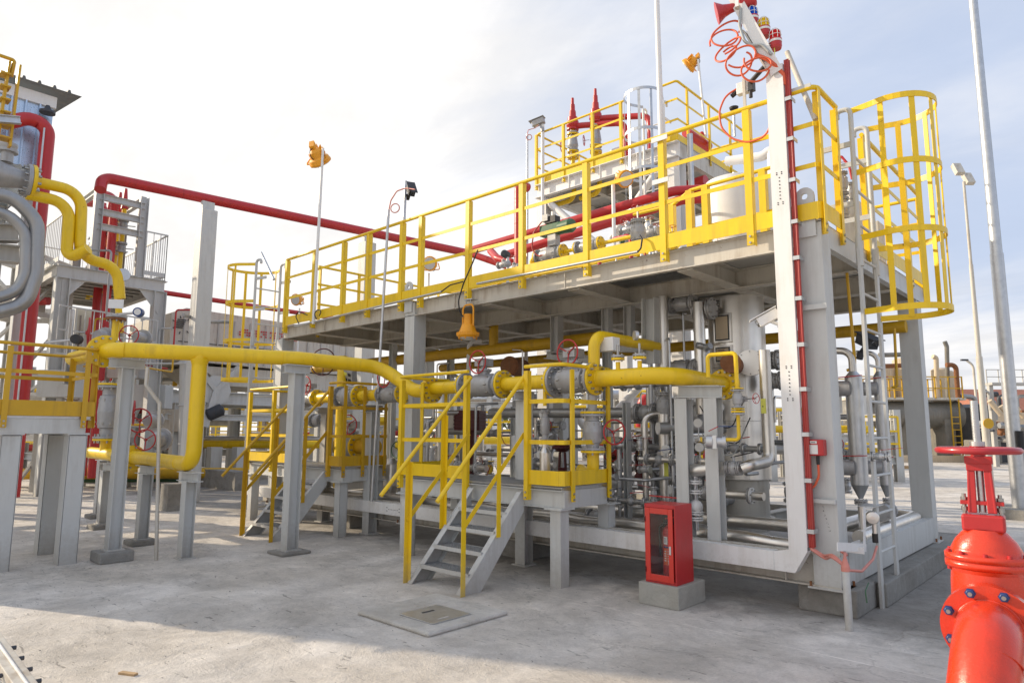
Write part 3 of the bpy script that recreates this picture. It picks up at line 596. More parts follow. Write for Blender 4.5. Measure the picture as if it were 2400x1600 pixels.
for px,z2,nm in ((1449,838,0),(1500,835,1)):
    xx=fx(px); zt=at(px,z2,'y',YP).z
    o=sub(VP,lambda b:b.cyl((xx,YP,ZP),(xx,YP,zt-.04),.021,YEL),'branch_pipe')
    f_=flange(VP,V((xx,YP,zt)),Z,.062,.02,YEL,CAST,4,.02)
    b=B(); b.cyl((xx,YP,zt+.02),(xx,YP,zt+.12),.012,BOLT,seg=8)
    if nm: b.lathe((xx-.0,YP-.03,zt+.19),(-.6,-.8,0),[(0,.045),(.03,.045)],GALV,20); b.go('gauge',f_)
    else: b.go('plug',f_)
# riser and overhead header
HY=1.5; hz=at(1330,800,'y',HY).z; h0=at(880,850,'y',HY); h1=V((at(1390,790,'y',HY).x,HY,hz))
pipe('yellow_pipe','dull yellow header pipe slung under the platform deck',[(h0.x-2,HY,hz),(h1.x+.2,HY,hz)],.085,YEL2,'yellow gas pipe runs')
bxx=at(1157,800,'y',HY).x
pipe('yellow_pipe','short yellow riser from the header into the deck above',[(bxx,HY,hz),(bxx,HY,DK-.02)],.07,YEL2,'yellow gas pipe runs')
rx=fx(1390); rzt=at(1390,785,'y',YP).z
pipe('yellow_pipe','yellow riser with a wide bend above the near ball valve',[(rx,YP+.02,ZP+.05),(rx,YP+.02,rzt),(rx+.0,YP+1.2,rzt-.0)],.058,YEL,'yellow gas pipe runs',bend=.14)
# vertical branch at the platform corner
VB=V((fx(1385),YP+.02,0)); gz=at(1385,1012,'y',YP).z
pipe('yellow_pipe','yellow elbow rising from the near platform deck to the grey upright valve',[(VB.x-.35,VB.y+.28,.98),(VB.x,VB.y,.93),(VB.x,VB.y,gz-.17)],.058,YEL,'yellow gas pipe runs',bend=.12)
valve('gate_valve','upright grey gate valve with a dark red wheel behind the near platform railing',(VB.x,VB.y,gz+.0),Z,.34,.068,.118,fm=YEL,wh=(V((.75,-.35,0)),.14,.115),up=V((.35,.75,0)),group='flanged valves on yellow pipes')
pipe('grey_pipe','short grey spool joining the upright gate valve to the yellow run',[(VB.x,VB.y,gz+.19),(VB.x,VB.y,ZP-.04)],.045,CAST)
S1=V((fx(1277),YP+.25,0))
pipe('yellow_pipe','thin yellow drain dropping from the spool between the ball valves',[(S1.x,YP,ZP),(S1.x,YP,1.62)],.02,YEL,'yellow gas pipe runs')
valve('needle_valve','slender upright valve stack above the silver bottle on the near platform',(S1.x,YP,1.42),Z,.28,.035,.055,fm=CAST,group='small valves',nb=4)
b=B(); b.lathe((S1.x,YP,.89),Z,[(0,.056),(.26,.056),(.31,.03),(.4,.03)],INOX); one(b,'drain_pot','small silver drain bottle standing behind the yellow toe board','bottle')
# second pipe line over the middle platform
Y2=-.08; Z2=at(800,930,'y',Y2).z; gx=lambda px: at(px,932,'y',Y2).x
valve('ball_valve','small grey red wheeled valve at the left end of the middle pipe line',((gx(717)+gx(742))/2,Y2,Z2),X,gx(742)-gx(717),.07,.13,wh=(-Y,.1,.135),group='flanged valves on yellow pipes')
valve('check_valve','fat grey valve body with a blue grey shine above the middle platform',((gx(797)+gx(842))/2,Y2,Z2),X,gx(842)-gx(797),.10,.152,group='flanged valves on yellow pipes',nb=12)
valve('ball_valve','grey red wheeled valve beside the thin conduit above the middle platform',((gx(896)+gx(942))/2,Y2,Z2),X,gx(942)-gx(896),.08,.13,wh=(-Y,.14,.135),group='flanged valves on yellow pipes')
pipe('yellow_pipe','yellow run through the middle platform valves',[(gx(690),Y2,Z2),(gx(712),Y2,Z2)],.07,YEL2,'yellow gas pipe runs')
pipe('yellow_pipe','yellow piece between the left and the fat valve over the middle platform',[(gx(746),Y2,Z2),(gx(792),Y2,Z2)],.075,YEL,'yellow gas pipe runs')
pipe('yellow_pipe','yellow piece between the fat valve and the conduit over the middle platform',[(gx(847),Y2,Z2),(gx(892),Y2,Z2)],.075,YEL,'yellow gas pipe runs',rings=((0,.5),))
pipe('yellow_pipe','bright yellow upright pipe behind the middle platform',[(gx(783),Y2+.12,.55),(gx(783),Y2+.12,2.45)],.07,YEL,'yellow gas pipe runs')
pipe('yellow_pipe','fat yellow pipe at floor level behind the middle platform toe board',[(gx(700),.55,1.12),(gx(800),.55,1.12)],.11,YEL2,'yellow gas pipe runs')
valve('ball_valve','large low valve with a red wheel rising behind the middle toe board',(at(822,1070,'y',.55).x,.55,1.12),X,.36,.12,.19,wh=(V((.5,-.8,0)),.16,.15),group='flanged valves on yellow pipes',nb=12)
wc=at(757,848,'y',.9); t=thing('gear_valve','large maroon wheel on a long stem hanging under the far end of the deck','valve',wc-Z*.3,'flanged valves on yellow pipes')
wheel(t,wc,V((.5,-.86,.0)),.235,DRD,r=.011); sub(t,lambda b:(b.cyl(wc,wc+V((.25,.35,-.02)),.06,CAST,.04),b.obox(wc+V((.35,.45,-.03)),X,Y,Z,.3,.14,.12,CAST)),'gearbox')
# tilted control panel
c=at(816,880,'y',.1); t=thing('control_box','tilted grey gauge panel with dark dials above the middle platform','control box',c-Z*.15)
ax=V((.92,.2,-.25)).normalized(); sd_=V((.1,-.9,-.35)).normalized(); up=ax.cross(sd_).normalized(); sd_=up.cross(ax)
sub(t,lambda b:b.obox(c,ax,sd_,up,.27,.1,.22,CAST),'housing',.006)
for i in range(3):
    for j in range(2): sub(t,lambda b:b.obox(c+ax*(-.08+.08*i)+up*(-.045+.09*j)+sd_*(-.052 if sd_.y>0 else .052),ax,sd_,up,.055,.006,.045,(YST if (i,j) in((0,1),(1,0)) else BLK)),'dial')
# post supports for the run
for lab,px,w_ in (('grey post carrying the yellow spool beside the near stair rail',1214,.11),):
    x=fx(px); support(lab,x,YP+.1,ZP-.08,pl=False,w=.13)
t=thing('pipe_support','grey portal stand with two legs under the bend near the steel vessel','pipe support',(fx(1640),.05,.45),'grey pipe supports')
pz=at(1640,918,'y',.05).z
for px in (1606,1676): 
    x=at(px,1100,'y',.05).x; sub(t,lambda b:(b.ib((x,.05,.45),(x,.05,pz-.06),.12,.12,GRY,.008,Y),b.bx(x-.06,-.008,.45,x-.054,.108,pz-.06,GRY)),'post')
sub(t,lambda b:b.ib(at(1590,918,'y',.05),at(1692,918,'y',.05),.13,.11,GRY,.008,Z),'cap_beam')
x=gx(868); support('grey post under the middle pipe line beside the thin conduit',x,Y2+.05,Z2-.13,pl=False,w=.14)
x=gx(728); support('dark grey post under the left valve of the middle pipe line',x,Y2+.3,Z2-.13,pl=False,w=.14,m=SHD)
# conduit uprights
b=B(); b.cyl((gx(890),-.16,.45),at(911,492,'y',-.16),.018,GALV); one(b,'conduit','thin galvanized conduit rising in front of the deck to a purple cable','conduit')
b=B(); b.tube([at(911,495,'y',-.16),at(916,470,'y',-.15),at(930,448,'y',-.12),at(950,441,'y',-.08),at(972,444,'y',-.08)],.009,PNK,.06,8); b.ring(at(926,488,'y',-.15),(-.5,.85,0),.062,.008,PNK,24,6); one(b,'cable','purple pink cable looped from the thin conduit to the camera','cable')
b=B(); b.cyl(at(934,725,'y',-.02)+V((0,.03,0)),at(951,424,'y',.01),.024,GALV,.02); one(b,'camera_post','light grey post behind the front rail carrying the black camera','post')
def camera_(lab,c,d,m=BLK,k=1.):
    c=V(c); d=V(d).normalized(); t=thing('security_camera',lab,'camera',c-Z*.08,'security cameras'); s_=d.cross(Z).normalized(); u_=s_.cross(d)
    sub(t,lambda b:(b.obox(c,d,s_,u_,.2*k,.09*k,.09*k,m)),'housing',.006); sub(t,lambda b:b.obox(c+u_*.055*k+d*.02,d,s_,u_,.26*k,.12*k,.008,m),'sunshield'); sub(t,lambda b:b.cyl(c+d*.1*k,c+d*.115*k,.034*k,GLS,seg=16),'lens'); sub(t,lambda b:(b.cyl(c-u_*.03,c-u_*.11*k-d*.05,.016*k,m,seg=8),b.cyl(c-u_*.11*k-d*.05,c-u_*.18*k-d*.05,.03*k,m,seg=10)),'bracket')
camera_('black camera angled down on top of the post in front of the red overhead pipe',at(963,445,'y',.0),(.7,-.3,-.9),BLK,1.0)
# conduits along the beam and loops
pipe('conduit','galvanized conduit clipped along the top of the front beam, near part',[at(1118,665,'y',-.1),at(1495,590,'y',-.1)],.014,GALV,'beam conduits',cat='conduit')
pipe('conduit','galvanized conduit clipped along the beam at the far half',[at(690,765,'y',-.1),at(1035,683,'y',-.1)],.014,GALV,'beam conduits',cat='conduit')
def cable(lab,pts,r,m,bend=.08,grp=None): return pipe('cable',lab,pts,r,m,grp,bend,cat='cable',seg=8)
cable('black cable drooping from the end of the far conduit across a post',[at(1035,683,'y',-.1),at(1055,668,'y',-.1),at(1085,660,'y',-.08)],.008,BLK)
cable('black cable hook at the end of the near conduit',[at(1495,590,'y',-.1),at(1502,582,'y',-.1),at(1505,560,'y',-.08),at(1500,552,'y',-.05)],.009,BLK,.03)
cable('black cable loop sticking up at the far end of the toe board',[at(700,757,'y',-.1),at(692,740,'y',-.1),at(700,730,'y',-.1),at(720,738,'y',-.1)],.008,BLK,.05)
cable('black cable bow beside the second far rail post',[at(742,748,'y',-.1),at(736,735,'y',-.1),at(744,726,'y',-.1),at(754,728,'y',-.1),at(748,740,'y',-.1)],.008,BLK,.04)
# ---------------------------------------------------------------- hanging explosion proof lamp
c=at(1097,760,'y',-.1); k=.125
t=thing('hanging_lamp','bell shaped amber industrial lamp hanging in a loop bracket below the front beam','lamp',c-Z*.2)
sub(t,lambda b:(b.lathe(c+Z*.125,-Z,[(0,.035),(.005,.05),(.12,.055),(.13,.075),(.2,.1),(.23,.115)],LAMP,28),[b.ring(c+Z*(.115-.02*i),Z,.053,.004,LAMP,20,5) for i in range(4)]),'housing')
sub(t,lambda b:(b.lathe(c-Z*.10,-Z,[(0,.118),(.01,.132),(.035,.132),(.06,.11)],LAMP,28),[b.cyl(c-Z*.10+V((math.cos(a),math.sin(a),0))*.133,c-Z*.142+V((math.cos(a),math.sin(a),0))*.128,.005,LAMP,seg=5) for a in [2*PI*i/30 for i in range(30)]],b.bolts(c-Z*.165,Z,.105,6,.008,.03,LAMP)),'cooling_rim')
sub(t,lambda b:b.lathe(c-Z*.15,-Z,[(0,.095),(.02,.09),(.035,.05)],LENS,24),'lens')
sub(t,lambda b:(b.tube([c+X*.09-Z*.02,c+X*.09+Z*.19,c+X*.06+Z*.235,c-X*.06+Z*.235,c-X*.09+Z*.19,c-X*.09-Z*.02],.011,LAMP,.05,8),b.cyl(c+X*.035+Z*.23,c+X*.035+Z*.3,.008,BOLT,seg=6),b.cyl(c-X*.035+Z*.23,c-X*.035+Z*.3,.008,BOLT,seg=6),b.bar(c-X*.07+Z*.3+Y*.04,c+X*.07+Z*.3+Y*.04,.1,.01,GALV,Z)),'bracket')
cable('black supply cable curving down in front of the beam to the hanging lamp',[at(1120,585,'y',-.13),at(1108,615,'y',-.15),at(1086,665,'y',-.16),at(1074,705,'y',-.15),at(1078,735,'y',-.12),at(1092,748,'y',-.1)],.0085,BLK,.2)
def fitting(lab,c,d,k=1.):
    """yellow projector lamp seen from behind"""
    c=V(c); d=V(d).normalized(); t=thing('floodlight',lab,'floodlight',c-Z*.15*k,'yellow floodlights')
    sub(t,lambda b:(b.lathe(c-d*.12*k,d,[(0,.05*k),(.03*k,.085*k),(.1*k,.10*k),(.12*k,.13*k),(.17*k,.145*k),(.19*k,.14*k)],LAMP,20),[b.obox(c-d*.03*k+(Z.cross(d).normalized()*math.cos(a)+Z*math.sin(a))*.1*k,d,(Z.cross(d).normalized()*math.cos(a)+Z*math.sin(a)),d.cross((Z.cross(d).normalized()*math.cos(a)+Z*math.sin(a))),.08*k,.05*k,.008*k,LAMP) for a in [PI*i/6 for i in range(12)]]),'housing')
    sub(t,lambda b:b.lathe(c+d*.065*k,d,[(0,.12*k),(.02*k,.11*k)],LENS,20),'lens')
    s_=Z.cross(d).normalized()
    sub(t,lambda b:b.tube([c+s_*.15*k,c+s_*.16*k-Z*.12*k-d*.06*k,c-s_*.16*k-Z*.12*k-d*.06*k,c-s_*.15*k],.01*k,LAMP,.03,6),'yoke')
    sub(t,lambda b:(b.obox(c-d*.16*k,d,s_,Z,.07*k,.08*k,.07*k,LAMP),b.ring(c-d*.12*k-Z*.07*k,s_,.07*k,.006*k,BLK,20,5)),'gear_box')
    return t
lp=at(757,352,'y',-.12)
b=B(); b.cyl((at(735,745,'y',-.1).x,-.1,2.98),lp+Z*.03,.024,WHT,.02); one(b,'lamp_pole','white lamp pole strapped to the third rail post from the far end','pole','lamp poles')
fitting('yellow floodlight on the white pole above the far railing',at(748,370,'y',-.1)+V((-.02,0,0)),(-.2,.7,-.75),1.25)
p_=at(1551,300,'y',.02); b=B(); b.cyl((p_.x,.02,3.05),(p_.x-.02,.02,6.2),.031,WHT,.024); one(b,'mast','thin white mast rising out of frame behind a front rail post','mast')
for z,l in ((3.72,'lower'),(4.14,'upper')):
    b=B(); b.obox(V((-1.4,-.07,z)),X,Y,Z,.17,.012,.045,WHT); one(b,'clamp',l+' white clamp plate holding the mast to the rail post','clamp','mast clamps')
# ================================================================ cable tray, alarm mast and near corner
T=thing('cable_tray','white perforated cable tray bent up beside the near column with red cables inside','cable tray',(-.3,-.1,.3))
tx0,tx1=-.335,-.195
def f(b):
    b.bx(tx0,-.125,.47,tx1,-.12,4.42,WHT); b.bx(tx0,-.12,.47,tx0+.004,-.02,4.42,WHT); b.bx(tx1-.004,-.12,.5,tx1,-.09,4.42,WHT)
    b.poly([(tx0,-.125,.47),(tx1,-.125,.47),(tx1-.10,-.125,.30),(tx0-.12,-.125,.30)],(0,.005,0),WHT)
    b.poly([(tx1,-.12,.47),(tx1,-.03,.47),(tx1-.10,-.03,.30),(tx1-.10,-.12,.30)],(-.004,0,.002),WHT)
    b.bx(-9.3,-.125,.30,tx0-.12,-.12,.445,WHT)
    b.poly([(tx0,-.1205,.47),(tx0-.12,-.1205,.445),(tx0-.12,-.1205,.30)],(0,.004,0),WHT)
    b.bx(-9.3,-.12,.30,tx1-.10,-.03,.305,WHT); b.bx(-9.3,-.12,.44,tx0-.12,-.03,.445,WHT)
sub(T,f,'tray_channel')
for xc,zc,v in ((-1.35,.37,0),(-3.3,.37,0),(-5.3,.37,0),(-.265,3.35,1),(-.265,1.75,1)):
    def f(b):
        for i in range(7):
            o_=-.09+.03*i; p=V((xc+(0 if v else o_),-.1265,zc+(o_ if v else 0))); b.cyl(p,p-Y*.0012,.0055,INK,seg=8)
        for o_ in (-.135,-.12,.12,.135):
            for s_ in (-.02,.02):
                p=V((xc+(s_ if v else o_),-.1265,zc+(o_ if v else s_))); b.cyl(p,p-Y*.0012,.0055,INK,seg=6)
    sub(T,f,'hole_pattern')
for i in range(6):
    sub(T,lambda b:b.tube([(tx1+.012+.013*(i%3),-.10+.03*(i//3),.50),(tx1+.012+.013*(i%3)+.004*math.sin(i),-.10+.03*(i//3)+.006*math.cos(i*2),2.3),(tx1+.012+.013*(i%3),-.10+.03*(i//3),4.45)],.0085,(RCB if i%2 else ORC) if i>3 else RCB,.3,6),'cable')
for z in (.62,1.0,1.35,1.7,2.05,2.42,2.75,3.05,3.4,3.75,4.1):
    sub(T,lambda b:(b.bx(tx1-.002,-.122,z-.016,tx1+.055,-.117,z+.016,GALV),b.bx(tx1+.05,-.12,z-.016,tx1+.055,-.02,z+.016,GALV)),'strap')
for q_ in ((tx1,-.05,2.33,.02,-.02,2.37),(tx1,-.05,.83,.0,-.02,.86),(tx1+.03,-.06,4.17,-.0,-.05,4.2)): sub(T,lambda b:b.bx(*q_,GRY),'bracket')
# alarm bracket: two boards leaning out over the rail
m0_=at(1822,172,'y',-.12); m1_=at(1722,-5,'y',-.18)
t=thing('alarm_bracket','leaning white channel bracket at the top of the cable tray','bracket',m0_)
sub(t,lambda b:(b.ch(m0_,m1_,.10,.05,WHT,.006,V((0,-1,.3)),1),),'channel'); sub(t,lambda b:b.bar(at(1805,175,'y',-.13),at(1745,75,'y',-.17),.012,.09,BEI,V((0,-1,0))),'stay')
def beacon(lab,p,g):
    p=V(p); t=thing('alarm_beacon',lab,'alarm light',p-Z*.02,'alarm beacons on the leaning bracket')
    sub(t,lambda b:(b.lathe(p,Z,[(0,.022),(.0,.046),(.02,.052),(.07,.05),(.075,.054),(.085,.054)],RED,20),b.lathe(p+Z*.055,Z,[(0,.0535),(.02,.0535)],STK,20),b.cyl(p+V((-.03,-.045,.03)),p+V((-.04,-.06,.03)),.01,BOLT,seg=8)),'base')
    sub(t,lambda b:b.lathe(p+Z*.086,Z,[(0,.043),(.06,.043),(.078,.036),(.088,.018),(.09,0)],g,20),'dome')
    def cg(b):
        for i in range(8):
            a=2*PI*i/8; d_=V((math.cos(a),math.sin(a),0)); b.tube([p+Z*.086+d_*.049,p+Z*.15+d_*.049,p+Z*.183+d_*.02],.0028,STK,.02,5)
        b.ring(p+Z*.12,Z,.05,.0025,STK,20,5); b.ring(p+Z*.182,Z,.02,.0025,STK,16,5)
    sub(t,cg,'wire_guard'); sub(t,lambda b:b.tube([p+V((0,-.03,.0)),p+V((.01,-.05,-.05)),p+V((.0,-.05,-.11)),p+V((-.02,-.03,-.14))],.004,YST,.03,6),'earth_wire')
    return t
beacon('alarm beacon with a blue dome, next to the horn',at(1764,62,'y',-.12),GBL)
beacon('alarm beacon with a yellow dome, between the blue and the red one',at(1791,88,'y',-.1),GYL)
beacon('alarm beacon with a red dome, lowest on the leaning bracket',at(1818,116,'y',-.08),GRD)
h=at(1735,12,'y',-.15); hd=V((-.75,-.35,-.18)).normalized()
t=thing('alarm_horn','red alarm horn at the very top of the leaning bracket','horn',h-Z*.1)
sub(t,lambda b:b.lathe(h+hd*.03,hd,[(0,.035),(.06,.042),(.11,.055),(.15,.08),(.175,.098)],RED,28),'bell')
sub(t,lambda b:(b.lathe(h+hd*.2,-hd,[(0,.085),(.1,.03),(.12,0)],DRD,24)),'throat')
sub(t,lambda b:(b.lathe(h-hd*.13,hd,[(0,.05),(.02,.062),(.12,.062),(.14,.05),(.16,.035)],RED,20),b.ball(h-hd*.09+Z*.05,.045,RED)),'motor')
sub(t,lambda b:(b.bar(h+V((.0,-.07,-.05)),h+V((.0,-.07,.06)),.03,.008,WHT,Y),b.bar(h+V((0,-.07,-.05)),h+V((.03,.02,-.12)),.05,.008,BEI,Z)),'mounting_bracket')
for i,(px,py,rr,tl,lab) in enumerate(((1702,91,.15,(.3,-.9,.35),'largest orange cable loop hanging at the left of the bracket'),(1708,125,.125,(-.1,-.9,.45),'orange cable loop below the largest one'),(1737,142,.12,(.2,-.95,-.2),'middle orange cable loop under the stay'),(1774,160,.105,(.4,-.9,.1),'lowest orange cable loop beside the white tray head'))):
    c=at(px,py,'y',-.18-.02*i); b=B(); n=60; ax,sd_,u_=frame(tl); pts=[]
    for k in range(n):
        a=2*PI*k/n*1.6+i; pts.append(c+sd_*(rr*(1+.09*math.sin(k*.21+i))*math.cos(a)*.9)+u_*(rr*(.86+.1*math.cos(k*.1))*math.sin(a))+ax*(.05*k/n)+u_*(-.05+.10*k/n)+sd_*(.03*math.sin(k*.11)))
    b.sweep(pts,.0085,ORC,8); one(b,'cable_coil',lab,'cable','orange cable coils')
cable('grey cable bundle wound down the leaning bracket',[at(1736,20,'y',-.2),at(1733,60,'y',-.22),at(1745,98,'y',-.22),at(1765,108,'y',-.2),at(1785,104,'y',-.18),at(1808,128,'y',-.16)],.013,GCB,.08)
cable('orange cables running from the coils into the tray head',[at(1770,128,'y',-.2),at(1800,140,'y',-.17),at(1822,158,'y',-.13),at(1836,175,'y',-.11),at(1838,200,'y',-.1)],.018,ORC,.06)
# junction box on its stand with the red cable loop
t=thing('junction_box','white junction box on a short stand behind the rail','junction box',at(1747,250,'y',.0)-Z*.0)
c=at(1748,205,'y',.0); sub(t,lambda b:(b.bx(c.x-.075,-.03,c.z-.055,c.x+.05,.03,c.z+.05,WHT),b.bx(c.x+.03,-.04,c.z-.06,c.x+.08,.02,c.z+.02,DKG)),'box',.004); sub(t,lambda b:b.bx(c.x-.012,-.045,c.z-.22,c.x+.012,-.03,c.z+.06,BEI),'stand')
sub(t,lambda b:(b.cyl((c.x-.08,-.01,c.z-.02),(c.x-.13,-.01,c.z-.045),.02,BLK),b.cyl((c.x+.05,-.02,c.z-.06),(c.x+.05,-.02,c.z-.12),.016,BLK),b.cyl((c.x+.06,-.05,c.z),(c.x+.2,-.08,c.z+.08),.02,BLK)),'gland')
cable('red cable hanging in a wide bow below the junction box',[at(1728,208,'y',-.02),at(1700,225,'y',-.04),at(1685,262,'y',-.06),at(1690,300,'y',-.06),at(1715,325,'y',-.05),at(1752,335,'y',-.05),at(1790,322,'y',-.07),at(1805,300,'y',-.1),at(1806,240,'y',-.11)],.009,ORC,.2)
b=B(); b.cyl(at(1722,320,'y',.6),at(1720,262,'y',.6),.012,GALV); b.lathe(at(1720,252,'y',.6),-Z,[(0,.045),(.02,.04),(.03,.015)],BLK,16); one(b,'detector','small black capped detector on a grey stem behind the rail','detector')
# red manual call point on the near column
c=at(1914,1048,'y',-.03)
t=thing('call_point','red call point box with a pale label on the near column','call point',c-Z*.06)
sub(t,lambda b:b.bx(c.x-.068,-.08,c.z-.062,c.x+.068,-.005,c.z+.062,RED),'box',.008)
sub(t,lambda b:(b.bx(c.x-.045,-.083,c.z-.05,c.x+.025,-.0808,c.z+.02,STK),b.bx(c.x-.03,-.083,c.z+.03,c.x+.02,-.0808,c.z+.05,STK),b.bx(c.x-.02,-.0842,c.z+.036,c.x+.01,-.0832,c.z+.042,INK)),'label_plate'); sub(t,lambda b:b.cyl((c.x+.01,-.045,c.z-.06),(c.x+.01,-.045,c.z-.13),.013,BLK,seg=10),'cable_gland')
cable('red cable bowing from the call point back into the tray',[(c.x+.01,-.045,c.z-.12),(c.x+.012,-.05,c.z-.22),(c.x-.03,-.05,c.z-.31),(c.x-.12,-.06,c.z-.33),(tx1+.02,-.08,c.z-.30)],.0095,ORC,.08)
# handwritten weld numbers on the column
b=B()
for i in range(9):
    z=.86-.03*i; x=-.12+.007*i
    for j in range(2): b.bar((x+random.uniform(-.008,.008),-.0015,z+random.uniform(-.01,.01)),(x+random.uniform(-.008,.008),-.0015,z+random.uniform(-.01,.01)),.0022,.0015,INK,Y)
one(b,'hand_marking','scribbled marker numbers low on the near column','marking')
# riser duct with cables at the corner
c0=at(1989,1440,'x',.13); c0.z=0; ct=at(1982,1335,'x',.12)
t=thing('cable_riser','grey conduit pipe with pink cables fanning from its mouth at the column foot','conduit',c0)
sub(t,lambda b:b.cyl(c0,ct,.026,GRY,seg=14),'duct'); sub(t,lambda b:b.lathe(ct-Z*.01,(ct-c0),[(0,.03),(.03,.03),(.09,.012)],PNK,14),'boot')
for pts in ([ct+Z*.02,ct+V((-.08,-.03,.09)),at(1935,1310,'y',-.12),at(1900,1285,'y',-.11)],[ct+Z*.02,ct+V((-.07,-.02,.1)),at(1930,1302,'y',-.10),at(1898,1280,'y',-.09)],[ct+Z*.02,ct+V((.0,.0,.12)),at(1985,1300,'x',.08),at(1972,1292,'x',.02)],[ct+Z*.0,at(2020,1338,'x',.16),at(2046,1310,'x',.16),at(2055,1280,'x',.14)]):
    sub(t,lambda b:b.tube(pts,.010,PNK,.07,8),'cable')
sub(t,lambda b:b.tube([at(2032,1412,'x',.18),at(2028,1385,'x',.17),at(2036,1365,'x',.16)],.005,GRN,.03,6),'earth_wire')
# small transmitter on a bracket at the corner
c=at(2048,1210,'x',.12)
t=thing('gas_detector','shiny round transmitter under a small hood on an angle bracket','detector',c-Z*.1)
sub(t,lambda b:(b.bx(.0,.1,c.z-.24,.01,c.y+.0,c.z-.19,WHT),b.bx(.0,.1,c.z-.24,.14,.11,c.z-.19,WHT),b.bar(at(1962,1280,'x',.1),at(2030,1283,'x',.1),.004,.06,WHT,Z),b.bar(at(2026,1288,'x',.1),at(2026,1188,'x',.1),.045,.006,WHT,X)),'bracket')
sub(t,lambda b:(b.lathe(c+V((.0,-.05,0)),(.35,-1,0),[(-.06,.02),(-.05,.045),(.04,.05),(.05,.045),(.055,.015)],INOX,20),b.cyl(c,c-Z*.13,.018,INOX),b.cyl(c-Z*.13,c-Z*.2,.022,BLK)),'body')
sub(t,lambda b:b.bar(c+V((-.02,-.12,.085)),c+V((-.02,.14,.085)),.12,.006,GALV,Z),'hood')
# ---------------------------------------------------------------- fire cabinet on its plinth
x0,x1,y0,y1=-1.30,-1.02,-.635,-.36; zb,zt=.17,.785
b=B(); b.bx(-1.345,-.675,0,-.985,-.24,zb,CON); one(b,'concrete_plinth','square cast concrete block under the red fire cabinet','plinth',None,.006)
t=thing('fire_cabinet','tall red fire extinguisher cabinet with a glazed door','cabinet',(-1.16,-.5,zb))
sub(t,lambda b:(b.bx(x0,y0,zb,x0+.012,y1,zt,RED),b.bx(x1-.012,y0,zb,x1,y1,zt,RED),b.bx(x0+.012,y1-.01,zb,x1-.012,y1,zt,BLK),b.bx(x0+.012,y0,zb,x1-.012,y1-.01,zb+.03,RED),b.bx(x0+.012,y0,zt-.03,x1-.012,y1-.01,zt,RED)),'case',.003)
dy=y0-.012
DOORM=paint('cabinet_red_paint',(.62,.035,.02),.3,var=.05,dirt=(.3,.05,.03),dirtamt=.25,coat=.3)
dr=sub(t,lambda b:(b.bx(x0+.012,dy,zb+.018,x0+.055,y0-.001,zt-.03,DOORM),b.bx(x1-.06,dy,zb+.018,x1-.02,y0-.001,zt-.03,DOORM),b.bx(x0+.055,dy,zb+.018,x1-.06,y0-.001,zb+.07,DOORM),b.bx(x0+.055,dy,zt-.075,x1-.06,y0-.001,zt-.03,DOORM)),'door',.003)
sub(dr,lambda b:b.bx(x0+.05,dy+.004,zb+.065,x1-.055,dy+.008,zt-.07,GLS),'glass_pane')
sub(dr,lambda b:b.bx(x1-.052,dy-.004,zb+.235,x1-.036,dy-.0005,zb+.30,GALV),'latch')
ecx,ecy=-1.13,-.52
for z_ in (zb+.1,zt-.12): sub(dr,lambda b:b.cyl((x0+.012,dy-.003,z_-.02),(x0+.012,dy-.003,z_+.02),.006,DRD,seg=8),'hinge')
e=thing('fire_extinguisher','red fire extinguisher with white and orange labels standing inside the cabinet','fire extinguisher',(ecx,ecy,zb+.03))
sub(e,lambda b:b.lathe((ecx,ecy,zb+.031),Z,[(0,.058),(.01,.064),(.36,.064),(.39,.055),(.41,.03),(.42,.02)],RED,24),'cylinder')
sub(e,lambda b:(b.cyl((ecx,ecy,zb+.45),(ecx,ecy,zb+.49),.014,BOLT),b.bar((ecx-.04,ecy-.01,zb+.495),(ecx+.06,ecy-.01,zb+.515),.015,.008,RED,Z),b.bar((ecx-.03,ecy-.01,zb+.475),(ecx+.05,ecy-.01,zb+.48),.015,.008,BLK,Z),b.tube([(ecx-.02,ecy,zb+.47),(ecx-.09,ecy-.02,zb+.43),(ecx-.085,ecy-.02,zb+.2)],.009,BLK,.04,8)),'valve_head')
LABO=paint('orange_label',(.75,.13,.04),.4,var=.03)
def lab_(b):
    def patch(z0,z1,a0,a1,m,rr=.0648):
        n=6; vs=[]
        for i in range(n+1):
            a=R(a0+(a1-a0)*i/n)
            for z in (z0,z1): vs.append((ecx+rr*math.cos(a),ecy+rr*math.sin(a),zb+z))
        b.add(vs,[(2*i,2*i+2,2*i+3,2*i+1) for i in range(n)],m,True)
    patch(.30,.36,-118,-84,STK); patch(.14,.27,-120,-45,LABO); patch(.272,.285,-120,-50,BLU); patch(.145,.18,-80,-50,STK,.0652)
    for i in range(5):
        z=.25-.018*i; patch(z-.008,z,-112,-96,STK,.0653); patch(z-.006,z-.001,-84,-58,STK,.0653)
    for i in range(4): patch(.315+.01*i,.318+.01*i,-112,-92,INK,.0653)
sub(e,lab_,'label')
# ---------------------------------------------------------------- manhole slab
b=B(); b.bx(-2.68,-2.44,0,-1.86,-1.66,.032,CON3); one(b,'manhole_slab','low rough concrete slab with a steel hatch in front of the near stair','slab',None,.015)
t=thing('hatch_cover','thin grey steel hatch plate lying on the concrete slab','hatch',(-2.1,-2.2,.056))
sub(t,lambda b:b.bx(-2.36,-2.30,.034,-1.98,-1.93,.040,GALV),'plate',.001); sub(t,lambda b:b.bx(-2.26,-2.17,.0405,-2.24,-2.06,.043,DKG),'slot'); sub(t,lambda b:b.bx(-2.05,-2.2,.0405,-2.035,-2.1,.042,WHT),'weld_mark')
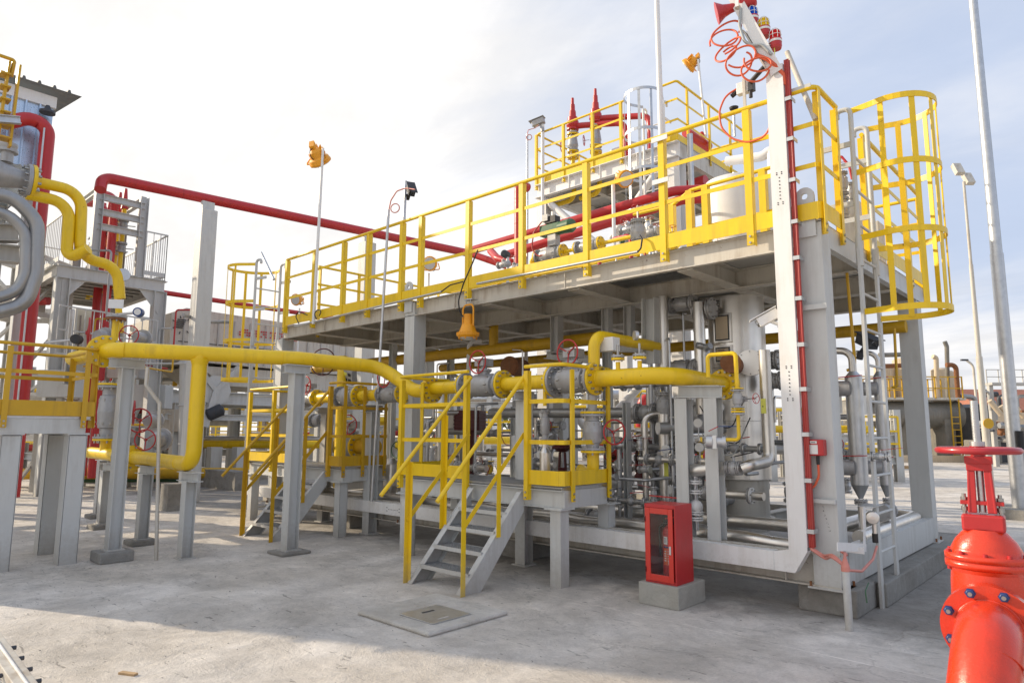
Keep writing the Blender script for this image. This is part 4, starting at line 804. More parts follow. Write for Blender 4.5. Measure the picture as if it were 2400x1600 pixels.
# ================================================================ orange red gate valve in the foreground
ad=V((.10,-1,0)).normalized(); vc=dp(2320,1476,2.92)-ad*.233; T=thing('gate_valve','large orange red gate valve with a horizontal red handwheel in the foreground','gate valve',(vc.x,vc.y,.1))
s_=ad.cross(Z).normalized()
bz0=dp(2306,1306,3.13).z-.012
sub(T,lambda b:(b.lathe(vc-ad*.17,ad,[(0,.13),(.10,.14),(.17,.145),(.24,.14),(.34,.115)],ORG,36),b.lathe(vc+Z*.0,Z,[(0,.155),(.16,.15),(.21,.145),(bz0-vc.z-.035,.15)],ORG,36)),'body')
def f(b):
    b.lathe(vc+ad*.17,ad,[(0,.184),(.03,.184)],ORG,40); b.lathe(vc+ad*.205,ad,[(0,.184),(.028,.184),(.028,.125),(.05,.112)],ORG,40)
sub(T,f,'flange',.002)
for i in range(8):
    a=2*PI*(i+.5)/8; q=vc+ad*.233+(s_*math.cos(a)+Z*math.sin(a))*.158
    sub(T,lambda b:(b.cyl(q-ad*.085,q+ad*.012,.013,BOLT,seg=12),b.lathe(q,ad,[(0,.022),(.002,.022),(.002,.018),(.018,.018),(.02,.016)],BLU,6),b.cyl(q+ad*.02,q+ad*.03,.009,BOLT,seg=10)),'bolt')
el=[vc+ad*.22,vc+ad*.44,vc+ad*.60-Z*.22-V((.03,0,0)),vc+ad*.66-Z*.60-V((.075,0,0))]
sub(T,lambda b:(b.tube(el,.124,ORG,.34,36),b.ring(vc+ad*.235,ad,.124,.006,ORG,36,6),b.ring(vc+ad*.50-Z*.09-V((.006,0,0)),(ad-Z*.75),.125,.004,ORG,36,6)),'elbow')
# bonnet
bz0=dp(2306,1306,3.13).z-.012
def f(b):
    n=40
    def oval(z,rx_,ry_):
        return [V((vc.x,vc.y,z))+s_*(rx_*math.cos(2*PI*k/n))+ad*(ry_*math.sin(2*PI*k/n)) for k in range(n)]
    prof=[(bz0-.05,.145,.12),(bz0-.034,.145,.12),(bz0-.034,.168,.14),(bz0-.004,.168,.14),(bz0-.004,.163,.135),(bz0,.163,.135),(bz0,.168,.14),(bz0+.028,.168,.14),(bz0+.028,.142,.115),(bz0+.05,.140,.113),(bz0+.09,.12,.098),(bz0+.125,.09,.08),(bz0+.14,.075,.07)]
    rings=[oval(*p) for p in prof]; vs=[p for r_ in rings for p in r_]; fs=[]
    for i in range(len(prof)-1):
        for k in range(n): fs.append((i*n+k,i*n+(k+1)%n,(i+1)*n+(k+1)%n,(i+1)*n+k))
    # s_ x ad = -Z or Z decides winding
    if s_.cross(ad).z<0: fs=[q[::-1] for q in fs]
    b.add(vs,fs,ORG,True)
sub(T,f,'bonnet')
sub(T,lambda b:[b.cyl(V((vc.x,vc.y,bz0-.05))+s_*(.154*math.cos(a))+ad*(.126*math.sin(a)),V((vc.x,vc.y,bz0+.042))+s_*(.154*math.cos(a))+ad*(.126*math.sin(a)),.010,RED,seg=6) for a in [2*PI*(k+.5)/10 for k in range(10)]],'bonnet_bolt_pattern')
yz=bz0+.125; g=V((vc.x,vc.y,0))
sub(T,lambda b:(b.obox(g+Z*(yz+.045),s_,ad,Z,.168,.12,.075,RED),),'gland_box',.01)
sub(T,lambda b:(b.obox(g+Z*(yz+.135),s_,ad,Z,.17,.05,.018,RED),[ (b.cyl(g+s_*q+Z*(yz+.06),g+s_*q+Z*(yz+.175),.009,BOLT,seg=8),b.cyl(g+s_*q+Z*(yz+.145),g+s_*q+Z*(yz+.16),.015,BOLT,seg=6),b.cyl(g+s_*q+Z*(yz+.095),g+s_*q+Z*(yz+.115),.015,BOLT,seg=6)) for q in(-.07,.07)]),'gland_follower',.002)
wz=dp(2303,1056,3.13).z
def f(b):
    for q in (-1,1):
        b.poly([g+s_*(q*.045)+Z*(yz+.09)-ad*.03,g+s_*(q*.045)+Z*(yz+.09)+ad*.035,g+s_*(q*.034)+Z*(wz-.06)+ad*.028,g+s_*(q*.034)+Z*(wz-.06)-ad*.022],s_*(q*.012),RED)
        b.poly([g+s_*(q*.020)+Z*(yz+.09)+ad*.02,g+s_*(q*.052)+Z*(yz+.09)+ad*.02,g+s_*(q*.040)+Z*(wz-.06)+ad*.016,g+s_*(q*.016)+Z*(wz-.06)+ad*.016],ad*.012,RED)
    b.obox(g+Z*(wz-.075),s_,ad,Z,.10,.07,.04,RED); b.obox(g+Z*(wz-.045),s_,ad,Z,.11,.08,.035,RED)
sub(T,f,'yoke',.004)
WR=paint('handwheel_red',(.42,.02,.028),.3,var=.06,coat=.25)
def f(b):
    c=g+Z*wz; b.ring(c,Z,.160,.016,WR,56,12)
    for k in range(5):
        a=2*PI*k/5+.3; d_=V((math.cos(a),math.sin(a),0)); b.tube([c+d_*.03-Z*.006,c+d_*.155],.011,WR,seg=8)
    b.lathe(c-Z*.03,Z,[(0,.03),(.05,.032)],WR,20)
sub(T,f,'handwheel')
sub(T,lambda b:(b.cyl(g+Z*(yz+.09),g+Z*(wz+.235),.0155,GALV,seg=18),b.lathe(g+Z*(wz+.02),Z,[(0,.032),(.022,.032)],GALV,6),[b.ring(g+Z*(wz+.05+.0075*i),Z,.0152,.0016,GALV,16,4) for i in range(24)]),'threaded_stem')
# ================================================================ pipework inside the skid
def vert(lab,px,py,y,z0,z1,pw,m,name='steel_pipe',grp='steel pipes inside the skid'):
    p=at(px,py,'y',y); return pipe(name,lab,[(p.x,y,z0),(p.x,y,z1)],rad(pw,p),m,grp)
sp0=at(1850,1275,'y',.3)
t=thing('clad_pipe','dented silver clad pipe lying along the front of the skid','pipe',(-4,.3,.45),'silver clad pipes on the skid')
def f(b):
    pts=[]; rs=[]; n=70
    for i in range(n+1):
        x=-8.6+8.2*i/n; pts.append((x,.30+.006*math.sin(i*1.3),sp0.z+.012*math.sin(i*.7))); rs.append(.062*(1+.035*math.sin(i*2.1)+.03*math.sin(i*.9)))
    b.sweep(pts,rs,INOX,18)
    for i in range(0,n,9): b.ring(pts[i],X,rs[i]+.001,.003,INOX,20,5)
sub(t,f,'cladding')
pipe('clad_pipe','silver clad pipe turning back behind the white tray at the vessel foot',[(-3.2,.85,.50),(-.55,.85,.52),(-.35,.85,.52),(-.35,2.4,.52)],.058,INOX,'silver clad pipes on the skid',bend=.16)
pipe('clad_pipe','silver clad pipe along the right end of the skid',[(-.12,.9,.47),(-.12,2.9,.47),(-.3,3.0,.47)],.06,INOX,'silver clad pipes on the skid',bend=.1)
c=dp(1735,1008,7.45); vr=.305
t=thing('steel_vessel','tall stainless clad vessel with bolted nozzles standing under the deck','vessel',(c.x,c.y,.45))
zs=at(1735,1120,'y',c.y).z
def f(b):
    b.lathe((c.x,c.y,zs),Z,[(0,vr),(2.85-zs,vr)],INOX,48)
    for z in (zs+.004,.62+zs,zs+1.2): b.ring((c.x,c.y,z),Z,vr+.001,.004,INOX,48,5)
    b.ring((c.x,c.y,zs+.3),V((.0,0,1)),vr,.003,INOX,48,5)
    b.tube([(c.x+vr*.62,c.y-vr*.79,zs),(c.x+vr*.62,c.y-vr*.79,2.84)],.003,INOX,seg=4)
sub(t,f,'cladding')
sub(t,lambda b:b.lathe((c.x,c.y,.45),Z,[(0,vr*1.06),(.012,vr*1.06),(.014,vr*.9),(zs-.45-.002,vr*.9)],BEI,40),'skirt')
for px,py,nd_,l_,rr in ((1712,1168,V((-.25,-1,0)),.14,.075),(1760,1002-150+0,V((.35,-1,0)),.05,.11)):
    q=at(px,py,'y',c.y-vr*.85); sub(t,lambda b:(b.lathe(q+nd_.normalized()*0,nd_.normalized(),[(-.1,rr*.8),(l_,rr*.8),(l_,rr*1.25),(l_+.03,rr*1.25),(l_+.035,rr*1.25),(l_+.065,rr*1.25)],CAST if rr<.1 else INOX,24),b.bolts(q+nd_.normalized()*(l_+.03),nd_,rr*1.08,8,.008,.1,BOLT)),'nozzle')
for z0,z1,m in ((2.36,2.62,INOX),(2.13,2.27,BEI)):
    xx=c.x-vr*.43+.12; yy=c.y-vr-.03
    sub(t,lambda b:(b.bx(xx-.10,yy,z0-.03,xx+.10,yy+.08,z1+.03,INOX),b.bx(xx-.082,yy-.006,z0-.008,xx+.082,yy-.001,z1+.008,DKG),b.bx(xx-.07,yy-.009,z0+.006,xx+.07,yy-.0065,z1-.006,CRM),[b.bx(xx-.055,yy-.0105,z1-.03-.028*i,xx+.02+.03*(i%2),yy-.0095,z1-.022-.028*i,BRZ) for i in range(3 if m is BEI else 0)]),'name_plate',.004)
for k in range(5): pass
sub(t,lambda b:(b.bx(c.x-vr*.9,c.y-vr-.02,2.72,c.x-.02,c.y-vr*.7,2.83,SHD),[b.bx(c.x-vr*.88,c.y-vr-.024,2.735+.02*i,c.x-.03,c.y-vr-.0195,2.742+.02*i,BLK) for i in range(4)]),'vent_box')
vx=at(1797,950,'y',.45)
pz=at(1700,1095,'y',.12).z
pipe('steel_pipe','silver pipe dropping in front of the vessel and turning to the blanked end',[(vx.x,.45,at(1797,820,'y',.45).z),(vx.x,.45,pz+.05),(vx.x-.02,.12,pz+.03),(at(1740,1092,'y',.1).x,.1,pz)],.05,INOX,'steel pipes inside the skid',bend=.09)
b=B(); p=vx; b.bx(vx.x-.03,.394,1.53,vx.x+.015,.396,1.66,YST); b.bx(vx.x-.015,.392,1.585,vx.x-.008,.3935,1.6,INK); one(b,'pipe_sticker','yellow sticker on the silver pipe beside the vessel','sticker')
e0_=at(1624,1102,'y',.1)
pipe('steel_pipe','silver pipe stub with a white blanking disc above the fire cabinet',[(e0_.x,.1,e0_.z),(at(1702,1096,'y',.1).x,.1,pz)],.057,INOX,'steel pipes inside the skid')
valve('lever_valve','silver ball valve with a black lever between the disc stub and the vessel',(at(1720,1094,'y',.1).x,.1,pz),X,.10,.045,.062,fm=CAST,lever=(V((.95,-.2,.22)),.2,BLK),group='lever valves',nb=6)
# hanging valve stack under the stub
x=at(1630,1160,'y',.1).x
zt=e0_.z-.05; zb_=at(1630,1225,'y',.1).z
t=thing('valve_stack','white valve body between stacked flanges with rusty bolts beside the fire cabinet','valve',(x,.1,zb_))
sub(t,lambda b:(b.cyl((x,.1,zb_-.06),(x,.1,zt),.022,GALV),b.ball((x,.1,(zt+zb_)/2-.06),.062,WHT)),'body')
for z,mm in ((zt-.05,WHT),(zt-.135,WHT),(zb_+.09,WHT),(zb_+.04,WHT)): flange(t,V((x,.1,z)),Z,.062,.013,mm,mm,6,.02)
sub(t,lambda b:b.bar((x-.42,.02,zt-.19),(x-.04,.05,zt-.20),.028,.009,RED,Z),'lever')
# bypass in front of the vessel flange
y_=-.12; A_=at(1660,884,'y',y_); B_=at(1660,832,'y',y_); C_=at(1724,832,'y',y_); D_=at(1727,902,'y',y_)
pipe('yellow_pipe','thin yellow gooseneck looping over the vessel flange',[A_,V((A_.x,y_,B_.z)),V((D_.x,y_,B_.z)),V((D_.x,y_,D_.z))],.018,YEL,'yellow gas pipe runs',bend=.035)
zv=at(1727,934,'y',y_).z
valve('globe_valve','small grey globe valve with a little red wheel beside the gooseneck',(D_.x,y_,zv),Z,.15,.03,.055,fm=YEL,wh=(V((.97,-.25,0)),.12,.042),up=V((.25,.97,0)),group='small valves',nb=4)
f2=thing('flange_pair','grey and yellow flange pair with rusty bolts under the globe valve','flange',(D_.x,y_,zv-.17))
flange(f2,V((D_.x,y_,at(1727,967,'y',y_).z)),Z,.056,.014,CAST,YEL,4,.02)
E_=at(1730,1030,'y',y_); F_=at(1700,1033,'y',y_)
pipe('yellow_pipe','thin yellow pipe bent from the flange pair to the bolted silver cap',[(D_.x,y_,at(0,975,'y',y_).z),(D_.x,y_,E_.z),(F_.x,y_,E_.z)],.015,YEL,'yellow gas pipe runs',bend=.03)
g_=at(1662,1035,'y',y_-.02)
t=thing('lever_valve','bolted silver ball valve with a blue and red lever on the portal stand','valve',g_-Z*.07,'lever valves')
ax=V((.92,.35,0)).normalized()
sub(t,lambda b:(b.lathe(g_-ax*.02,ax,[(0,.058),(.05,.062),(.05,.045),(.13,.045),(.13,.058),(.16,.058)],GALV,24),b.bolts(g_-ax*.02,ax,.04,5,.010,.03,BOLT)),'body'); sub(t,lambda b:b.obox(g_+ax*.07-V((0,.06,0)),X,Y,Z,.035,.004,.11,STK),'tag'); sub(t,lambda b:b.bar(g_+V((.0,0,.09)),g_+V((.08,.02,.13)),.018,.006,RED,Z),'lever_arm'); sub(t,lambda b:b.bar(g_+V((.08,.02,.13)),g_+V((.27,.04,.13)),.018,.007,BLU,Z),'lever')
# verticals and horizontals
vert('silver upright pipe directly beside the hanging grey post',1555,800,1.0,1.95,2.85,24,INOX)
vert('silver upright pipe left of the tall vessel with a bend at the top',1640,800,1.1,1.55,2.75,27,INOX)
vert('silver upright pipe standing left of the portal legs with a yellow sticker',1558,1120,.85,.45,1.55,24,INOX)
p=at(1556,1105,'y',.72); b=B(); b.bx(p.x-.03,.775,p.z-.07,p.x+.02,.777,p.z+.09,YST); one(b,'pipe_sticker','yellow sticker low on the silver upright pipe behind the cabinet','sticker')
pipe('steel_pipe','grey header pipe crossing behind the near platform',[at(1150,968,'y',1.0),at(1520,967,'y',1.0)],.06,PIPG,'steel pipes inside the skid')
pipe('steel_pipe','grey pipe with a white disc end pointing at the camera side',[at(1546,1003,'y',.7),at(1545,1003,'y',.7)+V((.03,.02,0)),at(1700,1000,'y',1.1)],.062,PIPG,'steel pipes inside the skid')
b=B(); q=at(1545,1003,'y',.7); b.lathe(q-V((.004,.0,0)),V((-.55,-.8,0)),[(0,.063),(.012,.063)],WHT,24); one(b,'blanking_disc','white round blanking disc on the grey pipe end','disc')
pipe('steel_pipe','thin bent handrail like pipe crossing low behind the portal legs',[at(1432,1120,'y',.6),at(1510,1125,'y',.6),at(1600,1115,'y',.9)],.018,GALV,'steel pipes inside the skid')
pipe('steel_pipe','bright silver horizontal pipe between the green valve and the portal leg',[at(1495,1020,'y',1.6),at(1600,1020,'y',1.6)],.055,INOX,'steel pipes inside the skid')
pipe('steel_pipe','grey pipe passing left under the far half of the deck',[at(650,990,'y',1.4),at(760,985,'y',1.4)],.08,PIPG,'steel pipes inside the skid')
pipe('steel_pipe','grey pipe behind the stair of the near platform',[at(1010,1010,'y',1.5),at(1140,1012,'y',1.5)],.05,PIPG,'steel pipes inside the skid')
pipe('steel_pipe','vertical insulated grey bottle pipe beside the near stair rail',[at(1207,1020,'y',.9),at(1207,1060,'y',.9)],.065,GALV,'steel pipes inside the skid')
for lab,px,py,y,L_,r_,fr_,ax in (('green grey upright valve on the header left of the portal stand',1556,955,1.0,.30,.06,.09,Z),('second green grey upright valve partly behind the portal leg',1636,975,1.2,.28,.055,.085,Z),('bolted flange valve at the right end of the grey header',1515,968,1.0,.2,.065,.11,X),
    ('grey flanged valve high between the two silver uprights',1598,868,1.1,.34,.085,.12,X),('grey flanged valve at the top of the silver uprights',1600,712,1.15,.26,.06,.10,X),('flanged nozzle valve just under the deck left of the vessel plates',1650,725,1.2,.16,.08,.12,X),
    ('dark flanged valve right of the vessel behind the tray',1800,845,1.6,.22,.07,.11,X),('round dark flange on the right flank of the vessel',1818,892,1.5,.12,.06,.10,X),('low grey valve lying on the skid behind the header leg',1445,1130,.9,.24,.06,.09,X),('low valve beside the maroon actuator stem',1620,1125,1.0,.2,.05,.08,X),
    ('small valve lying on the skid left of the fire cabinet',1400,1210,.55,.2,.05,.08,X),('grey valve on the pipe left of the middle platform',745,985,1.4,.26,.08,.13,X),('flanged valve on the bottle shaped strainer beyond the near stair',922,1100,.6,.2,.09,.14,Z)):
    p=at(px,py,'y',y); valve('flanged_valve',lab,p,ax,L_,r_,fr_,body=GRN if 'green' in lab and 0 else CAST,fm=CAST,group='grey valves inside the skid')
def actuator(lab,px,py,y,k=1.):
    p=at(px,py,'y',y); t=thing('actuator_valve',lab,'control valve',p-Z*.4*k,'maroon control valves')
    sub(t,lambda b:(b.lathe(p+Z*.05*k,-Z,[(0,.10*k),(.03*k,.125*k),(.035*k,.135*k),(.045*k,.135*k),(.05*k,.12*k),(.09*k,.06*k),(.10*k,.03*k)],DRD,28),b.bolts(p+Z*.01*k,Z,.128*k,12,.006*k,.04*k,DRD)),'diaphragm_housing')
    sub(t,lambda b:(b.cyl(p-Z*.04*k,p-Z*.38*k,.012*k,GALV,seg=8),b.bar(p-Z*.05*k-X*.04*k,p-Z*.24*k-X*.05*k,.02*k,.03*k,DRD,Y),b.bar(p-Z*.05*k+X*.04*k,p-Z*.24*k+X*.05*k,.02*k,.03*k,DRD,Y),b.lathe(p-Z*.24*k,-Z,[(0,.06*k),(.04*k,.06*k),(.08*k,.045*k),(.12*k,.07*k),(.17*k,.075*k)],DRD,20)),'yoke')
actuator('maroon mushroom topped control valve left of the sticker pipe',1500,1038,1.1,1.0)
actuator('maroon control valve half hidden behind the drain bottle',1318,1050,1.3,1.0)
actuator('maroon control valve low behind the near platform railing',1442,1070,1.9,.8)
p=at(1102,985,'y',1.2)
t=thing('electric_actuator','large maroon electric actuator box behind the near stair','actuator',p-Z*.9)
sub(t,lambda b:(b.obox(p,V((.9,.4,0)).normalized(),V((-.4,.9,0)).normalized(),Z,.38,.28,.28,DRD),[b.obox(p+Z*(.1-.05*i),V((.9,.4,0)).normalized(),V((-.4,.9,0)).normalized(),Z,.40,.30,.012,DRD) for i in range(5)]),'housing',.02)
sub(t,lambda b:b.lathe(p-Z*.14,-Z,[(0,.07),(.5,.05),(.52,.1),(.7,.11)],DRD,20),'stem'); sub(t,lambda b:(b.obox(p+V((-.32,-.05,.0)),X,Y,Z,.2,.14,.22,BEI)),'terminal_box',.006)
for lab,px,py,y,rr in (('small bright red wheel far behind the middle platform',915,1015,2.6,.085),('red wheel low behind the near platform corner',1432,1062,1.7,.10),('red wheel between the portal legs',1583,1085,2.4,.11),('dark green wheel on the bottle shaped strainer',932,1053,.5,.115)):
    p=at(px,py,'y',y); t=thing('wheel_valve',lab,'valve',p-Z*.2,'loose wheeled valves'); wheel(t,p,V((.2,-.95,.1)),rr,GRN if 'green' in lab else RED); sub(t,lambda b:b.lathe(p+Y*.12,Y,[(0,.05),(.05,.07),(.15,.07),(.16,.1),(.19,.1)],CAST if 'green' in lab else RED,16),'body')
t=thing('strainer','silver bottle shaped strainer under the green wheel','strainer',at(915,1100,'y',.45))
p=at(917,1095,'y',.45); sub(t,lambda b:b.lathe(p-Z*.35,Z,[(0,.09),(.1,.12),(.4,.12),(.48,.06)],INOX,24),'body')
# slender uprights, gauges, levers and tags crowding the right half of the skid
rg=random.Random(21)
for i,(pxa,pxb,py,y,r_) in enumerate(((1440,1590,1045,.95,.035),(1500,1660,1075,.7,.03),(1440,1560,1090,1.3,.045),(1690,1800,1050,1.0,.03),(1215,1300,1085,.8,.04),(1600,1790,1150,.75,.04),(1430,1600,1170,.6,.028),(1440,1640,905,1.5,.035),(1010,1140,1090,.9,.045),(1560,1800,1125,1.9,.05))):
    a,c_=at(pxa,py,'y',y),at(pxb,py,'y',y); c_.z=a.z; t=thing('branch_line',('bright','lower bright','grey','short','stubby','long low','thin low','high','left','rear')[i]+' horizontal silver line with bolted flanges in the skid','pipe',(a+c_)/2-Z*.1,'flanged silver lines in the skid')
    sub(t,lambda b:(b.cyl(a,c_,r_,INOX if i%3 else PIPG,seg=14),b.tube([(a+c_)/2,(a+c_)/2-Z*.25,(a+c_)/2-Z*.25+Y*.3],r_*.6,GALV,.05,10)),'pipe_wall')
    for k in (.12,.5,.85): flange(t,a+(c_-a)*k,X,r_*1.9,.014,CAST,(GALV,CAST,WHT)[i%3],6,.014)
    q=a+(c_-a)*.3; sub(t,lambda b:(b.ball(q,r_*1.7,CAST),b.cyl(q,q+Z*r_*3,r_*.3,BOLT,seg=8),b.bar(q+Z*r_*3,q+Z*r_*3.2+V((.17,-.03,.02)),.02,.008,(RED,BLU,RED)[i%3],Z)),'ball_valve')
for i in range(30):
    px=rg.choice((rg.uniform(1210,1300),rg.uniform(1425,1700),rg.uniform(1425,1700),rg.uniform(1000,1120))); y=rg.uniform(.7,2.2); p=at(px,1000,'y',y); z1=rg.uniform(1.0,2.8)
    pipe('slender_pipe','slender upright pipe in the crowded right half of the skid',[(p.x,y,.45),(p.x,y,z1),(p.x+rg.uniform(-.2,.2),y+rg.uniform(-.1,.3),z1+.02)],rg.choice((.012,.018,.028,.035)),rg.choice((INOX,GALV,PIPG,GALV,WHT)),'slender uprights in the skid',seg=8)
for i in range(16):
    px=rg.choice((rg.uniform(1215,1290),rg.uniform(1430,1690),rg.uniform(1430,1690))); y=rg.uniform(.5,1.4); p=at(px,rg.uniform(930,1160),'y',y); t=thing('pressure_gauge','small round pressure gauge on a thin siphon among the pipes','gauge',p-Z*.15,'pressure gauges inside the skid')
    sub(t,lambda b:(b.lathe(p,V((.35,-1,0)),[(-.02,.045),(.02,.045)],GALV,18),b.lathe(p,V((.35,-1,0)),[(.021,.04),(.022,.04)],STK,18),b.cyl(p,p-Z*.16,.007,GALV,seg=6)),'dial')
for i in range(18):
    px=rg.choice((rg.uniform(1215,1290),rg.uniform(1430,1700),rg.uniform(1430,1700),rg.uniform(1940,2080))); y=rg.uniform(.4,1.5); p=at(px,rg.uniform(950,1190),'y',y); d=V((rg.choice((-1,1)),rg.uniform(-.4,.2),rg.uniform(-.1,.3)))
    valve('lever_valve','little silver ball valve with a coloured lever among the pipes',p,rg.choice((X,Z)),.11,.024,.042,body=rg.choice((GALV,CAST)),fm=GALV,lever=(d,.16,rg.choice((RED,RED,BLU,BLK))),group='little lever valves in the skid',nb=4)
for i in range(14):
    px=rg.choice((rg.uniform(1440,1700),rg.uniform(1000,1290))); y=rg.uniform(.5,1.6); a=at(px,rg.uniform(950,1150),'y',y); z=a.z
    cable('thin dark signal cable sagging between the instruments',[a,a+V((.12,.0,-.2)),a+V((.3,.05,-.22)),a+V((.42,.08,.05))],.006,rg.choice((BLK,BLK,GCB,RCB)),.08,'signal cables in the skid')
# thin instrument tubes and clutter: each bent tube its own thing
rnd=random.Random(5)
for i in range(70):
    x=rnd.uniform(-8.2,-.5); y=rnd.uniform(1.3,3.0); z=rnd.uniform(.5,1.6); l=rnd.uniform(.3,1.1); r_=rnd.choice((.012,.018,.03,.045)); m=rnd.choice((GALV,PIPG,INOX,PIPG,RED if i%4==0 else CAST,CAST,BEI)); a=V((x,y,z)); d1=rnd.choice((X,Y,Z,-X)); d2=rnd.choice((Z,X,-Z,Y))
    if abs(d1.dot(d2))>.9: d2=Y if abs(d1.y)<.9 else Z
    q=a+d1*l; q2=q+d2*rnd.uniform(.15,.5); q2.z=max(.4,min(2.6,q2.z)); q2.y=min(q2.y,3.1)
    pipe('instrument_tube','bent steel tube among the crowded pipework inside the skid',[a,q,q2],r_,m,'bent tubes inside the skid',seg=8)
for i in range(40):
    x=-8.2+i*.195; y=rnd.uniform(1.5,3.0); z=rnd.uniform(.7,1.5); k=rnd.uniform(.7,1.3)
    valve('small_valve','small flanged valve among the crowded pipework inside the skid',(x,y,z),rnd.choice((X,Z,X)),.2*k,.045*k,.075*k,body=CAST,fm=rnd.choice((CAST,CAST,YEL,GALV)),wh=(rnd.choice((-Y,Z)),.12,.07*k) if i%3==0 else None,group='crowded small valves inside the skid',nb=6)
for i,x in enumerate((-7.4,-6.0,-4.6,-3.4,-2.35,-.75)):
    for y in (1.9,) if i%2 else (1.4,2.7):
        b=B(); b.ib((x,y,.45),(x,y,2.8 if i%3==0 else 1.7),.1,.1,GRY,.008,X); one(b,'inner_post','grey steel post standing inside the skid among the pipes','post','inner posts of the skid')
pp=at(1470,1050,'y',.75); b=B(); b.ch((pp.x,.75,.45),(pp.x,.75,1.68),.09,.05,GRY,.006,X,1); one(b,'instrument_stand','pale angle post with black bands in front of the inner columns','post')
# right end: slim cyclone vessels seen through the ladder
for lab,px,y,D_k in (('slim pale cylinder with a cone bottom behind the near column',2007,1.1,1),('second slim cylinder with a cone bottom behind the ladder rungs',2068,2.1,1)):
    p=at(px,1000,'y',y); r_=rad(38 if y<2 else 26,p); zt=at(px,868,'y',y).z; z0=at(px,1135,'y',y).z
    t=thing('cyclone_vessel',lab,'vessel',(p.x,p.y,.45),'slim cylinders at the skid end')
    sub(t,lambda b:b.lathe(p+Z*(zt-p.z),-Z,[(0,r_*.35),(.06,r_),(zt-z0,r_),(zt-z0+.12,r_*.25)],GALV,28),'shell')
    sub(t,lambda b:(b.tube([p+Z*(zt-p.z-.02),p+Z*(zt-p.z+.18),p+Z*(zt-p.z+.2)+V((-.2,.0,0))],r_*.45,INOX,.1,14)),'elbow')
    flange(t,V((p.x,p.y,z0-.15)),Z,r_*.75,.015,CAST,CAST,8); sub(t,lambda b:b.cyl((p.x,p.y,z0-.16),(p.x,p.y,.45),r_*.4,INOX),'leg_pipe')
    for zz in (at(px,910,'y',y).z,at(px,1095,'y',y).z):
        q=V((p.x-r_*.3,p.y-r_*.6,zz)); d_=V((-1,-.25,0)).normalized()
        sub(t,lambda b:(b.lathe(q,d_,[(0,.07),(.16,.07),(.16,.1),(.18,.1),(.186,.1),(.206,.1)],CAST,24),b.bolts(q+d_*.183,d_,.087,8,.007,.07,BOLT)),'nozzle')
        sub(t,lambda b:b.bar(q+V((-.1,-.03,.1)),q+V((.12,-.05,.11)),.02,.008,RED,Z),'lever')
pipe('yellow_pipe','thin yellow pipe hanging from the deck behind the near column',[at(1985,640,'y',1.1),at(2003,840,'y',1.1),at(2003,862,'y',1.1),at(1985,868,'y',1.1)],.014,YEL2,'yellow gas pipe runs',bend=.04)
pipe('yellow_pipe','thin yellow pipe hanging from the deck behind the ladder',[at(2096,770,'y',2.6),at(2103,905,'y',2.6),at(2090,908,'y',2.6)],.014,YEL2,'yellow gas pipe runs',bend=.04)
pipe('yellow_pipe','dull yellow pipe running back under the right end of the deck',[(-8.0,3.0,2.55),(-.1,3.0,2.55)],.07,YEL2,'yellow gas pipe runs')
valve('flanged_valve','valve on the silver pipe at the foot of the ladder',(-.12,1.75,.62),Y,.22,.05,.08,fm=CAST,group='grey valves inside the skid')
camera_('dark camera under the deck behind the ladder',at(2032,800,'y',1.6),(.5,-.4,-.3),DKG,1.1)
camera_('bright white camera box hanging beside the tray under the deck',at(1800,745,'y',-.02),(-.75,-.35,-.45),WHT,.9)
# ================================================================ things on the deck
c=at(1722,440,'y',1.75); r_=rad(142,c)
t=thing('white_drum','white insulated drum with a domed top standing on the deck','tank',(c.x,c.y,DK)); zt=at(1722,402,'y',1.75).z-.13
sub(t,lambda b:(b.lathe((c.x,c.y,DK+.01),Z,[(0,r_),(zt-DK-.08,r_),(zt-DK-.02,r_*.93),(zt-DK+.0,r_*.8),(zt-DK+.02,0)],WHT,48),b.ring((c.x,c.y,DK+.32),Z,r_+.003,.006,BEI,48,5)),'shell')
sub(t,lambda b:(b.cyl((c.x-.0,c.y,zt),(c.x,c.y,zt+.12),.018,GALV)),'nozzle')
q=at(1703,378,'y',1.75); q1=at(1785,372,'y',1.75); q2=at(1812,420,'y',1.75)
pipe('insulated_pipe','fat cream pipe bending down behind the white drum',[q,q1+V((.03,0,.02)),V((q2.x,1.75,q.z)),V((q2.x,1.75,DK+.05))],.055,WHT,bend=.2)
pipe('insulated_pipe','short cream pipe on two stubs right of the white drum',[(q2.x-.0,1.2,DK+.12),(q2.x+.25,1.2,DK+.12)],.05,BEI)
# valve line with the green actuator
Yd=.55; v1=at(1290,595,'y',Yd); v2=at(1378,580,'y',Yd); v3=at(1492,560,'y',Yd)
Zl=lambda px:v1.z+(v2.z-v1.z)*(px-1290)/88.
AX=lambda px:at(px,595-(px-1290)*.17,'y',Yd).x
zd=(v1.z+v2.z)/2
valve('flanged_valve','grey valve under the green actuator on the deck',(AX(1290),Yd,zd),X,AX(1320)-AX(1262),.065,.095,group='valves on the deck')
g=V((AX(1298),Yd,zd+.30))
t=thing('pneumatic_actuator','green pneumatic actuator with a positioner on top','actuator',g-Z*.2)
sub(t,lambda b:(b.obox(g-V((.03,0,0)),X,Y,Z,.30,.11,.13,GRN),b.lathe(g+V((.1,0,.0)),X,[(0,.075),(.16,.085),(.19,.07)],GRN,20)),'cylinder',.008)
sub(t,lambda b:(b.obox(g+V((-.02,0,.12)),X,Y,Z,.16,.1,.08,BLK),b.obox(g+V((-.09,-.03,.15)),X,Y,Z,.09,.07,.08,CAST),b.cyl(g+V((0,0,.16)),g+V((0,0,.22)),.03,STK)),'positioner'); sub(t,lambda b:b.obox(g-Z*.13,X,Y,Z,.12,.09,.14,CAST),'yoke')
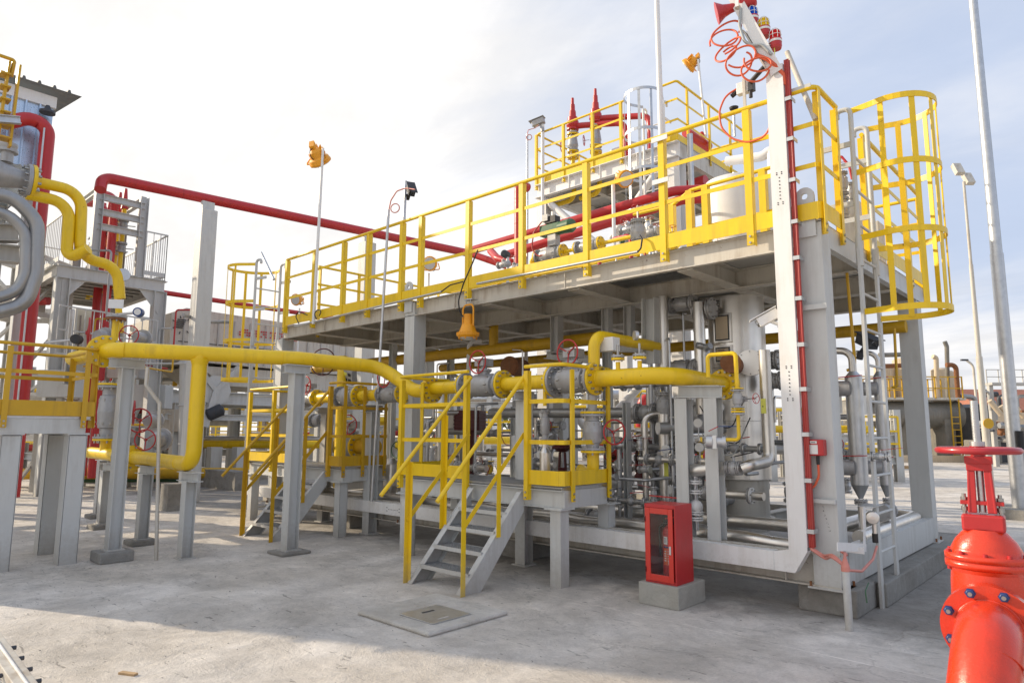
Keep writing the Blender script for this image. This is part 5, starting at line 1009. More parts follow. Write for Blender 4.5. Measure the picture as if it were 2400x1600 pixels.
cable('red looped cable beside the green actuator',[g+V((-.1,-.05,.15)),g+V((-.25,-.08,.0)),g+V((-.28,-.08,-.2)),g+V((-.18,-.08,-.32)),g+V((-.05,-.08,-.3))],.008,RCB,.1)
pipe('yellow_pipe','thin yellow pipe between the two deck valves',[(AX(1324),Yd,zd),(AX(1350),Yd,zd)],.022,YEL,'yellow gas pipe runs')
valve('flanged_valve','grey lever valve between yellow flanges on the deck',(AX(1380),Yd,zd),X,AX(1406)-AX(1354),.05,.085,lever=(V((-1,-.1,.05)),.34,RED),group='valves on the deck')
pipe('yellow_pipe','thin yellow pipe running right along the toe board on the deck',[(AX(1412),Yd,zd),(AX(1480),Yd,zd)],.022,YEL,'yellow gas pipe runs')
pipe('yellow_pipe','short yellow elbow diving into the deck left of the green actuator',[(AX(1257),Yd,zd),(AX(1246),Yd,zd),(AX(1246),Yd,DK)],.03,YEL,'yellow gas pipe runs',bend=.06)
valve('control_valve','upright grey valve with a red top beside the mast on the deck',(AX(1496),Yd,zd+.02),Z,.26,.06,.08,fm=CAST,wh=(Z,.14,.06),group='valves on the deck')
for i,(px,py,y) in enumerate(((1540,560,1.4),(1560,572,1.6),(1180,620,1.6),(1205,628,1.4),(1525,545,1.1))):
    p=at(px,py,'y',y); valve('small_valve','small dark valve manifold low on the deck',p,X,.18,.035,.055,body=GRN if i<2 else CAST,fm=CAST,wh=(Z,.08,.04),group='small manifold valves on the deck',nb=4)
p=at(1190,595,'y',1.2); t=thing('transmitter','dark round gas transmitter on a small stand behind the toe board','transmitter',(p.x,p.y,DK))
sub(t,lambda b:(b.lathe(p-X*.04,V((.3,-1,0)),[(-.05,.03),(-.04,.055),(.05,.055),(.06,.03)],DKG,20),b.cyl(p-Z*.05,V((p.x,p.y,DK)),.02,GALV),b.ball(p-Z*.15,.05,CAST)),'body')
# slim analyser cabinets and valves at the right end of the deck
for i,(px,y) in enumerate(((1985,2.0),(2030,2.9))):
    p=at(px,500,'y',y); b=B(); b.bx(p.x-.12,y,DK,p.x+.12,y+.25,DK+.75,BEI); one(b,'deck_cabinet',('pale cabinet on the deck seen through the ladder','pale cabinet at the far right corner of the deck')[i],'cabinet','pale cabinets on the deck',.006)
for i,(px,py,y) in enumerate(((1975,430,1.3),(1978,490,1.3),(1995,455,1.6))):
    p=at(px,py,'y',y); valve('small_valve',('upper slim valve behind the railing gate','lower slim valve behind the railing gate','dark valve beside the slim pair at the gate')[i],p,Z,.2,.035,.05,fm=CAST,wh=(Z,.1,.05) if i==0 else None,group='slim valves at the deck corner',nb=4)
cable('red bent conduit rising at the right end of the deck',[at(1968,380,'y',1.2),at(1968,362,'y',1.2),at(1990,388,'y',1.2),at(1997,420,'y',1.2)],.012,RED,.02)
# red relief headers on the deck
ry=2.6
pipe('red_pipe','fat red upright pipe at the left of the upper platform',[at(1216,620,'y',ry),at(1216,432,'y',ry),at(1216,432,'y',ry)+V((.0,.22,0))],rad(22,at(1216,520,'y',ry)),RED,'red relief pipes',bend=.12)
for k,(a_,b_,lab) in enumerate((((1112,585),(1580,448),'upper red header sloping in the picture below the upper platform'),((1180,600),(1600,468),'lower red header below the upper platform'),)):
    pipe('red_pipe',lab,[at(*a_,'y',3.0),at(*b_,'y',3.45),at(*b_,'y',3.45)+V((1.3,.9,.02))],.075,RED,'red relief pipes')
pipe('red_pipe','red pipe elbowing down from the header to the deck',[at(1150,588,'y',2.9),at(1165,605,'y',2.6),at(1200,615,'y',2.6)],.065,RED,'red relief pipes',bend=.2)
pipe('red_pipe','red pipe coming in level at the end of the overhead line',[at(1090,590,'y',3.2),at(1200,628,'y',3.4)],.065,RED,'red relief pipes')
fitting('round amber floodlight hanging below the upper platform',at(1462,418,'y',3.2),(.8,-.3,-.5),1.0)
b=B(); b.cyl(at(1440,590,'y',3.2),at(1437,430,'y',3.2),.03,WHT); one(b,'lamp_pole','white pole below the upper platform carrying the round floodlight','pole','lamp poles')
fitting('yellow floodlight low behind the middle of the front railing',at(1010,618,'y',3.4),(.4,-.8,-.2),1.1)
b=B(); q=at(1005,640,'y',3.45); b.cyl((q.x,3.45,DK),q,.022,WHT); one(b,'lamp_pole','white pole of the floodlight low behind the front railing','pole','lamp poles')
fitting('yellow floodlight seen beyond the far caged ladder',at(697,702,'y',3.4),(.3,-.8,-.2),1.1)
b=B(); q=at(702,722,'y',3.45); b.cyl((q.x,3.45,2.95),q,.022,WHT); one(b,'lamp_pole','white pole of the floodlight beyond the far caged ladder','pole','lamp poles')
# ================================================================ upper platform behind
UY=4.7; l0=at(1257,455,'y',UY); r0=at(1590,338,'y',UY); UZ=(l0.z+r0.z)/2+.12; ux0,ux1=l0.x,r0.x; UB=UY+3.2
U=thing('upper_platform','small high platform with relief valves standing behind the long deck','platform',((ux0+ux1)/2,UY+1.6,0))
for x,y in ((ux0,UY),(ux1-.25,UY),(ux0,UB-.3),(ux1-.25,UB-.3)):
    sub(U,lambda b:(b.ib((x+.12,y+.14,0),(x+.12,y+.14,UZ-.28),.24,.24,WHT,.012,Y)),'column')
mid=at(1440,560,'y',UY).x
sub(U,lambda b:b.ib((mid,UY+2,0),(mid,UY+2,UZ-.28),.24,.24,WHT,.012,Y),'column')
sub(U,lambda b:(b.ch((ux0,UY,UZ-.14),(ux1,UY,UZ-.14),.1,.28,WHT,.012,Z,-1),[b.bx(ux0+(ux1-ux0)*k,UY-.06,UZ-.27,ux0+(ux1-ux0)*k+.012,UY-.002,UZ-.01,WHT) for k in (.27,.5,.75)]),'front_beam')
sub(U,lambda b:(b.ch((ux0+.06,UY+.06,UZ-.14),(ux0+.06,UB,UZ-.14),.1,.28,WHT,.012,Z,1),b.ch((ux1-.06,UY+.06,UZ-.14),(ux1-.06,UB,UZ-.14),.1,.28,BEI,.012,Z,1),b.ib((ux0,UB,UZ-.14),(ux1,UB,UZ-.14),.12,.28,BEI,.012),[b.ib((ux0+.1,UY+k,UZ-.12),(ux1-.1,UY+k,UZ-.12),.1,.16,BEI,.01) for k in (1.0,2.0)],[b.ib((ux0+(ux1-ux0)*k,UY+.06,UZ-.14),(ux0+(ux1-ux0)*k,UB-.1,UZ-.14),.1,.2,BEI,.01) for k in (.33,.66)]),'floor_frame')
sub(U,lambda b:b.bx(ux0,UY,UZ+.001,ux1,UB,UZ+.012,SHD),'deck_plate')
for a,c_ in (((1272,462),(1430,600)),((1560,372),(1432,560))): sub(U,lambda b:b.cyl(at(*a,'y',UY+.1),at(*c_,'y',UY+.1),.07,WHT),'brace')
guard(U,[(ux0+.02,UB,UZ),(ux0+.02,UY,UZ),(ux0+(ux1-ux0)*.66,UY,UZ)],1.12,YEL,[(V((ux0+(ux1-ux0)*k,UY,UZ)),-Y) for k in (.0,.22,.44,.64)]+[(V((ux0,UY+1.5,UZ)),-X)],(.36,.7),.12,.1,.022)
guard(U,[(ux0+(ux1-ux0)*.88,UY,UZ),(ux1,UY,UZ),(ux1,UB,UZ),(ux0,UB,UZ)],1.12,YEL,[(V((ux0+(ux1-ux0)*.9,UY,UZ)),-Y)]+[(V((ux1,UY+k,UZ)),X) for k in (.35,1.2,2.1,3.1)]+[(V((ux0+k,UB,UZ)),Y) for k in (.8,1.8)],(.36,.7),.12,.1,.022)
lx=ux0+(ux1-ux0)*.80
L3=ladder('caged_ladder','pale grey caged ladder climbing to the upper platform',(lx,UY-.06,0),(lx+.42,UY-.06,0),-Y,UZ+.7,3.1,(UZ+.82,UZ+.1,UZ-.6,UZ-1.3),.34,GALV,WHT,None)
for i,(px,py0,py1,yy) in enumerate(((1343,385,230,5.6),(1397,360,208,5.8))):
    p0=at(px,py0,'y',yy); zt=at(px,py1,'y',yy).z; x=p0.x; h=zt-UZ
    t=thing('relief_valve',('left red topped relief valve stack on the upper platform','right red topped relief valve stack, the taller one, on the upper platform')[i],'relief valve',(x,yy,UZ),'relief valves on the upper platform')
    sub(t,lambda b:b.lathe((x,yy,UZ+h*.66),Z,[(0,.13),(.03,.13),(.03,.10),(.10,.14),(h*.09,.13),(h*.09,.11),(h*.13,.11),(h*.13,.08),(h*.2,.07),(h*.2,.055),(h*.27,.05),(h*.27,.035),(h*.34,.03)],RED,20),'bonnet')
    sub(t,lambda b:b.cyl((x,yy,UZ),(x,yy,UZ+h*.66),.045,YEL),'riser')
    for k in (.22,.38,.44,.62): flange(t,V((x,yy,UZ+h*k)),Z,.13,.025,YEL,CAST,6)
    sub(t,lambda b:b.lathe((x,yy,UZ+h*.45),Z,[(0,.09),(.1,.12),(h*.15,.085)],CAST,20),'gate_body'); wheel(t,V((x-.28,yy-.05,UZ+h*.52)),V((-1,-.5,0)),.11,RED); wheel(t,V((x+.02,yy-.2,UZ+h*.1)),V((.3,-1,0)),.13,RED)
    sub(t,lambda b:b.tube([(x,yy,UZ+h*.70),(x+.2,yy+.1,UZ+h*.70),(x+1.15,yy+.3,UZ+h*.62),(x+1.15,yy+.3,UZ+.0)],.065,RED,.22,16),'outlet_pipe')
b=B(); b.lathe(at(1460,450,'y',6.3)*1.0,Z,[(0,.28),(.9,.28),(1.0,.1)],WHT,30); p=b.v[0]; one(b,'upper_drum','white drum behind the grey cage on the upper platform','tank')
pipe('yellow_pipe','yellow pipe looping under the floor of the upper platform',[at(1345,400,'y',5.2),at(1345,468,'y',5.2),at(1268,490,'y',5.2)],.05,YEL,'yellow gas pipe runs')
pipe('yellow_pipe','second yellow pipe bending under the floor of the upper platform',[at(1405,410,'y',5.2),at(1405,452,'y',5.2),at(1360,465,'y',5.2)],.05,YEL,'yellow gas pipe runs')
pipe('red_pipe','red pipe with a flange poking out at the right of the upper platform',[at(1608,310,'y',UY+.6),at(1660,345,'y',UY+1.4)],.09,RED,'red relief pipes')
b=B(); b.lathe(at(1646,345,'y',UY+1.2),Z,[(0,.09),(.1,.06),(.25,.05),(.3,.03)],RED,16); one(b,'relief_valve','small red relief valve at the right corner of the upper platform','relief valve','relief valves on the upper platform')
pipe('red_pipe','red pipe with flange under the right side of the upper platform',[at(1605,440,'y',5.5),at(1655,425,'y',5.5)],.12,RED,'red relief pipes')
for i,(x_,k) in enumerate(((at(1618,320,'y',UY-.05).x,0),(at(1612,320,'y',UY-.05).x,1))):
    pipe('conduit',('thick dark conduit strapped to the right column of the upper platform','galvanized conduit strapped to the right column of the upper platform')[i],[(x_+.08*k,UY-.1,UZ),(x_+.08*k,UY-.1,3.0)],.035,(SHD,GALV)[i],'upper platform conduits',cat='conduit')
camera_('grey camera on a pole at the left corner of the upper platform',at(1262,287,'y',UY-.1),(-.9,-.3,-.2),CAST,1.3)
b=B(); b.cyl(at(1272,520,'y',UY-.05),at(1272,292,'y',UY-.05),.035,WHT); one(b,'camera_post','white pole holding the grey camera at the upper platform','pole')
b=B(); b.cyl(at(1236,640,'y',3.2),at(1236,315,'y',3.2),.018,GALV); one(b,'conduit','tall thin conduit left of the upper platform','conduit')
cable('thin purple cable arching to the grey camera',[at(1236,315,'y',3.2),at(1238,305,'y',3.3),at(1255,300,'y',3.8),at(1262,293,'y',4.2)],.008,PNK,.1)
b=B(); b.ring(at(1240,322,'y',3.2),(-.5,.85,0),.05,.008,PNK,24,6); one(b,'cable_ring','small purple cable ring at the thin conduit','cable')
fitting('yellow floodlight highest above the upper platform railing',at(1618,150,'y',5.6),(-.75,-.1,-.5),1.1)
b=B(); b.cyl(at(1655,320,'y',5.6),at(1636,140,'y',5.6),.022,WHT); one(b,'lamp_pole','thin white pole carrying the highest floodlight','pole','lamp poles')

ru=random.Random(17)
for i in range(16):
    px=ru.uniform(1400,1640); y=ru.uniform(1.6,3.2); p=at(px,600,'y',y); h=ru.uniform(.25,1.1)
    pipe('deck_tube','thin bent tube rising from the deck behind the mast',[(p.x,y,DK),(p.x,y,DK+h),(p.x+ru.uniform(-.35,.35),y+.05,DK+h+ru.uniform(-.05,.1))],ru.choice((.012,.02,.03)),ru.choice((GALV,YEL,WHT,RED,GALV)),'thin tubes on the deck',seg=8)
for i in range(9):
    px=ru.uniform(1400,1620); y=ru.uniform(1.,2.6); p=at(px,ru.uniform(520,570),'y',y); p.z=max(p.z,DK+.15)
    valve('small_valve','little flanged valve on the deck behind the railing',p,ru.choice((X,Z)),.16,.032,.052,body=ru.choice((CAST,GRN,GALV)),fm=ru.choice((YEL,CAST)),wh=(ru.choice((-Y,Z)),.08,.045) if i%2 else None,group='little valves on the deck',nb=4)
# ================================================================ plant at the left
# overhead red line on square posts
ra=at(250,412,'z',6.); rb=at(1092,592,'z',6.)
pipe('red_pipe','long red overhead pipe crossing from the left frame to the deck',[at(235,445,'z',5.7),at(240,415,'z',6.),rb],.10,RED,'red relief pipes',bend=.35)
for lab,px in (('massive square grey post under the overhead red pipe at left',488),('square grey post under the red pipe behind the railing',862)):
    k=(px-250)/(1092-250.); k2=k
    # solve position along the pipe that projects to px
    lo_,hi=0,1
    for _ in range(30):
        m_=(lo_+hi)/2; P_=ra+(rb-ra)*m_-CAM; x_=P_.dot(_r2)/P_.dot(_d)*F+1200
        if x_<px: lo_=m_
        else: hi=m_
    q=ra+(rb-ra)*lo_; t=thing('pipe_post',lab,'post',(q.x,q.y,0),'square posts of the red overhead pipe')
    sub(t,lambda b:b.bx(q.x-.15,q.y-.15,0,q.x+.15,q.y+.15,5.72,GRY),'shaft',.01); sub(t,lambda b:(b.bx(q.x-.05,q.y-.12,5.72,q.x+.05,q.y+.12,5.9,GRY)),'saddle')
pipe('red_pipe','thin red pipe low across the sky behind the far caged ladder',[at(380,685,'z',4.6),at(780,745,'z',4.6)],.06,RED,'red relief pipes')
# yellow double bend pipes
XP=-10.
def pp(*l): return [at(a,c_,'x',XP) for a,c_ in l]
t=thing('yellow_pipe','upper yellow pipe with a double bend dropping at the far left','pipe',at(190,600,'x',XP),'yellow gas pipe runs')
sub(t,lambda b:b.tube(pp((78,425),(192,450),(186,604),(275,624),(281,700)),.082,YEL,.28,18),'pipe_wall'); sub(t,lambda b:b.lathe(at(288,645,'x',XP),V((1,-.2,0)),[(-.02,.1),(.06,.1)],GALV,20),'saddle_plate')
t2=thing('yellow_pipe','lower yellow pipe nested inside the double bend at the far left','pipe',at(150,600,'x',XP),'yellow gas pipe runs')
sub(t2,lambda b:b.tube(pp((62,455),(164,476),(155,610))+[at(195,590,'x',XP)+V((.25,0,0))],.082,YEL,.26,18),'pipe_wall')
g0=at(70,425,'x',XP); t=thing('flanged_valve','big dark valve with a grey and a yellow flange at the left edge','valve',g0-Z*.4,'flanged valves on yellow pipes')
flange(t,g0,Y,.25,.05,CAST,YEL,12); sub(t,lambda b:(b.lathe(g0-Y*.65,Y,[(0,.12),(.25,.2),(.5,.14),(.65,.12)],CAST,28),b.lathe(g0-Y*.3+Z*.2,Z,[(0,.08),(.15,.08),(.15,.13),(.19,.13),(.195,.1),(.25,.12),(.28,.12),(.29,.04),(.35,.04)],CAST,20)),'body')
pipe('yellow_pipe','yellow pipe dropping from the double bend to the gauge tree',[at(275,690,'x',XP),at(283,780,'x',XP)],.05,YEL,'yellow gas pipe runs')
# grey U bends
for lab,l,r_ in (('outer grey U shaped steel duct at the left edge',((-60,455),(30,458),(88,520),(85,640),(60,715),(-60,745)),.095),('inner grey U shaped steel duct nested in the outer one',((-60,492),(15,496),(62,545),(60,640),(40,685),(-60,712)),.075)):
    b=B(); b.tube([at(a,c_,'x',-9.6) for a,c_ in l],r_,PIPG,.35,20); one(b,'steel_duct',lab,'duct','grey U ducts')
# elevated corrugated shed
sh=at(125,256,'x',-11.8); yb=sh.y; t=thing('metal_shed','raised zinc clad shed with a ragged dark roof edge at top left','shed',(-13.3,yb-1.5,0))
ztop=sh.z; zbot=at(100,400,'x',-11.8).z
def f(b):
    n=0; y=yb
    while y>yb-3:
        b.bx(-11.80,y-.20,zbot,-11.79,y,ztop,CORR); b.poly([(-11.789,y-.225,zbot),(-11.789,y-.175,zbot),(-11.74,y-.188,zbot),(-11.74,y-.212,zbot)],(0,0,ztop-zbot),CORR); y-=.2
    b.bx(-14.8,yb-3,zbot,-11.81,yb-.0,zbot+.05,CORR); b.bx(-14.8,yb-.02,zbot,-11.81,yb+.0,ztop,CORR)
sub(t,f,'cladding')
def f(b):
    y=yb+.35
    while y>yb-3.2:
        b.poly([(-11.55,y,ztop+.28),(-11.55,y-.16,ztop+.28),(-11.55,y-.175,ztop+.33),(-11.55,y-.205,ztop+.33),(-11.55,y-.22,ztop+.28),(-11.55,y-.22,ztop+.272),(-11.55,y,ztop+.272)],(-3.6,0,.6),ROOFM); y-=.22
sub(t,f,'roof'); sub(t,lambda b:b.bx(-11.82,yb-3,ztop,-11.74,yb+.03,ztop+.2,WHT),'fascia_beam')
for y in (yb-.15,yb-2.8):
    for x in (-12.0,-14.6): sub(t,lambda b:b.ib((x,y,0),(x,y,zbot),.2,.2,GRY,.012,Y),'leg')
sub(t,lambda b:(b.lathe((-11.6,yb-.12,ztop-.05),-Z,[(0,.03),(.08,.06),(.1,.12),(.14,.12)],DKG,16)),'lamp')
pipe('red_pipe','fat red riser in front of the zinc shed',[at(20,288,'x',-11.4),at(70,275,'x',-11.4),at(113,300,'x',-11.4),V((-11.4,at(113,300,'x',-11.4).y,.3))],.11,RED,'red relief pipes',bend=.35)
b=B(); b.cyl(V((-11.25,at(104,320,'x',-11.25).y,.3)),at(104,300,'x',-11.25),.014,GALV); one(b,'conduit','thin grey tube running down the fat red riser','conduit')
# ochre stair cheek and gate top left
t=thing('ochre_ladder','steep ochre steel stair cheeks in front of the zinc shed','stair',at(20,330,'x',-9.4)-Z*1)
for a,c_ in (((22,145),(-8,340)),((46,155),(22,345))): sub(t,lambda b:b.bar(at(*a,'x',-9.4),at(*c_,'x',-9.4),.03,.11,YEL2,X),'stringer')
sub(t,lambda b:b.tube([at(-30,120,'x',-9.4),at(34,142,'x',-9.4),at(26,180,'x',-9.4)],.025,YEL2,.03,8),'handrail')
for k in range(6):
    a=at(-2,172+30*k,'x',-9.4); sub(t,lambda b:b.bar(a,a+V((0,.12,0)),.2,.02,YEL2,Z),'tread')
b=B(); b.ib(at(-40,275,'x',-9.2),at(48,283,'x',-9.2),.08,.1,GALV,.008,Z); one(b,'cross_beam','grey channel crossing behind the ochre cheeks','beam')
for i,(x0_,y0_,x1_,y1_) in enumerate(((-40,545,42,548),(-40,590,45,598))):
    b=B(); b.ib(at(x0_,y0_,'x',-10.5),at(x1_,y1_,'x',-10.5),.25,.26,SHD,.02,Z); one(b,'steel_beam',('upper dark steel beam end behind the U ducts','lower dark steel beam end behind the U ducts')[i],'beam','dark beam ends')
b=B(); b.bar(at(-40,560,'x',-10.6)-Z*.15,at(38,512,'x',-10.6),.1,.1,GRY,Z); one(b,'diagonal_brace','grey diagonal brace behind the U ducts','brace')
# grey framed platform with bar railings
GX=-15.; ga=at(135,628,'x',GX); gb=at(386,655,'x',GX); gz=(ga.z+gb.z)/2
G=thing('grey_platform','high grey plated platform with barred railings and a valve frame','platform',(GX-1.6,(ga.y+gb.y)/2,0))
sub(G,lambda b:(b.ib((GX,ga.y,gz-.12),(GX,gb.y,gz-.12),.14,.28,GRY,.014),b.ib((GX-3.4,ga.y,gz-.12),(GX-3.4,gb.y,gz-.12),.14,.28,SHD,.014),b.ib((GX,gb.y,gz-.12),(GX-3.4,gb.y,gz-.12),.14,.27,SHD,.014),b.ib((GX,ga.y,gz-.12),(GX-3.4,ga.y,gz-.12),.14,.27,SHD,.014),[b.ib((GX-.1-.42*i,ga.y+.1,gz-.1),(GX-.1-.42*i,gb.y-.1,gz-.1),.08,.14,SHD,.01) for i in range(1,8)]),'floor_frame')
sub(G,lambda b:b.bx(GX-3.4,ga.y,gz+.021,GX+.05,gb.y,gz+.03,SHD),'deck_plate')
for x,y in ((GX,ga.y+.1),(GX,gb.y-.1),(GX-3.3,ga.y+.1),(GX-3.3,gb.y-.1)): sub(G,lambda b:(b.ib((x,y,0),(x,y,gz-.26),.26,.26,GRY,.016,Y),b.poly([(x,y,gz-.26),(x,y+(.45 if y<ga.y+.5 else -.45),gz-.26),(x,y,gz-.8)],(.02,0,0),GRY)),'column')
fa=at(226,430,'x',GX+.05); fb=at(334,478,'x',GX+.05)
for p in (at(222,600,'x',GX+.05),at(330,600,'x',GX+.05)):
    zt=fa.z if p.y<-0.5 else fb.z; sub(G,lambda b:(b.ib((GX,p.y,gz),(GX,p.y,fa.z-.05),.17,.17,GRY,.012,Y),b.ib((GX-1.4,p.y,gz),(GX-1.4,p.y,fa.z-.05),.17,.17,SHD,.012,Y),b.ib((GX,p.y,fa.z-.1),(GX-1.4,p.y,fa.z-.1),.1,.14,GRY,.01)),'frame_post')
ya,yb2=at(222,600,'x',GX).y,at(330,600,'x',GX).y
for py in (462,497,532): z=at(240,py,'x',GX).z; sub(G,lambda b:b.ib((GX,ya,z),(GX,yb2,z),.1,.14,GRY,.01),'frame_beam')
def barrail(p,q,h=1.1,n=8):
    p,q=V(p),V(q)
    def f(b):
        b.bar(p+Z*h,q+Z*h,.03,.03,GRY,Z); b.bar(p+Z*.12,q+Z*.12,.01,.1,GRY,Z); N=max(2,int((q-p).length/.14))
        for i in range(N+1): b.bar(p+(q-p)*i/N,p+(q-p)*i/N+Z*h,.014,.014,GRY,Y)
    return sub(G,f,'bar_railing')
barrail((GX,yb2+.1,gz+.03),(GX,gb.y,gz+.03)); barrail((GX,gb.y,gz+.03),(GX-3.4,gb.y,gz+.03)); barrail((GX-3.4,ga.y,gz+.03),(GX-3.4,gb.y,gz+.03)); barrail((GX,ga.y,gz+.03),(GX-3.4,ga.y,gz+.03))
for i in range(7):
    x=GX-.35-.38*i; y=at(292,560,'x',GX).y+.05
    t=thing('valve_column','slender yellow riser with stacked grey valves inside the valve frame','valve',(x,y,gz),'row of valve columns in the grey frame')
    sub(t,lambda b:(b.cyl((x,y,gz-.2),(x,y,gz+1.65),.05,YEL,seg=10),b.lathe((x,y,gz+1.65),Z,[(0,.08),(.15,.06),(.5,.03)],RED,10)),'riser')
    for zz in (.6,1.15): sub(t,lambda b:(b.lathe((x,y,gz+zz),Z,[(0,.12),(.04,.12),(.04,.07),(.12,.09),(.2,.07),(.2,.12),(.24,.12)],CAST,12),b.bar((x,y,gz+zz+.1),(x+.05,y+.25,gz+zz+.12),.02,.02,CAST,Z)),'valve_body')
for lab,px,y0_,dx in (('red upright pipe through the grey frame floor',262,440,.3),('second red upright pipe beside the frame posts',240,470,1.2)):
    p=at(px,560,'x',GX-dx); pipe('red_pipe',lab,[(GX-dx,p.y,.3),(GX-dx,p.y,gz+1.9),(GX-dx-.5,p.y-.3,gz+2.0)],.09,RED,'red relief pipes',bend=.3)
for lab,px,py in (('square grey leg deep behind the grey platform',190,760),('dark grey leg between the platform and the filter house',330,900)):
    p=at(px,py,'x',GX-4); b=B(); b.bx(p.x-.2,p.y-.2,0,p.x+.2,p.y+.2,gz-.3,GRY); one(b,'frame_leg',lab,'column','legs behind the grey platform')
barpts=[(at(140,715,'x',-14.6),at(370,752,'x',-14.6))]
t=thing('lower_barrier','thin barred railing at mid height under the grey platform','railing',barpts[0][0])
def f(b):
    p,q=barpts[0]
    for k in (0,-.5,-1.0): b.bar(p+Z*k,q+Z*k,.03,.03,GRY,Z)
    for i in range(13): b.bar(p+(q-p)*i/12-Z*1.05,p+(q-p)*i/12,.018,.018,GRY,Y)
sub(t,f,'bars')
for lab,px,py,x,rr in (('large red wheel edge on beside the big yellow flange',208,780,-9.5,.22),('red wheel hanging behind the grey pole on the gauge pipe',327,985,-8.9,.17),('small red wheel low beside the grey pole',340,1030,-7.6,.13),('maroon wheel behind the yellow flange at left',302,785,-9.8,.15)):
    p=at(px,py,'x',x); t=thing('wheel_valve',lab,'valve',p-Z*.2,'loose wheeled valves'); wheel(t,p,V((.6,-.6,.0)) if px!=208 else V((.25,.95,0)),rr,RED); sub(t,lambda b:b.lathe(p+V((-.15,.15,0)),V((-1,1,0)),[(0,.07),(.1,.1),(.2,.1),(.2,.15),(.24,.15)],CAST,16),'body')
for lab,px,py in (('blue faced transmitter beside the upright gauge pipe',325,732),('black valve positioner beside the large red wheel',180,795)):
    p=at(px,py,'x',-9.3); t=thing('transmitter',lab,'transmitter',p-Z*.1); sub(t,lambda b:(b.lathe(p,V((.8,-.6,0)),[(-.06,.04),(-.05,.07),(.05,.07)],BLU if px>300 else BLK,20),b.lathe(p,V((.8,-.6,0)),[(.051,.05),(.055,.05)],STK if px>300 else BLK,16),b.cyl(p,p-V((.3,.3,.05)),.02,GALV)),'body')
p=at(272,712,'x',-8.9); b=B(); b.obox(p,V((.6,.8,.0)).normalized(),V((-.8,.6,0)).normalized(),Z,.2,.005,.13,STK); one(b,'tag_plate','white tag plate tilted on the gauge pipe','plate')
# pipes on the ground behind
def gp(lab,l,r_,m,nm='ground_pipe',g='low pipes across the yard'): return pipe(nm,lab,l,r_,m,g,seg=12)
gp('fat yellow pipe lying low across the left of the yard',[at(35,1110,'z',.32),at(575,1108,'z',.32)],.13,YEL2)
gp('green pipe under the fat yellow pipe',[at(120,1125,'z',.16),at(575,1122,'z',.16)],.06,GRN)
gp('yellow pipe at knee height behind the stairs',[at(285,1040,'z',.95),at(1000,1042,'z',.95)],.115,YEL)
gp('galvanized pipe resting above the yellow one behind the stairs',[at(40,1027,'z',1.1),at(1010,1029,'z',1.1)],.075,GALV)
gp('yellow pipe section seen past the near platform',[at(1120,1032,'z',1.05),at(1205,1032,'z',1.05)],.12,YEL)
gp('thin yellow pipe near the ground far behind',[at(300,1068,'z',.5),at(560,1062,'z',.5)],.05,YEL)
for i,px in enumerate((120,300,500,560,980)):
    p=at(px,1100,'z',.3); b=B(); b.bx(p.x-.15,p.y-.15,0,p.x+.15,p.y+.15,.9 if i>1 else .2,(GRY,CON)[i<2]); one(b,'pipe_sleeper','low stand under the ground pipes','stand','stands under the low pipes')
b=B(); p=at(560,1148,'z',0); b.bx(p.x-2.6,p.y-.2,0,p.x+.2,p.y+.2,.42,CON2); one(b,'low_wall','dark low concrete wall behind the middle stair','wall')
for i,(px,py) in enumerate(((130,1235),(405,1195))):
    p=at(px,py,'z',0); b=B(); b.bx(p.x-.16,p.y-.16,0,p.x+.16,p.y+.16,.2+.25*i,CON2); one(b,'concrete_block',('small dark concrete block between the left legs','taller concrete block behind the short grey posts')[i],'block')
# filter house
FX=-16.; a0=at(403,728,'x',FX); a1=at(880,775,'x',FX); zb_=at(500,858,'x',FX).z; zl=at(560,905,'x',FX).z
Hh=thing('filter_house','large pale grey air filter house on steel legs behind the far ladder','machine',(FX-1.5,(a0.y+a1.y)/2,0))
ytop=a0.z
sub(Hh,lambda b:b.poly([(FX,a0.y,zb_+.1),(FX,a0.y,ytop-.05),(FX,a0.y+.35,ytop+.12),(FX,a1.y,ytop+.0),(FX,a1.y,zb_)],(-3,0,0),BEI),'upper_casing')
def f(b):
    for i in range(14):
        y=a0.y+.3+(a1.y-a0.y-.5)*i/13; b.bx(FX+.001,y,zb_+.1,FX+.03,y+.03,ytop-.08,SHD)
    b.bx(FX+.001,a0.y+.2,(zb_+ytop)/2-.1,FX+.02,a1.y-.1,(zb_+ytop)/2-.08,DKG)
sub(Hh,f,'panel_joint')
sub(Hh,lambda b:b.poly([(FX-.1,a0.y+.8,zb_),(FX-.1,a1.y-.1,zb_),(FX-.1,a1.y-.1,zl),(FX-.1,a0.y+1.5,zl)],(-2.6,0,0),BEI),'hopper')
zbm=at(560,935,'x',FX).z
sub(Hh,lambda b:(b.ib((FX,a0.y,zbm),(FX,a1.y+.8,zbm),.2,.32,GRY,.02),b.ib((FX-2.8,a0.y,zbm),(FX-2.8,a1.y+.8,zbm),.2,.32,GRY,.02),b.ib((FX,a0.y,zbm-.5),(FX,a1.y+.8,zbm-.5),.12,.16,GRY,.02)),'beam')
for y in (a0.y+.3,(a0.y+a1.y)/2,a1.y-.2):
    for x in (FX,FX-2.8): sub(Hh,lambda b:b.ib((x,y,0),(x,y,zbm-.17),.22,.22,GRY,.015,Y),'leg')
n_=at(505,915,'x',FX+.15)
sub(Hh,lambda b:(b.lathe(n_,X,[(0,.4),(.03,.4)],GRY,10),b.bar(n_,at(560,860,'x',FX+.2),.12,.12,GRY,X),b.bar(n_,at(478,880,'x',FX+.2),.12,.12,GRY,X),b.bar(n_,at(478,1000,'x',FX+.2),.16,.16,GRY,X)),'node_brace')
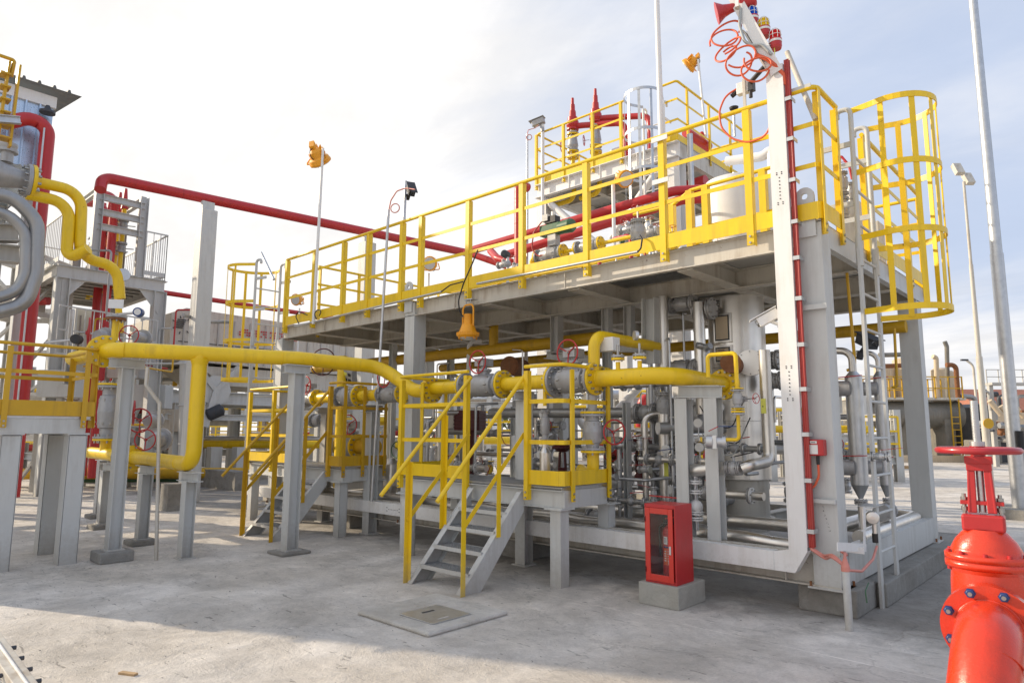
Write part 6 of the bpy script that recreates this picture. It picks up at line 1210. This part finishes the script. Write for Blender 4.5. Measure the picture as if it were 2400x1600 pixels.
sub(Hh,lambda b:(b.lathe(at(515,975,'x',FX+.2)-Y*.35,V((.3,1,.5)),[(0,.1),(.05,.16),(.4,.16),(.45,.08)],DKG,20)),'motor')
def f(b):
    p=at(415,750,'x',FX+.01); 
    for i in range(5): b.bx(FX+.032,p.y-.02*i,p.z-.05*i,FX+.036,p.y+.22-.02*i,p.z-.05*i+.03,INK)
    q=at(420,757,'x',FX+.01)
    for k in range(7): a=2*PI*k/7; b.bar(V((FX+.036,q.y+.07+.19*math.cos(a),q.z-.05+.17*math.sin(a))),V((FX+.036,q.y+.07+.27*math.cos(a),q.z-.05+.24*math.sin(a))),.025,.004,INK,X)
sub(Hh,f,'stencil_print')
def f(b):
    p=at(560,772,'x',FX+.01)
    for i in range(26):
        if i%7==5: continue
        y=p.y+i*.068; 
        for k in range(3):
            if (i*3+k*5)%4: b.bx(FX+.032,y,p.z-.02-.07*k,FX+.036,y+.045,p.z+.025-.07*k,RED)
sub(Hh,f,'red_letter_pattern')
b=B(); b.cyl(at(432,1075,'x',-14.),at(436,838,'x',-14.),.13,GRY); [b.ring(at(434,y,'x',-14.),Z,.14,.02,GRY,16,6) for y in (850,950,1040)]; one(b,'round_post','round grey post with ring joints under the filter house','post')
# ================================================================ far plant, centre
def rack(lab,px,D,w_,h,n,lv,my=YEL,rot=0.):
    c=dp(px,1000,D); c.z=0; t=thing('pipe_rack',lab,'pipe rack',c,'distant pipe racks'); u=(_r*math.cos(rot)+V((_d.x,_d.y,0)).normalized()*math.sin(rot)); v=Z.cross(u)
    def P(a,b_,z): return c+u*a+v*b_+Z*z
    for i in range(n):
        a=-w_/2+w_*i/(n-1); sub(t,lambda b:(b.ib(P(a,0,0),P(a,0,h),.2,.2,GRY,.03,v),b.ib(P(a,2,0),P(a,2,h),.2,.2,SHD,.03,v),b.ib(P(a,0,h-.2),P(a,2,h-.2),.15,.2,SHD,.03)),'frame')
    for z in lv:
        sub(t,lambda b:(b.ib(P(-w_/2,0,z),P(w_/2,0,z),.16,.22,GRY,.03),b.ib(P(-w_/2,2,z),P(w_/2,2,z),.16,.22,SHD,.03)),'beam')
        rr=random.Random(int(px+z*7))
        for k in range(3): sub(t,lambda b:b.tube([P(-w_/2+rr.uniform(-1,1),.4+.6*k,z+.25),P(w_/2*rr.uniform(.2,1),.4+.6*k,z+.25)],rr.choice((.08,.11,.14)),rr.choice((YEL,GALV,YEL,RED,PIPG)),seg=8),'pipe')
    def f(b):
        for k in (.35,.7,1.1): b.bar(P(-w_/2,-.1,lv[0]+.1+k),P(w_/2,-.1,lv[0]+.1+k),.04,.05,my,Z)
        N=int(w_/1.0)
        for i in range(N+1): b.bar(P(-w_/2+w_*i/N,-.1,lv[0]+.1),P(-w_/2+w_*i/N,-.1,lv[0]+1.2),.05,.05,my,u)
    sub(t,f,'guard_rail')
rack('distant rack with yellow rails seen between the left posts',470,34,9,2.9,5,(.5,1.9)); rack('distant rack with yellow rails behind the middle stair',640,30,7,3.6,4,(.7,2.1)); rack('distant rack behind the middle platform valves',810,33,8,4.2,4,(.9,2.6),rot=.2)
rack('distant yellow railed rack behind the near stair',1090,27,6,3.6,4,(.9,2.4),rot=-.2); rack('distant rack seen beside the drain bottle',1310,30,8,3.4,4,(.6,2.2)); rack('distant rack behind the tall steel vessel',1850,27,6,3.2,4,(.8,2.0)); rack('low distant rack behind the grey platform legs',200,30,9,2.6,5,(.6,1.7))
for i,(px,D,r_,h,lab) in enumerate(((1475,30,.8,3.7,'white tank with a teal patch, left one of the far pair'),(1548,32,.75,3.6,'white tank with a teal patch, right one of the far pair'),(1125,36,1.1,3.2,'pale tank far behind the near stair'),(745,38,1.0,3.4,'pale tank far behind the middle platform'))):
    c=dp(px,1000,D); t=thing('storage_tank',lab,'tank',(c.x,c.y,0),'far white tanks')
    sub(t,lambda b:b.lathe((c.x,c.y,0),Z,[(0,r_),(h,r_),(h+.25,r_*.6),(h+.35,0)],WHT,32),'shell')
    if i<2:
        def f(b):
            vs=[]; dv_=math.atan2(CAM.y-c.y,CAM.x-c.x)
            for k in range(9):
                a=dv_-.7+.12*k+.3*i
                for z in (h*.62+.05*k,h*.85-.02*k): vs.append((c.x+(r_+.01)*math.cos(a),c.y+(r_+.01)*math.sin(a),z))
            b.add(vs,[(2*k,2*k+2,2*k+3,2*k+1) for k in range(8)],TEAL,True)
        sub(t,f,'teal_patch')
for i,(px,py,D,x_) in enumerate(((1370,868,19,0),(1450,965,18,1))):
    pipe('red_pipe',('red pipe behind the near ball valves','red bent pipe in front of the white tanks')[i],[dp(px-70,py,D),dp(px+70,py+8,D)] if not i else [dp(1545,930,D),dp(1505,930,D),dp(1500,1000,D)],.12 if i else .07,RED,'red relief pipes')
for i,(a,c_) in enumerate((((1500,905),(1420,990)),((1560,905),(1590,1000)),((1300,905),(1370,1000)))):
    b=B(); b.cyl(dp(*a,12),dp(*c_,12),.07,WHT); one(b,'diagonal_brace',('white diagonal brace behind the vertical valve wheel','white diagonal brace behind the green grey valve','white diagonal brace behind the platform corner')[i],'brace','white diagonal braces')
b=B(); p=at(1050,837,'y',.9); c=at(1195,858,'y',1.3); b=B(); b.lathe(c,V((.3,-1,0)),[(0,.14),(.02,.14),(.021,.12),(.03,.12)],BRZ,30); b.lathe(c,V((-.3,1,0)),[(0,.13),(.4,.13)],BRZ,30); one(b,'open_pipe_end','rusty brown open pipe end behind the near stair rail','pipe end')
c=at(1713,850,'y',.7); b=B(); b.lathe(c,V((.35,-1,0)),[(0,.1),(.02,.1)],BRZ,30); b.lathe(c,V((-.35,1,0)),[(0,.095),(.3,.095)],BRZ,30); one(b,'open_pipe_end','rusty brown pipe end behind the yellow gooseneck','pipe end')
p=at(1430,805,'y',-.1); b=B(); b.bx(p.x-.09,-.14,p.z-.075,p.x+.06,-.02,p.z+.06,WHT); o=one(b,'junction_box','cream box mounted above the near valve branches','junction box',None,.005)
# ================================================================ far plant, right
HD=33.; u=_r.copy(); v=Z.cross(u)
def HP(px,py,D=HD): return dp(px,py,D)
c0=HP(1985,972); c1=HP(2235,972); zc=(c0.z+c1.z)/2; c0.z=c1.z=zc; hr=.66; ax=(c1-c0).normalized()
t=thing('horizontal_tank','long dark horizontal drum on saddles with a yellow railed deck','tank',((c0+c1)/2).to_tuple()[:2]+(0,))
sub(t,lambda b:b.lathe(c0,ax,[(-.35,.1),(-.25,.45),(-.1,.7),(0,hr),((c1-c0).length,hr),((c1-c0).length+.15,.7),((c1-c0).length+.32,.4),((c1-c0).length+.4,.05)],TANK,36),'shell')
for k in (.12,.5,.86):
    q=c0+(c1-c0)*k; q.z=0; sub(t,lambda b:b.obox(q+Z*(zc-.2)/2,ax,Z.cross(ax),Z,.3,1.3,zc-.2,TANK),'saddle')
dz=zc+hr+.1; dd=Z.cross(ax)
sub(t,lambda b:(b.obox((c0+c1)/2*1+Z*(dz-zc),ax,dd,Z,(c1-c0).length+.3,1.6,.12,BEI)),'deck')
def f(b):
    L_=(c1-c0).length
    for s in (-.8,.8):
        for h in (.5,1.05): b.bar(c0+dd*s+Z*(dz-zc+h),c1+dd*s+Z*(dz-zc+h),.05,.05,YEL2,Z)
        for k in range(9): q=c0+(c1-c0)*k/8+dd*s+Z*(dz-zc); b.bar(q,q+Z*1.07,.05,.05,YEL2,ax)
    q=c0+(c1-c0)*.88-dd*.8; 
    for s in (0,.4): b.bar(V((q.x,q.y,0))+ax*s,V((q.x,q.y,dz))+ax*s,.05,.05,YEL2,ax)
    for k in range(8): b.bar(V((q.x,q.y,.3*k)),V((q.x,q.y,.3*k))+ax*.4,.04,.04,YEL2,Z)
sub(t,f,'guard_rail')
sub(t,lambda b:b.obox(c0+(c1-c0)*.56-dd*.80,ax,dd,Z,.14,.03,.35,STK),'number_plate')
for i,(px,w_,y1) in enumerate(((2075,.45,855),(2125,.55,838),(2207,.4,862),(2226,.3,868))):
    q=HP(px,935,HD+2); b=B(); b.lathe((q.x,q.y,0),Z,[(0,w_),(HP(px,y1,HD+2).z-.1,w_),(HP(px,y1,HD+2).z,w_*.7)],CRM,24); one(b,'absorber_column',('left cream column behind the dark drum','wide cream column behind the dark drum','slim cream column right of the far grey leg','slimmest cream column by the exhaust stack')[i],'column','cream columns behind the drum')
pipe('exhaust_stack','bent tipped exhaust stack rising from the dark drum',[HP(2222,935),HP(2219,812),HP(2214,800)],.10,TANK,bend=.2)
for i,l in enumerate((((2060,832),(2145,830)),((2060,858),(2140,856)),((2186,835),(2194,838),(2197,930)),((2218,855),(2240,855),(2246,935)),((2250,928),(2285,930),(2288,990)))):
    pipe('process_pipe',('long brown pipe over the cream columns','lower brown pipe between the cream columns','bent cream pipe beside the stack','bent brown pipe right of the stack','grey pipe bending down at the dark box')[i],[HP(a,c_,HD-.5) for a,c_ in l],.11,(TANK,BRZ,CRM,BRZ,PIPG)[i],'pipes over the dark drum',bend=.25)
q=HP(2278,1000,34); b=B(); b.obox(V((q.x,q.y,1.65)),ax,dd,Z,1.0,1.5,1.9,DKG); b.poly([V((q.x,q.y,2.6))-ax*.5-dd*.76,V((q.x,q.y,2.6))+ax*.5-dd*.76,V((q.x,q.y,2.8))-dd*.76],dd*1.5,DKG); one(b,'dark_container','dark blue grey steel enclosure at the end of the drum','container')
t=thing('pump_skid','low rusty skid with ochre base under the dark drum','skid',((c0+c1)/2).to_tuple()[:2]+(0,)); sub(t,lambda b:b.obox((c0+c1)/2-Z*(zc-.15)-dd*1.3,ax,dd,Z,(c1-c0).length+1,.6,.3,CRM),'base')
rnd=random.Random(11)
for i in range(34):
    a=HP(rnd.uniform(2318,2400),rnd.uniform(945,1035),rnd.uniform(26,31)); d1=rnd.choice((Z,Z,ax,dd,(Z+ax*.5).normalized())); q=a+d1*rnd.uniform(.3,.9); q2=q+rnd.choice((ax,-ax,dd))*rnd.uniform(.1,.5)
    if a.z<.1: a.z=.1
    pipe('compressor_pipe','dark bent pipe of the crowded compressor at the right edge',[a,q,q2],rnd.choice((.05,.08,.12)),rnd.choice((TANK,PIPG,BRZ,DKG)),'compressor pipes at the right edge',seg=8)
for i,(px,py) in enumerate(((2332,955),(2358,968),(2364,945),(2385,960))):
    a=HP(px,py,27); b=B(); b.cyl(a+ax*.22-Z*.28,a-ax*.2+Z*.28,.1,CRM); one(b,'filter_cylinder',('leftmost','lower','upper','rightmost')[i]+' tilted cream cylinder on the compressor','cylinder','tilted cream cylinders')
for i in range(3):
    c=HP(2300+38*i,1020,30+i); b=B(); b.obox(V((c.x,c.y,.55)),ax,dd,Z,1.0,1.0,1.0,(TANK,DKG,PIPG)[i]); one(b,'machine_block',('brown','dark blue','grey')[i]+' machine block low at the right edge','machine','machine blocks',.05)
# house roof and pipe bridge far right
c=HP(2345,950,60); t=thing('house','far house with a terracotta roof at the right edge','house',(c.x,c.y,0)); sub(t,lambda b:b.obox(V((c.x,c.y,1.6)),ax,dd,Z,7,6,3.2,CRM),'wall'); sub(t,lambda b:b.poly([V((c.x,c.y,3.2))-ax*4-dd*3.4,V((c.x,c.y,3.2))-ax*4+dd*3.4,V((c.x,c.y,5.2))-ax*4],ax*8,TERRA),'roof')
c=HP(2370,900,28); t=thing('pipe_bridge','thin walkway bridge against the sky at the right edge','bridge',(c.x,c.y,0))
sub(t,lambda b:(b.bar(c-u*1.0,c+u*3,.6,.1,SHD,Z),[b.bar(c-u*1.0+Z*k,c+u*3+Z*k,.03,.03,SHD,Z) for k in (.3,.6)],[b.bar(c+u*(-1+.5*i),c+u*(-1+.5*i)+Z*.6,.03,.03,SHD,u) for i in range(9)]),'walkway')
for s in (-.9,2.9): q=c+u*s; sub(t,lambda b:b.bar(V((q.x,q.y,0)),q,.16,.16,SHD,u),'leg')
# poles at right
pb=at(2393,1213,'z',0); t=thing('tall_pole','tall galvanized octagonal pole on a concrete base at the right','pole',(pb.x,pb.y,0),'tall poles at right')
sub(t,lambda b:b.cyl((pb.x,pb.y,.1),(pb.x,pb.y,4.4),.108,GALV,.098,seg=8),'lower_shaft'); sub(t,lambda b:b.cyl((pb.x,pb.y,4.4),(pb.x,pb.y,12),.088,GALV,.055,seg=8),'upper_shaft'); sub(t,lambda b:b.obox(V((pb.x,pb.y,.08)),X,Y,Z,.75,.9,.16,CON2),'base'); sub(t,lambda b:b.cyl((pb.x+.1,pb.y-.12,1.1),(pb.x+.1,pb.y-.12,1.4),.06,BLK),'box')
q=dp(2312,1035,16); t=thing('light_mast','slim stepped mast with twin floodlights on top at the right','light mast',(q.x,q.y,0),'tall poles at right'); zt=dp(2272,395,16).z
sub(t,lambda b:(b.cyl((q.x,q.y,0),(q.x,q.y,zt*.42),.085,BEI,.07),b.cyl((q.x,q.y,zt*.42),(q.x,q.y,zt*.72),.055,BEI,.045),b.cyl((q.x,q.y,zt*.72),(q.x,q.y,zt),.035,BEI,.03)),'shaft')
for i in range(2): sub(t,lambda b:b.obox(V((q.x,q.y,zt+.12))+_r*(-.12+.24*i)+Z*(.2-.25*i),_r,V((_d.x,_d.y,-.5)).normalized(),_r.cross(V((_d.x,_d.y,-.5)).normalized()),.2,.12,.34,BEI),'floodlight',.01)
sub(t,lambda b:b.lathe(dp(2316,992,15.7),-V((_d.x,_d.y,0)).normalized(),[(0,.12),(.02,.12)],YEL2,24),'warning_disc')
q=dp(2289,950,40); t=thing('street_lamp','tiny curved street lamp on the skyline at the right','street lamp',(q.x,q.y,0)); zt=dp(2283,842,40).z
sub(t,lambda b:b.tube([(q.x,q.y,0),(q.x,q.y,zt-.3),tuple(V((q.x,q.y,zt))-_r*.4)],.07,BEI,.5,6),'pole'); sub(t,lambda b:b.obox(V((q.x,q.y,zt))-_r*.5,_r,dd,Z,.4,.15,.1,DKG),'lamp_head')
# dirt bank and far trees
def blob_tree(lab,px,D,h,n=700,seed=1,name='tree'):
    c=dp(px,1000,D); r_=random.Random(seed); t=thing(name,lab,'tree',(c.x,c.y,0),'far trees on the skyline')
    sub(t,lambda b:(b.cyl((c.x,c.y,0),(c.x,c.y,h*.5),.14,WOOD,.07,seg=7),b.cyl((c.x,c.y,h*.35),(c.x+.5,c.y+.2,h*.7),.06,WOOD,.03,seg=6),b.cyl((c.x,c.y,h*.4),(c.x-.5,c.y-.3,h*.72),.06,WOOD,.03,seg=6)),'trunk')
    def f(b):
        cl=[(V((r_.gauss(0,h*.22),r_.gauss(0,h*.22),h*r_.uniform(.45,.95))),r_.uniform(.12,.24)*h) for _ in range(14)]
        for _ in range(n):
            k,rr=r_.choice(cl); p=c*1; p.z=0; p=p+k+V((r_.gauss(0,1),r_.gauss(0,1),r_.gauss(0,.8)))*rr*.5; a=V((r_.gauss(0,1),r_.gauss(0,1),r_.gauss(0,1))).normalized()*.13; q_=a.orthogonal().normalized()*.09
            b.add([p-a,p+q_,p+a,p-q_],[(0,1,2,3)],LEAF)
    sub(t,f,'crown')
for i,(px,D,h) in enumerate(((445,60,4.2),(560,66,5.),(700,58,4.4),(1330,62,4.6),(1420,70,5),(2040,80,4.5),(2200,85,5),(1170,64,4.0))): blob_tree(('tree far left on the skyline','tree behind the left pipe rack','tree behind the middle stair','tree beside the far white tanks','tree far behind the grey valve','small tree behind the dark drum','small tree behind the exhaust stack','tree behind the near stair')[i],px,D,h,600,i+1)
# loose things on the ground
b=B(); p=at(300,1580,'z',0); b.obox(p+Z*.006,V((.9,.45,0)).normalized(),V((-.45,.9,0)).normalized(),Z,.11,.03,.012,WOOD); one(b,'wood_chip','small orange wooden offcut on the sunlit concrete','offcut')
p=at(2115,1097,'z',0); b=B(); b.obox(p+Z*.05,X,Y,Z,1.2,.5,.1,WOOD); one(b,'plank','dark plank lying on the far concrete','plank')
b=B(); rnd=random.Random(3)
for i in range(300):
    x=rnd.uniform(-8,1.3); y=rnd.uniform(-4.6,-.1) if i<300 else rnd.uniform(-.2,.3); s=rnd.uniform(.002,.008)*(1.2 if i>=300 else 1); a=rnd.uniform(0,6); vs=[(x+s*math.cos(a+k*1.57)*rnd.uniform(.6,1.3),y+s*math.sin(a+k*1.57)*rnd.uniform(.6,1.3),0.0005) for k in range(4)]; b.add(vs+[(x,y,s*.8)],[(0,1,4),(1,2,4),(2,3,4),(3,0,4)],CON2 if i%5 else TANK)
tag(b.go('gravel'),'scattered grit and crumbs on the concrete','gravel',None,'stuff')
g0_,g1_=dp(-12,1512,3.4),dp(84,1650,2.9); ga_=(g1_-g0_).normalized(); gs_=ga_.cross(Z).normalized(); gu_=gs_.cross(ga_)
t=thing('angle_bar','pale channel end with side bolts poking in at the lower left corner','channel',g0_)
sub(t,lambda b:(b.obox((g0_+g1_)/2,ga_,gs_,gu_,(g1_-g0_).length+.3,.085,.05,BEI),b.obox((g0_+g1_)/2+gu_*.03,ga_,gs_,gu_,(g1_-g0_).length+.3,.012,.012,WHT)),'channel',.004)
for i in range(5):
    for s_2 in (-1,1):
        q=g0_+(g1_-g0_)*(.1+.2*i)+gs_*(.045*s_2); sub(t,lambda b:(b.cyl(q,q+gs_*.028*s_2,.011,DKG,seg=6)),'bolt')
# unseen block and slatted frame, added at left to shade and streak the yard
WX0,WX1,WY0,WY1,WH=-14.0,-12.6,-7.65,-5.35,6.6
t=thing('shade_block','pale block added just left of the view to shade the yard','shade blocker',((WX0+WX1)/2,(WY0+WY1)/2,0))
sub(t,lambda b:b.bx(WX0,WY0,0,WX1,WY1,WH-.15,BEI),'wall'); sub(t,lambda b:b.bx(WX0-.2,WY0-.2,WH-.149,WX1+.2,WY1+.05,WH,ROOFM),'roof'); sub(t,lambda b:b.bx(WX1+.002,-7.5,.01,WX1+.04,-6.5,2.1,DKG),'door')  # shell of the added block, sized for its shadow edge
t=thing('shade_slats','unseen slatted frame added to streak the yard with sun and shade','frame',(-13,-4.4,0))
for y in (-5.1,-3.7): sub(t,lambda b:b.ib((-12.9,y,0),(-12.9,y,5.6),.2,.2,GRY,.015,Y),'post')
for z,h in ((.4,.7),(1.45,.09),(2.05,.13),(2.65,.09),(3.9,1.4),(5.15,.8)): sub(t,lambda b:b.bx(-12.88,-5.2,z-h/2,-12.6,-3.7,z+h/2,SHD),'beam')  # added slats, gaps spaced to let strips of sun reach the ground

rack('crowded rack seen under the left access platform',60,22,6,3.4,5,(.5,1.5,2.4)); rack('crowded rack between the grey legs at left',330,21,4,3.0,4,(.6,1.6)); rack('rack of pipes behind the green wheel',930,20,3.5,2.2,3,(.5,1.4)); rack('rack of pipes glimpsed past the portal legs',1640,19,4,2.6,4,(.5,1.3,2.2)); rack('rack of pipes seen through the near ladder',2000,19,2.4,2.0,3,(.6,1.2))

def tower(lab,px,D,w_,h,m=GRY):
    c=dp(px,1000,D); c.z=0; t=thing('steel_tower',lab,'tower',c,'grey steel towers at left')
    P=[c+_r*(a*w_/2)+V((_d.x,_d.y,0)).normalized()*(e*w_/2) for a,e in ((-1,-1),(1,-1),(1,1),(-1,1))]
    for p in P: sub(t,lambda b:b.ib(p,p+Z*h,.14,.14,m,.02,_r),'leg')
    n=int(h/1.1)
    def f(b):
        for i in range(1,n+1):
            z=h*i/n
            for a,e in zip(P,P[1:]+P[:1]): b.bar(a+Z*z,e+Z*z,.09,.1,m,Z)
            a,e=(P[0],P[1]) if i%2 else (P[1],P[0]); b.bar(a+Z*h*(i-1)/n,e+Z*z,.06,.06,m,Z); b.bar(P[1]+Z*h*(i-1)/n,P[2]+Z*z,.06,.06,SHD,Z)
    sub(t,f,'bracing')
    for i in (n-1,max(1,n-3)):
        z=h*i/n; q=(P[0]+P[2])/2+Z*(z+.35)
        sub(t,lambda b:(b.obox(q,_r,Z.cross(_r),Z,w_*.55,w_*.5,.6,(BEI,SHD)[i%2]),b.cyl(q-_r*w_*.5,q+_r*w_*.5,.09,(GALV,RED)[i%2]),b.cyl(q-Z*.5+_r*.1,q+Z*.8+_r*.1,.07,(YEL2,GALV)[i%2])),'equipment_unit')
tower('narrow braced tower behind the fat red riser',18,15,1.3,5.2); tower('braced tower under the grey plated platform, left one',165,19,1.6,4.6,SHD); tower('braced tower right of the square post behind the yellow pipe',395,20,1.3,4.2,SHD); tower('low braced stand behind the upright valve at left',285,17,1.1,3.0)
for i,(px,py,D) in enumerate(((95,960,15),(360,930,16),(300,860,16),(410,985,17),(145,900,14))):
    p=dp(px,py,D); u_=(_r+V((0,.2,0))).normalized(); b=B(); b.obox(p,u_,Z.cross(u_),Z,.7,.5,.55,(BEI,GRY,SHD)[i%3]); b.obox(p-Z*(p.z/2+.14),u_,Z.cross(u_),Z,.12,.12,max(.1,p.z-.28),SHD); one(b,'equipment_box',('grey','pale','dull grey','low pale','upper dull')[i]+' equipment box on a stalk among the left steelwork','box','equipment boxes at left',.01)
rl=random.Random(8)
for i in range(26):
    px=rl.uniform(60,440); D=rl.uniform(12,18); a=dp(px,rl.uniform(700,1020),D); d1=rl.choice((Z,_r,-Z,V((_d.x,_d.y,0)))); q=a+d1*rl.uniform(.5,1.6); q.z=max(.3,q.z); q2=q+rl.choice((_r,Z,-_r))*rl.uniform(.2,.8); q2.z=max(.3,q2.z)
    pipe('yard_pipe','thin bent pipe among the steelwork at the left of the yard',[a,q,q2],rl.choice((.02,.035,.05,.02)),rl.choice((GALV,PIPG,RED,RED,YEL2,GRY)),'bent pipes at the left',seg=8)
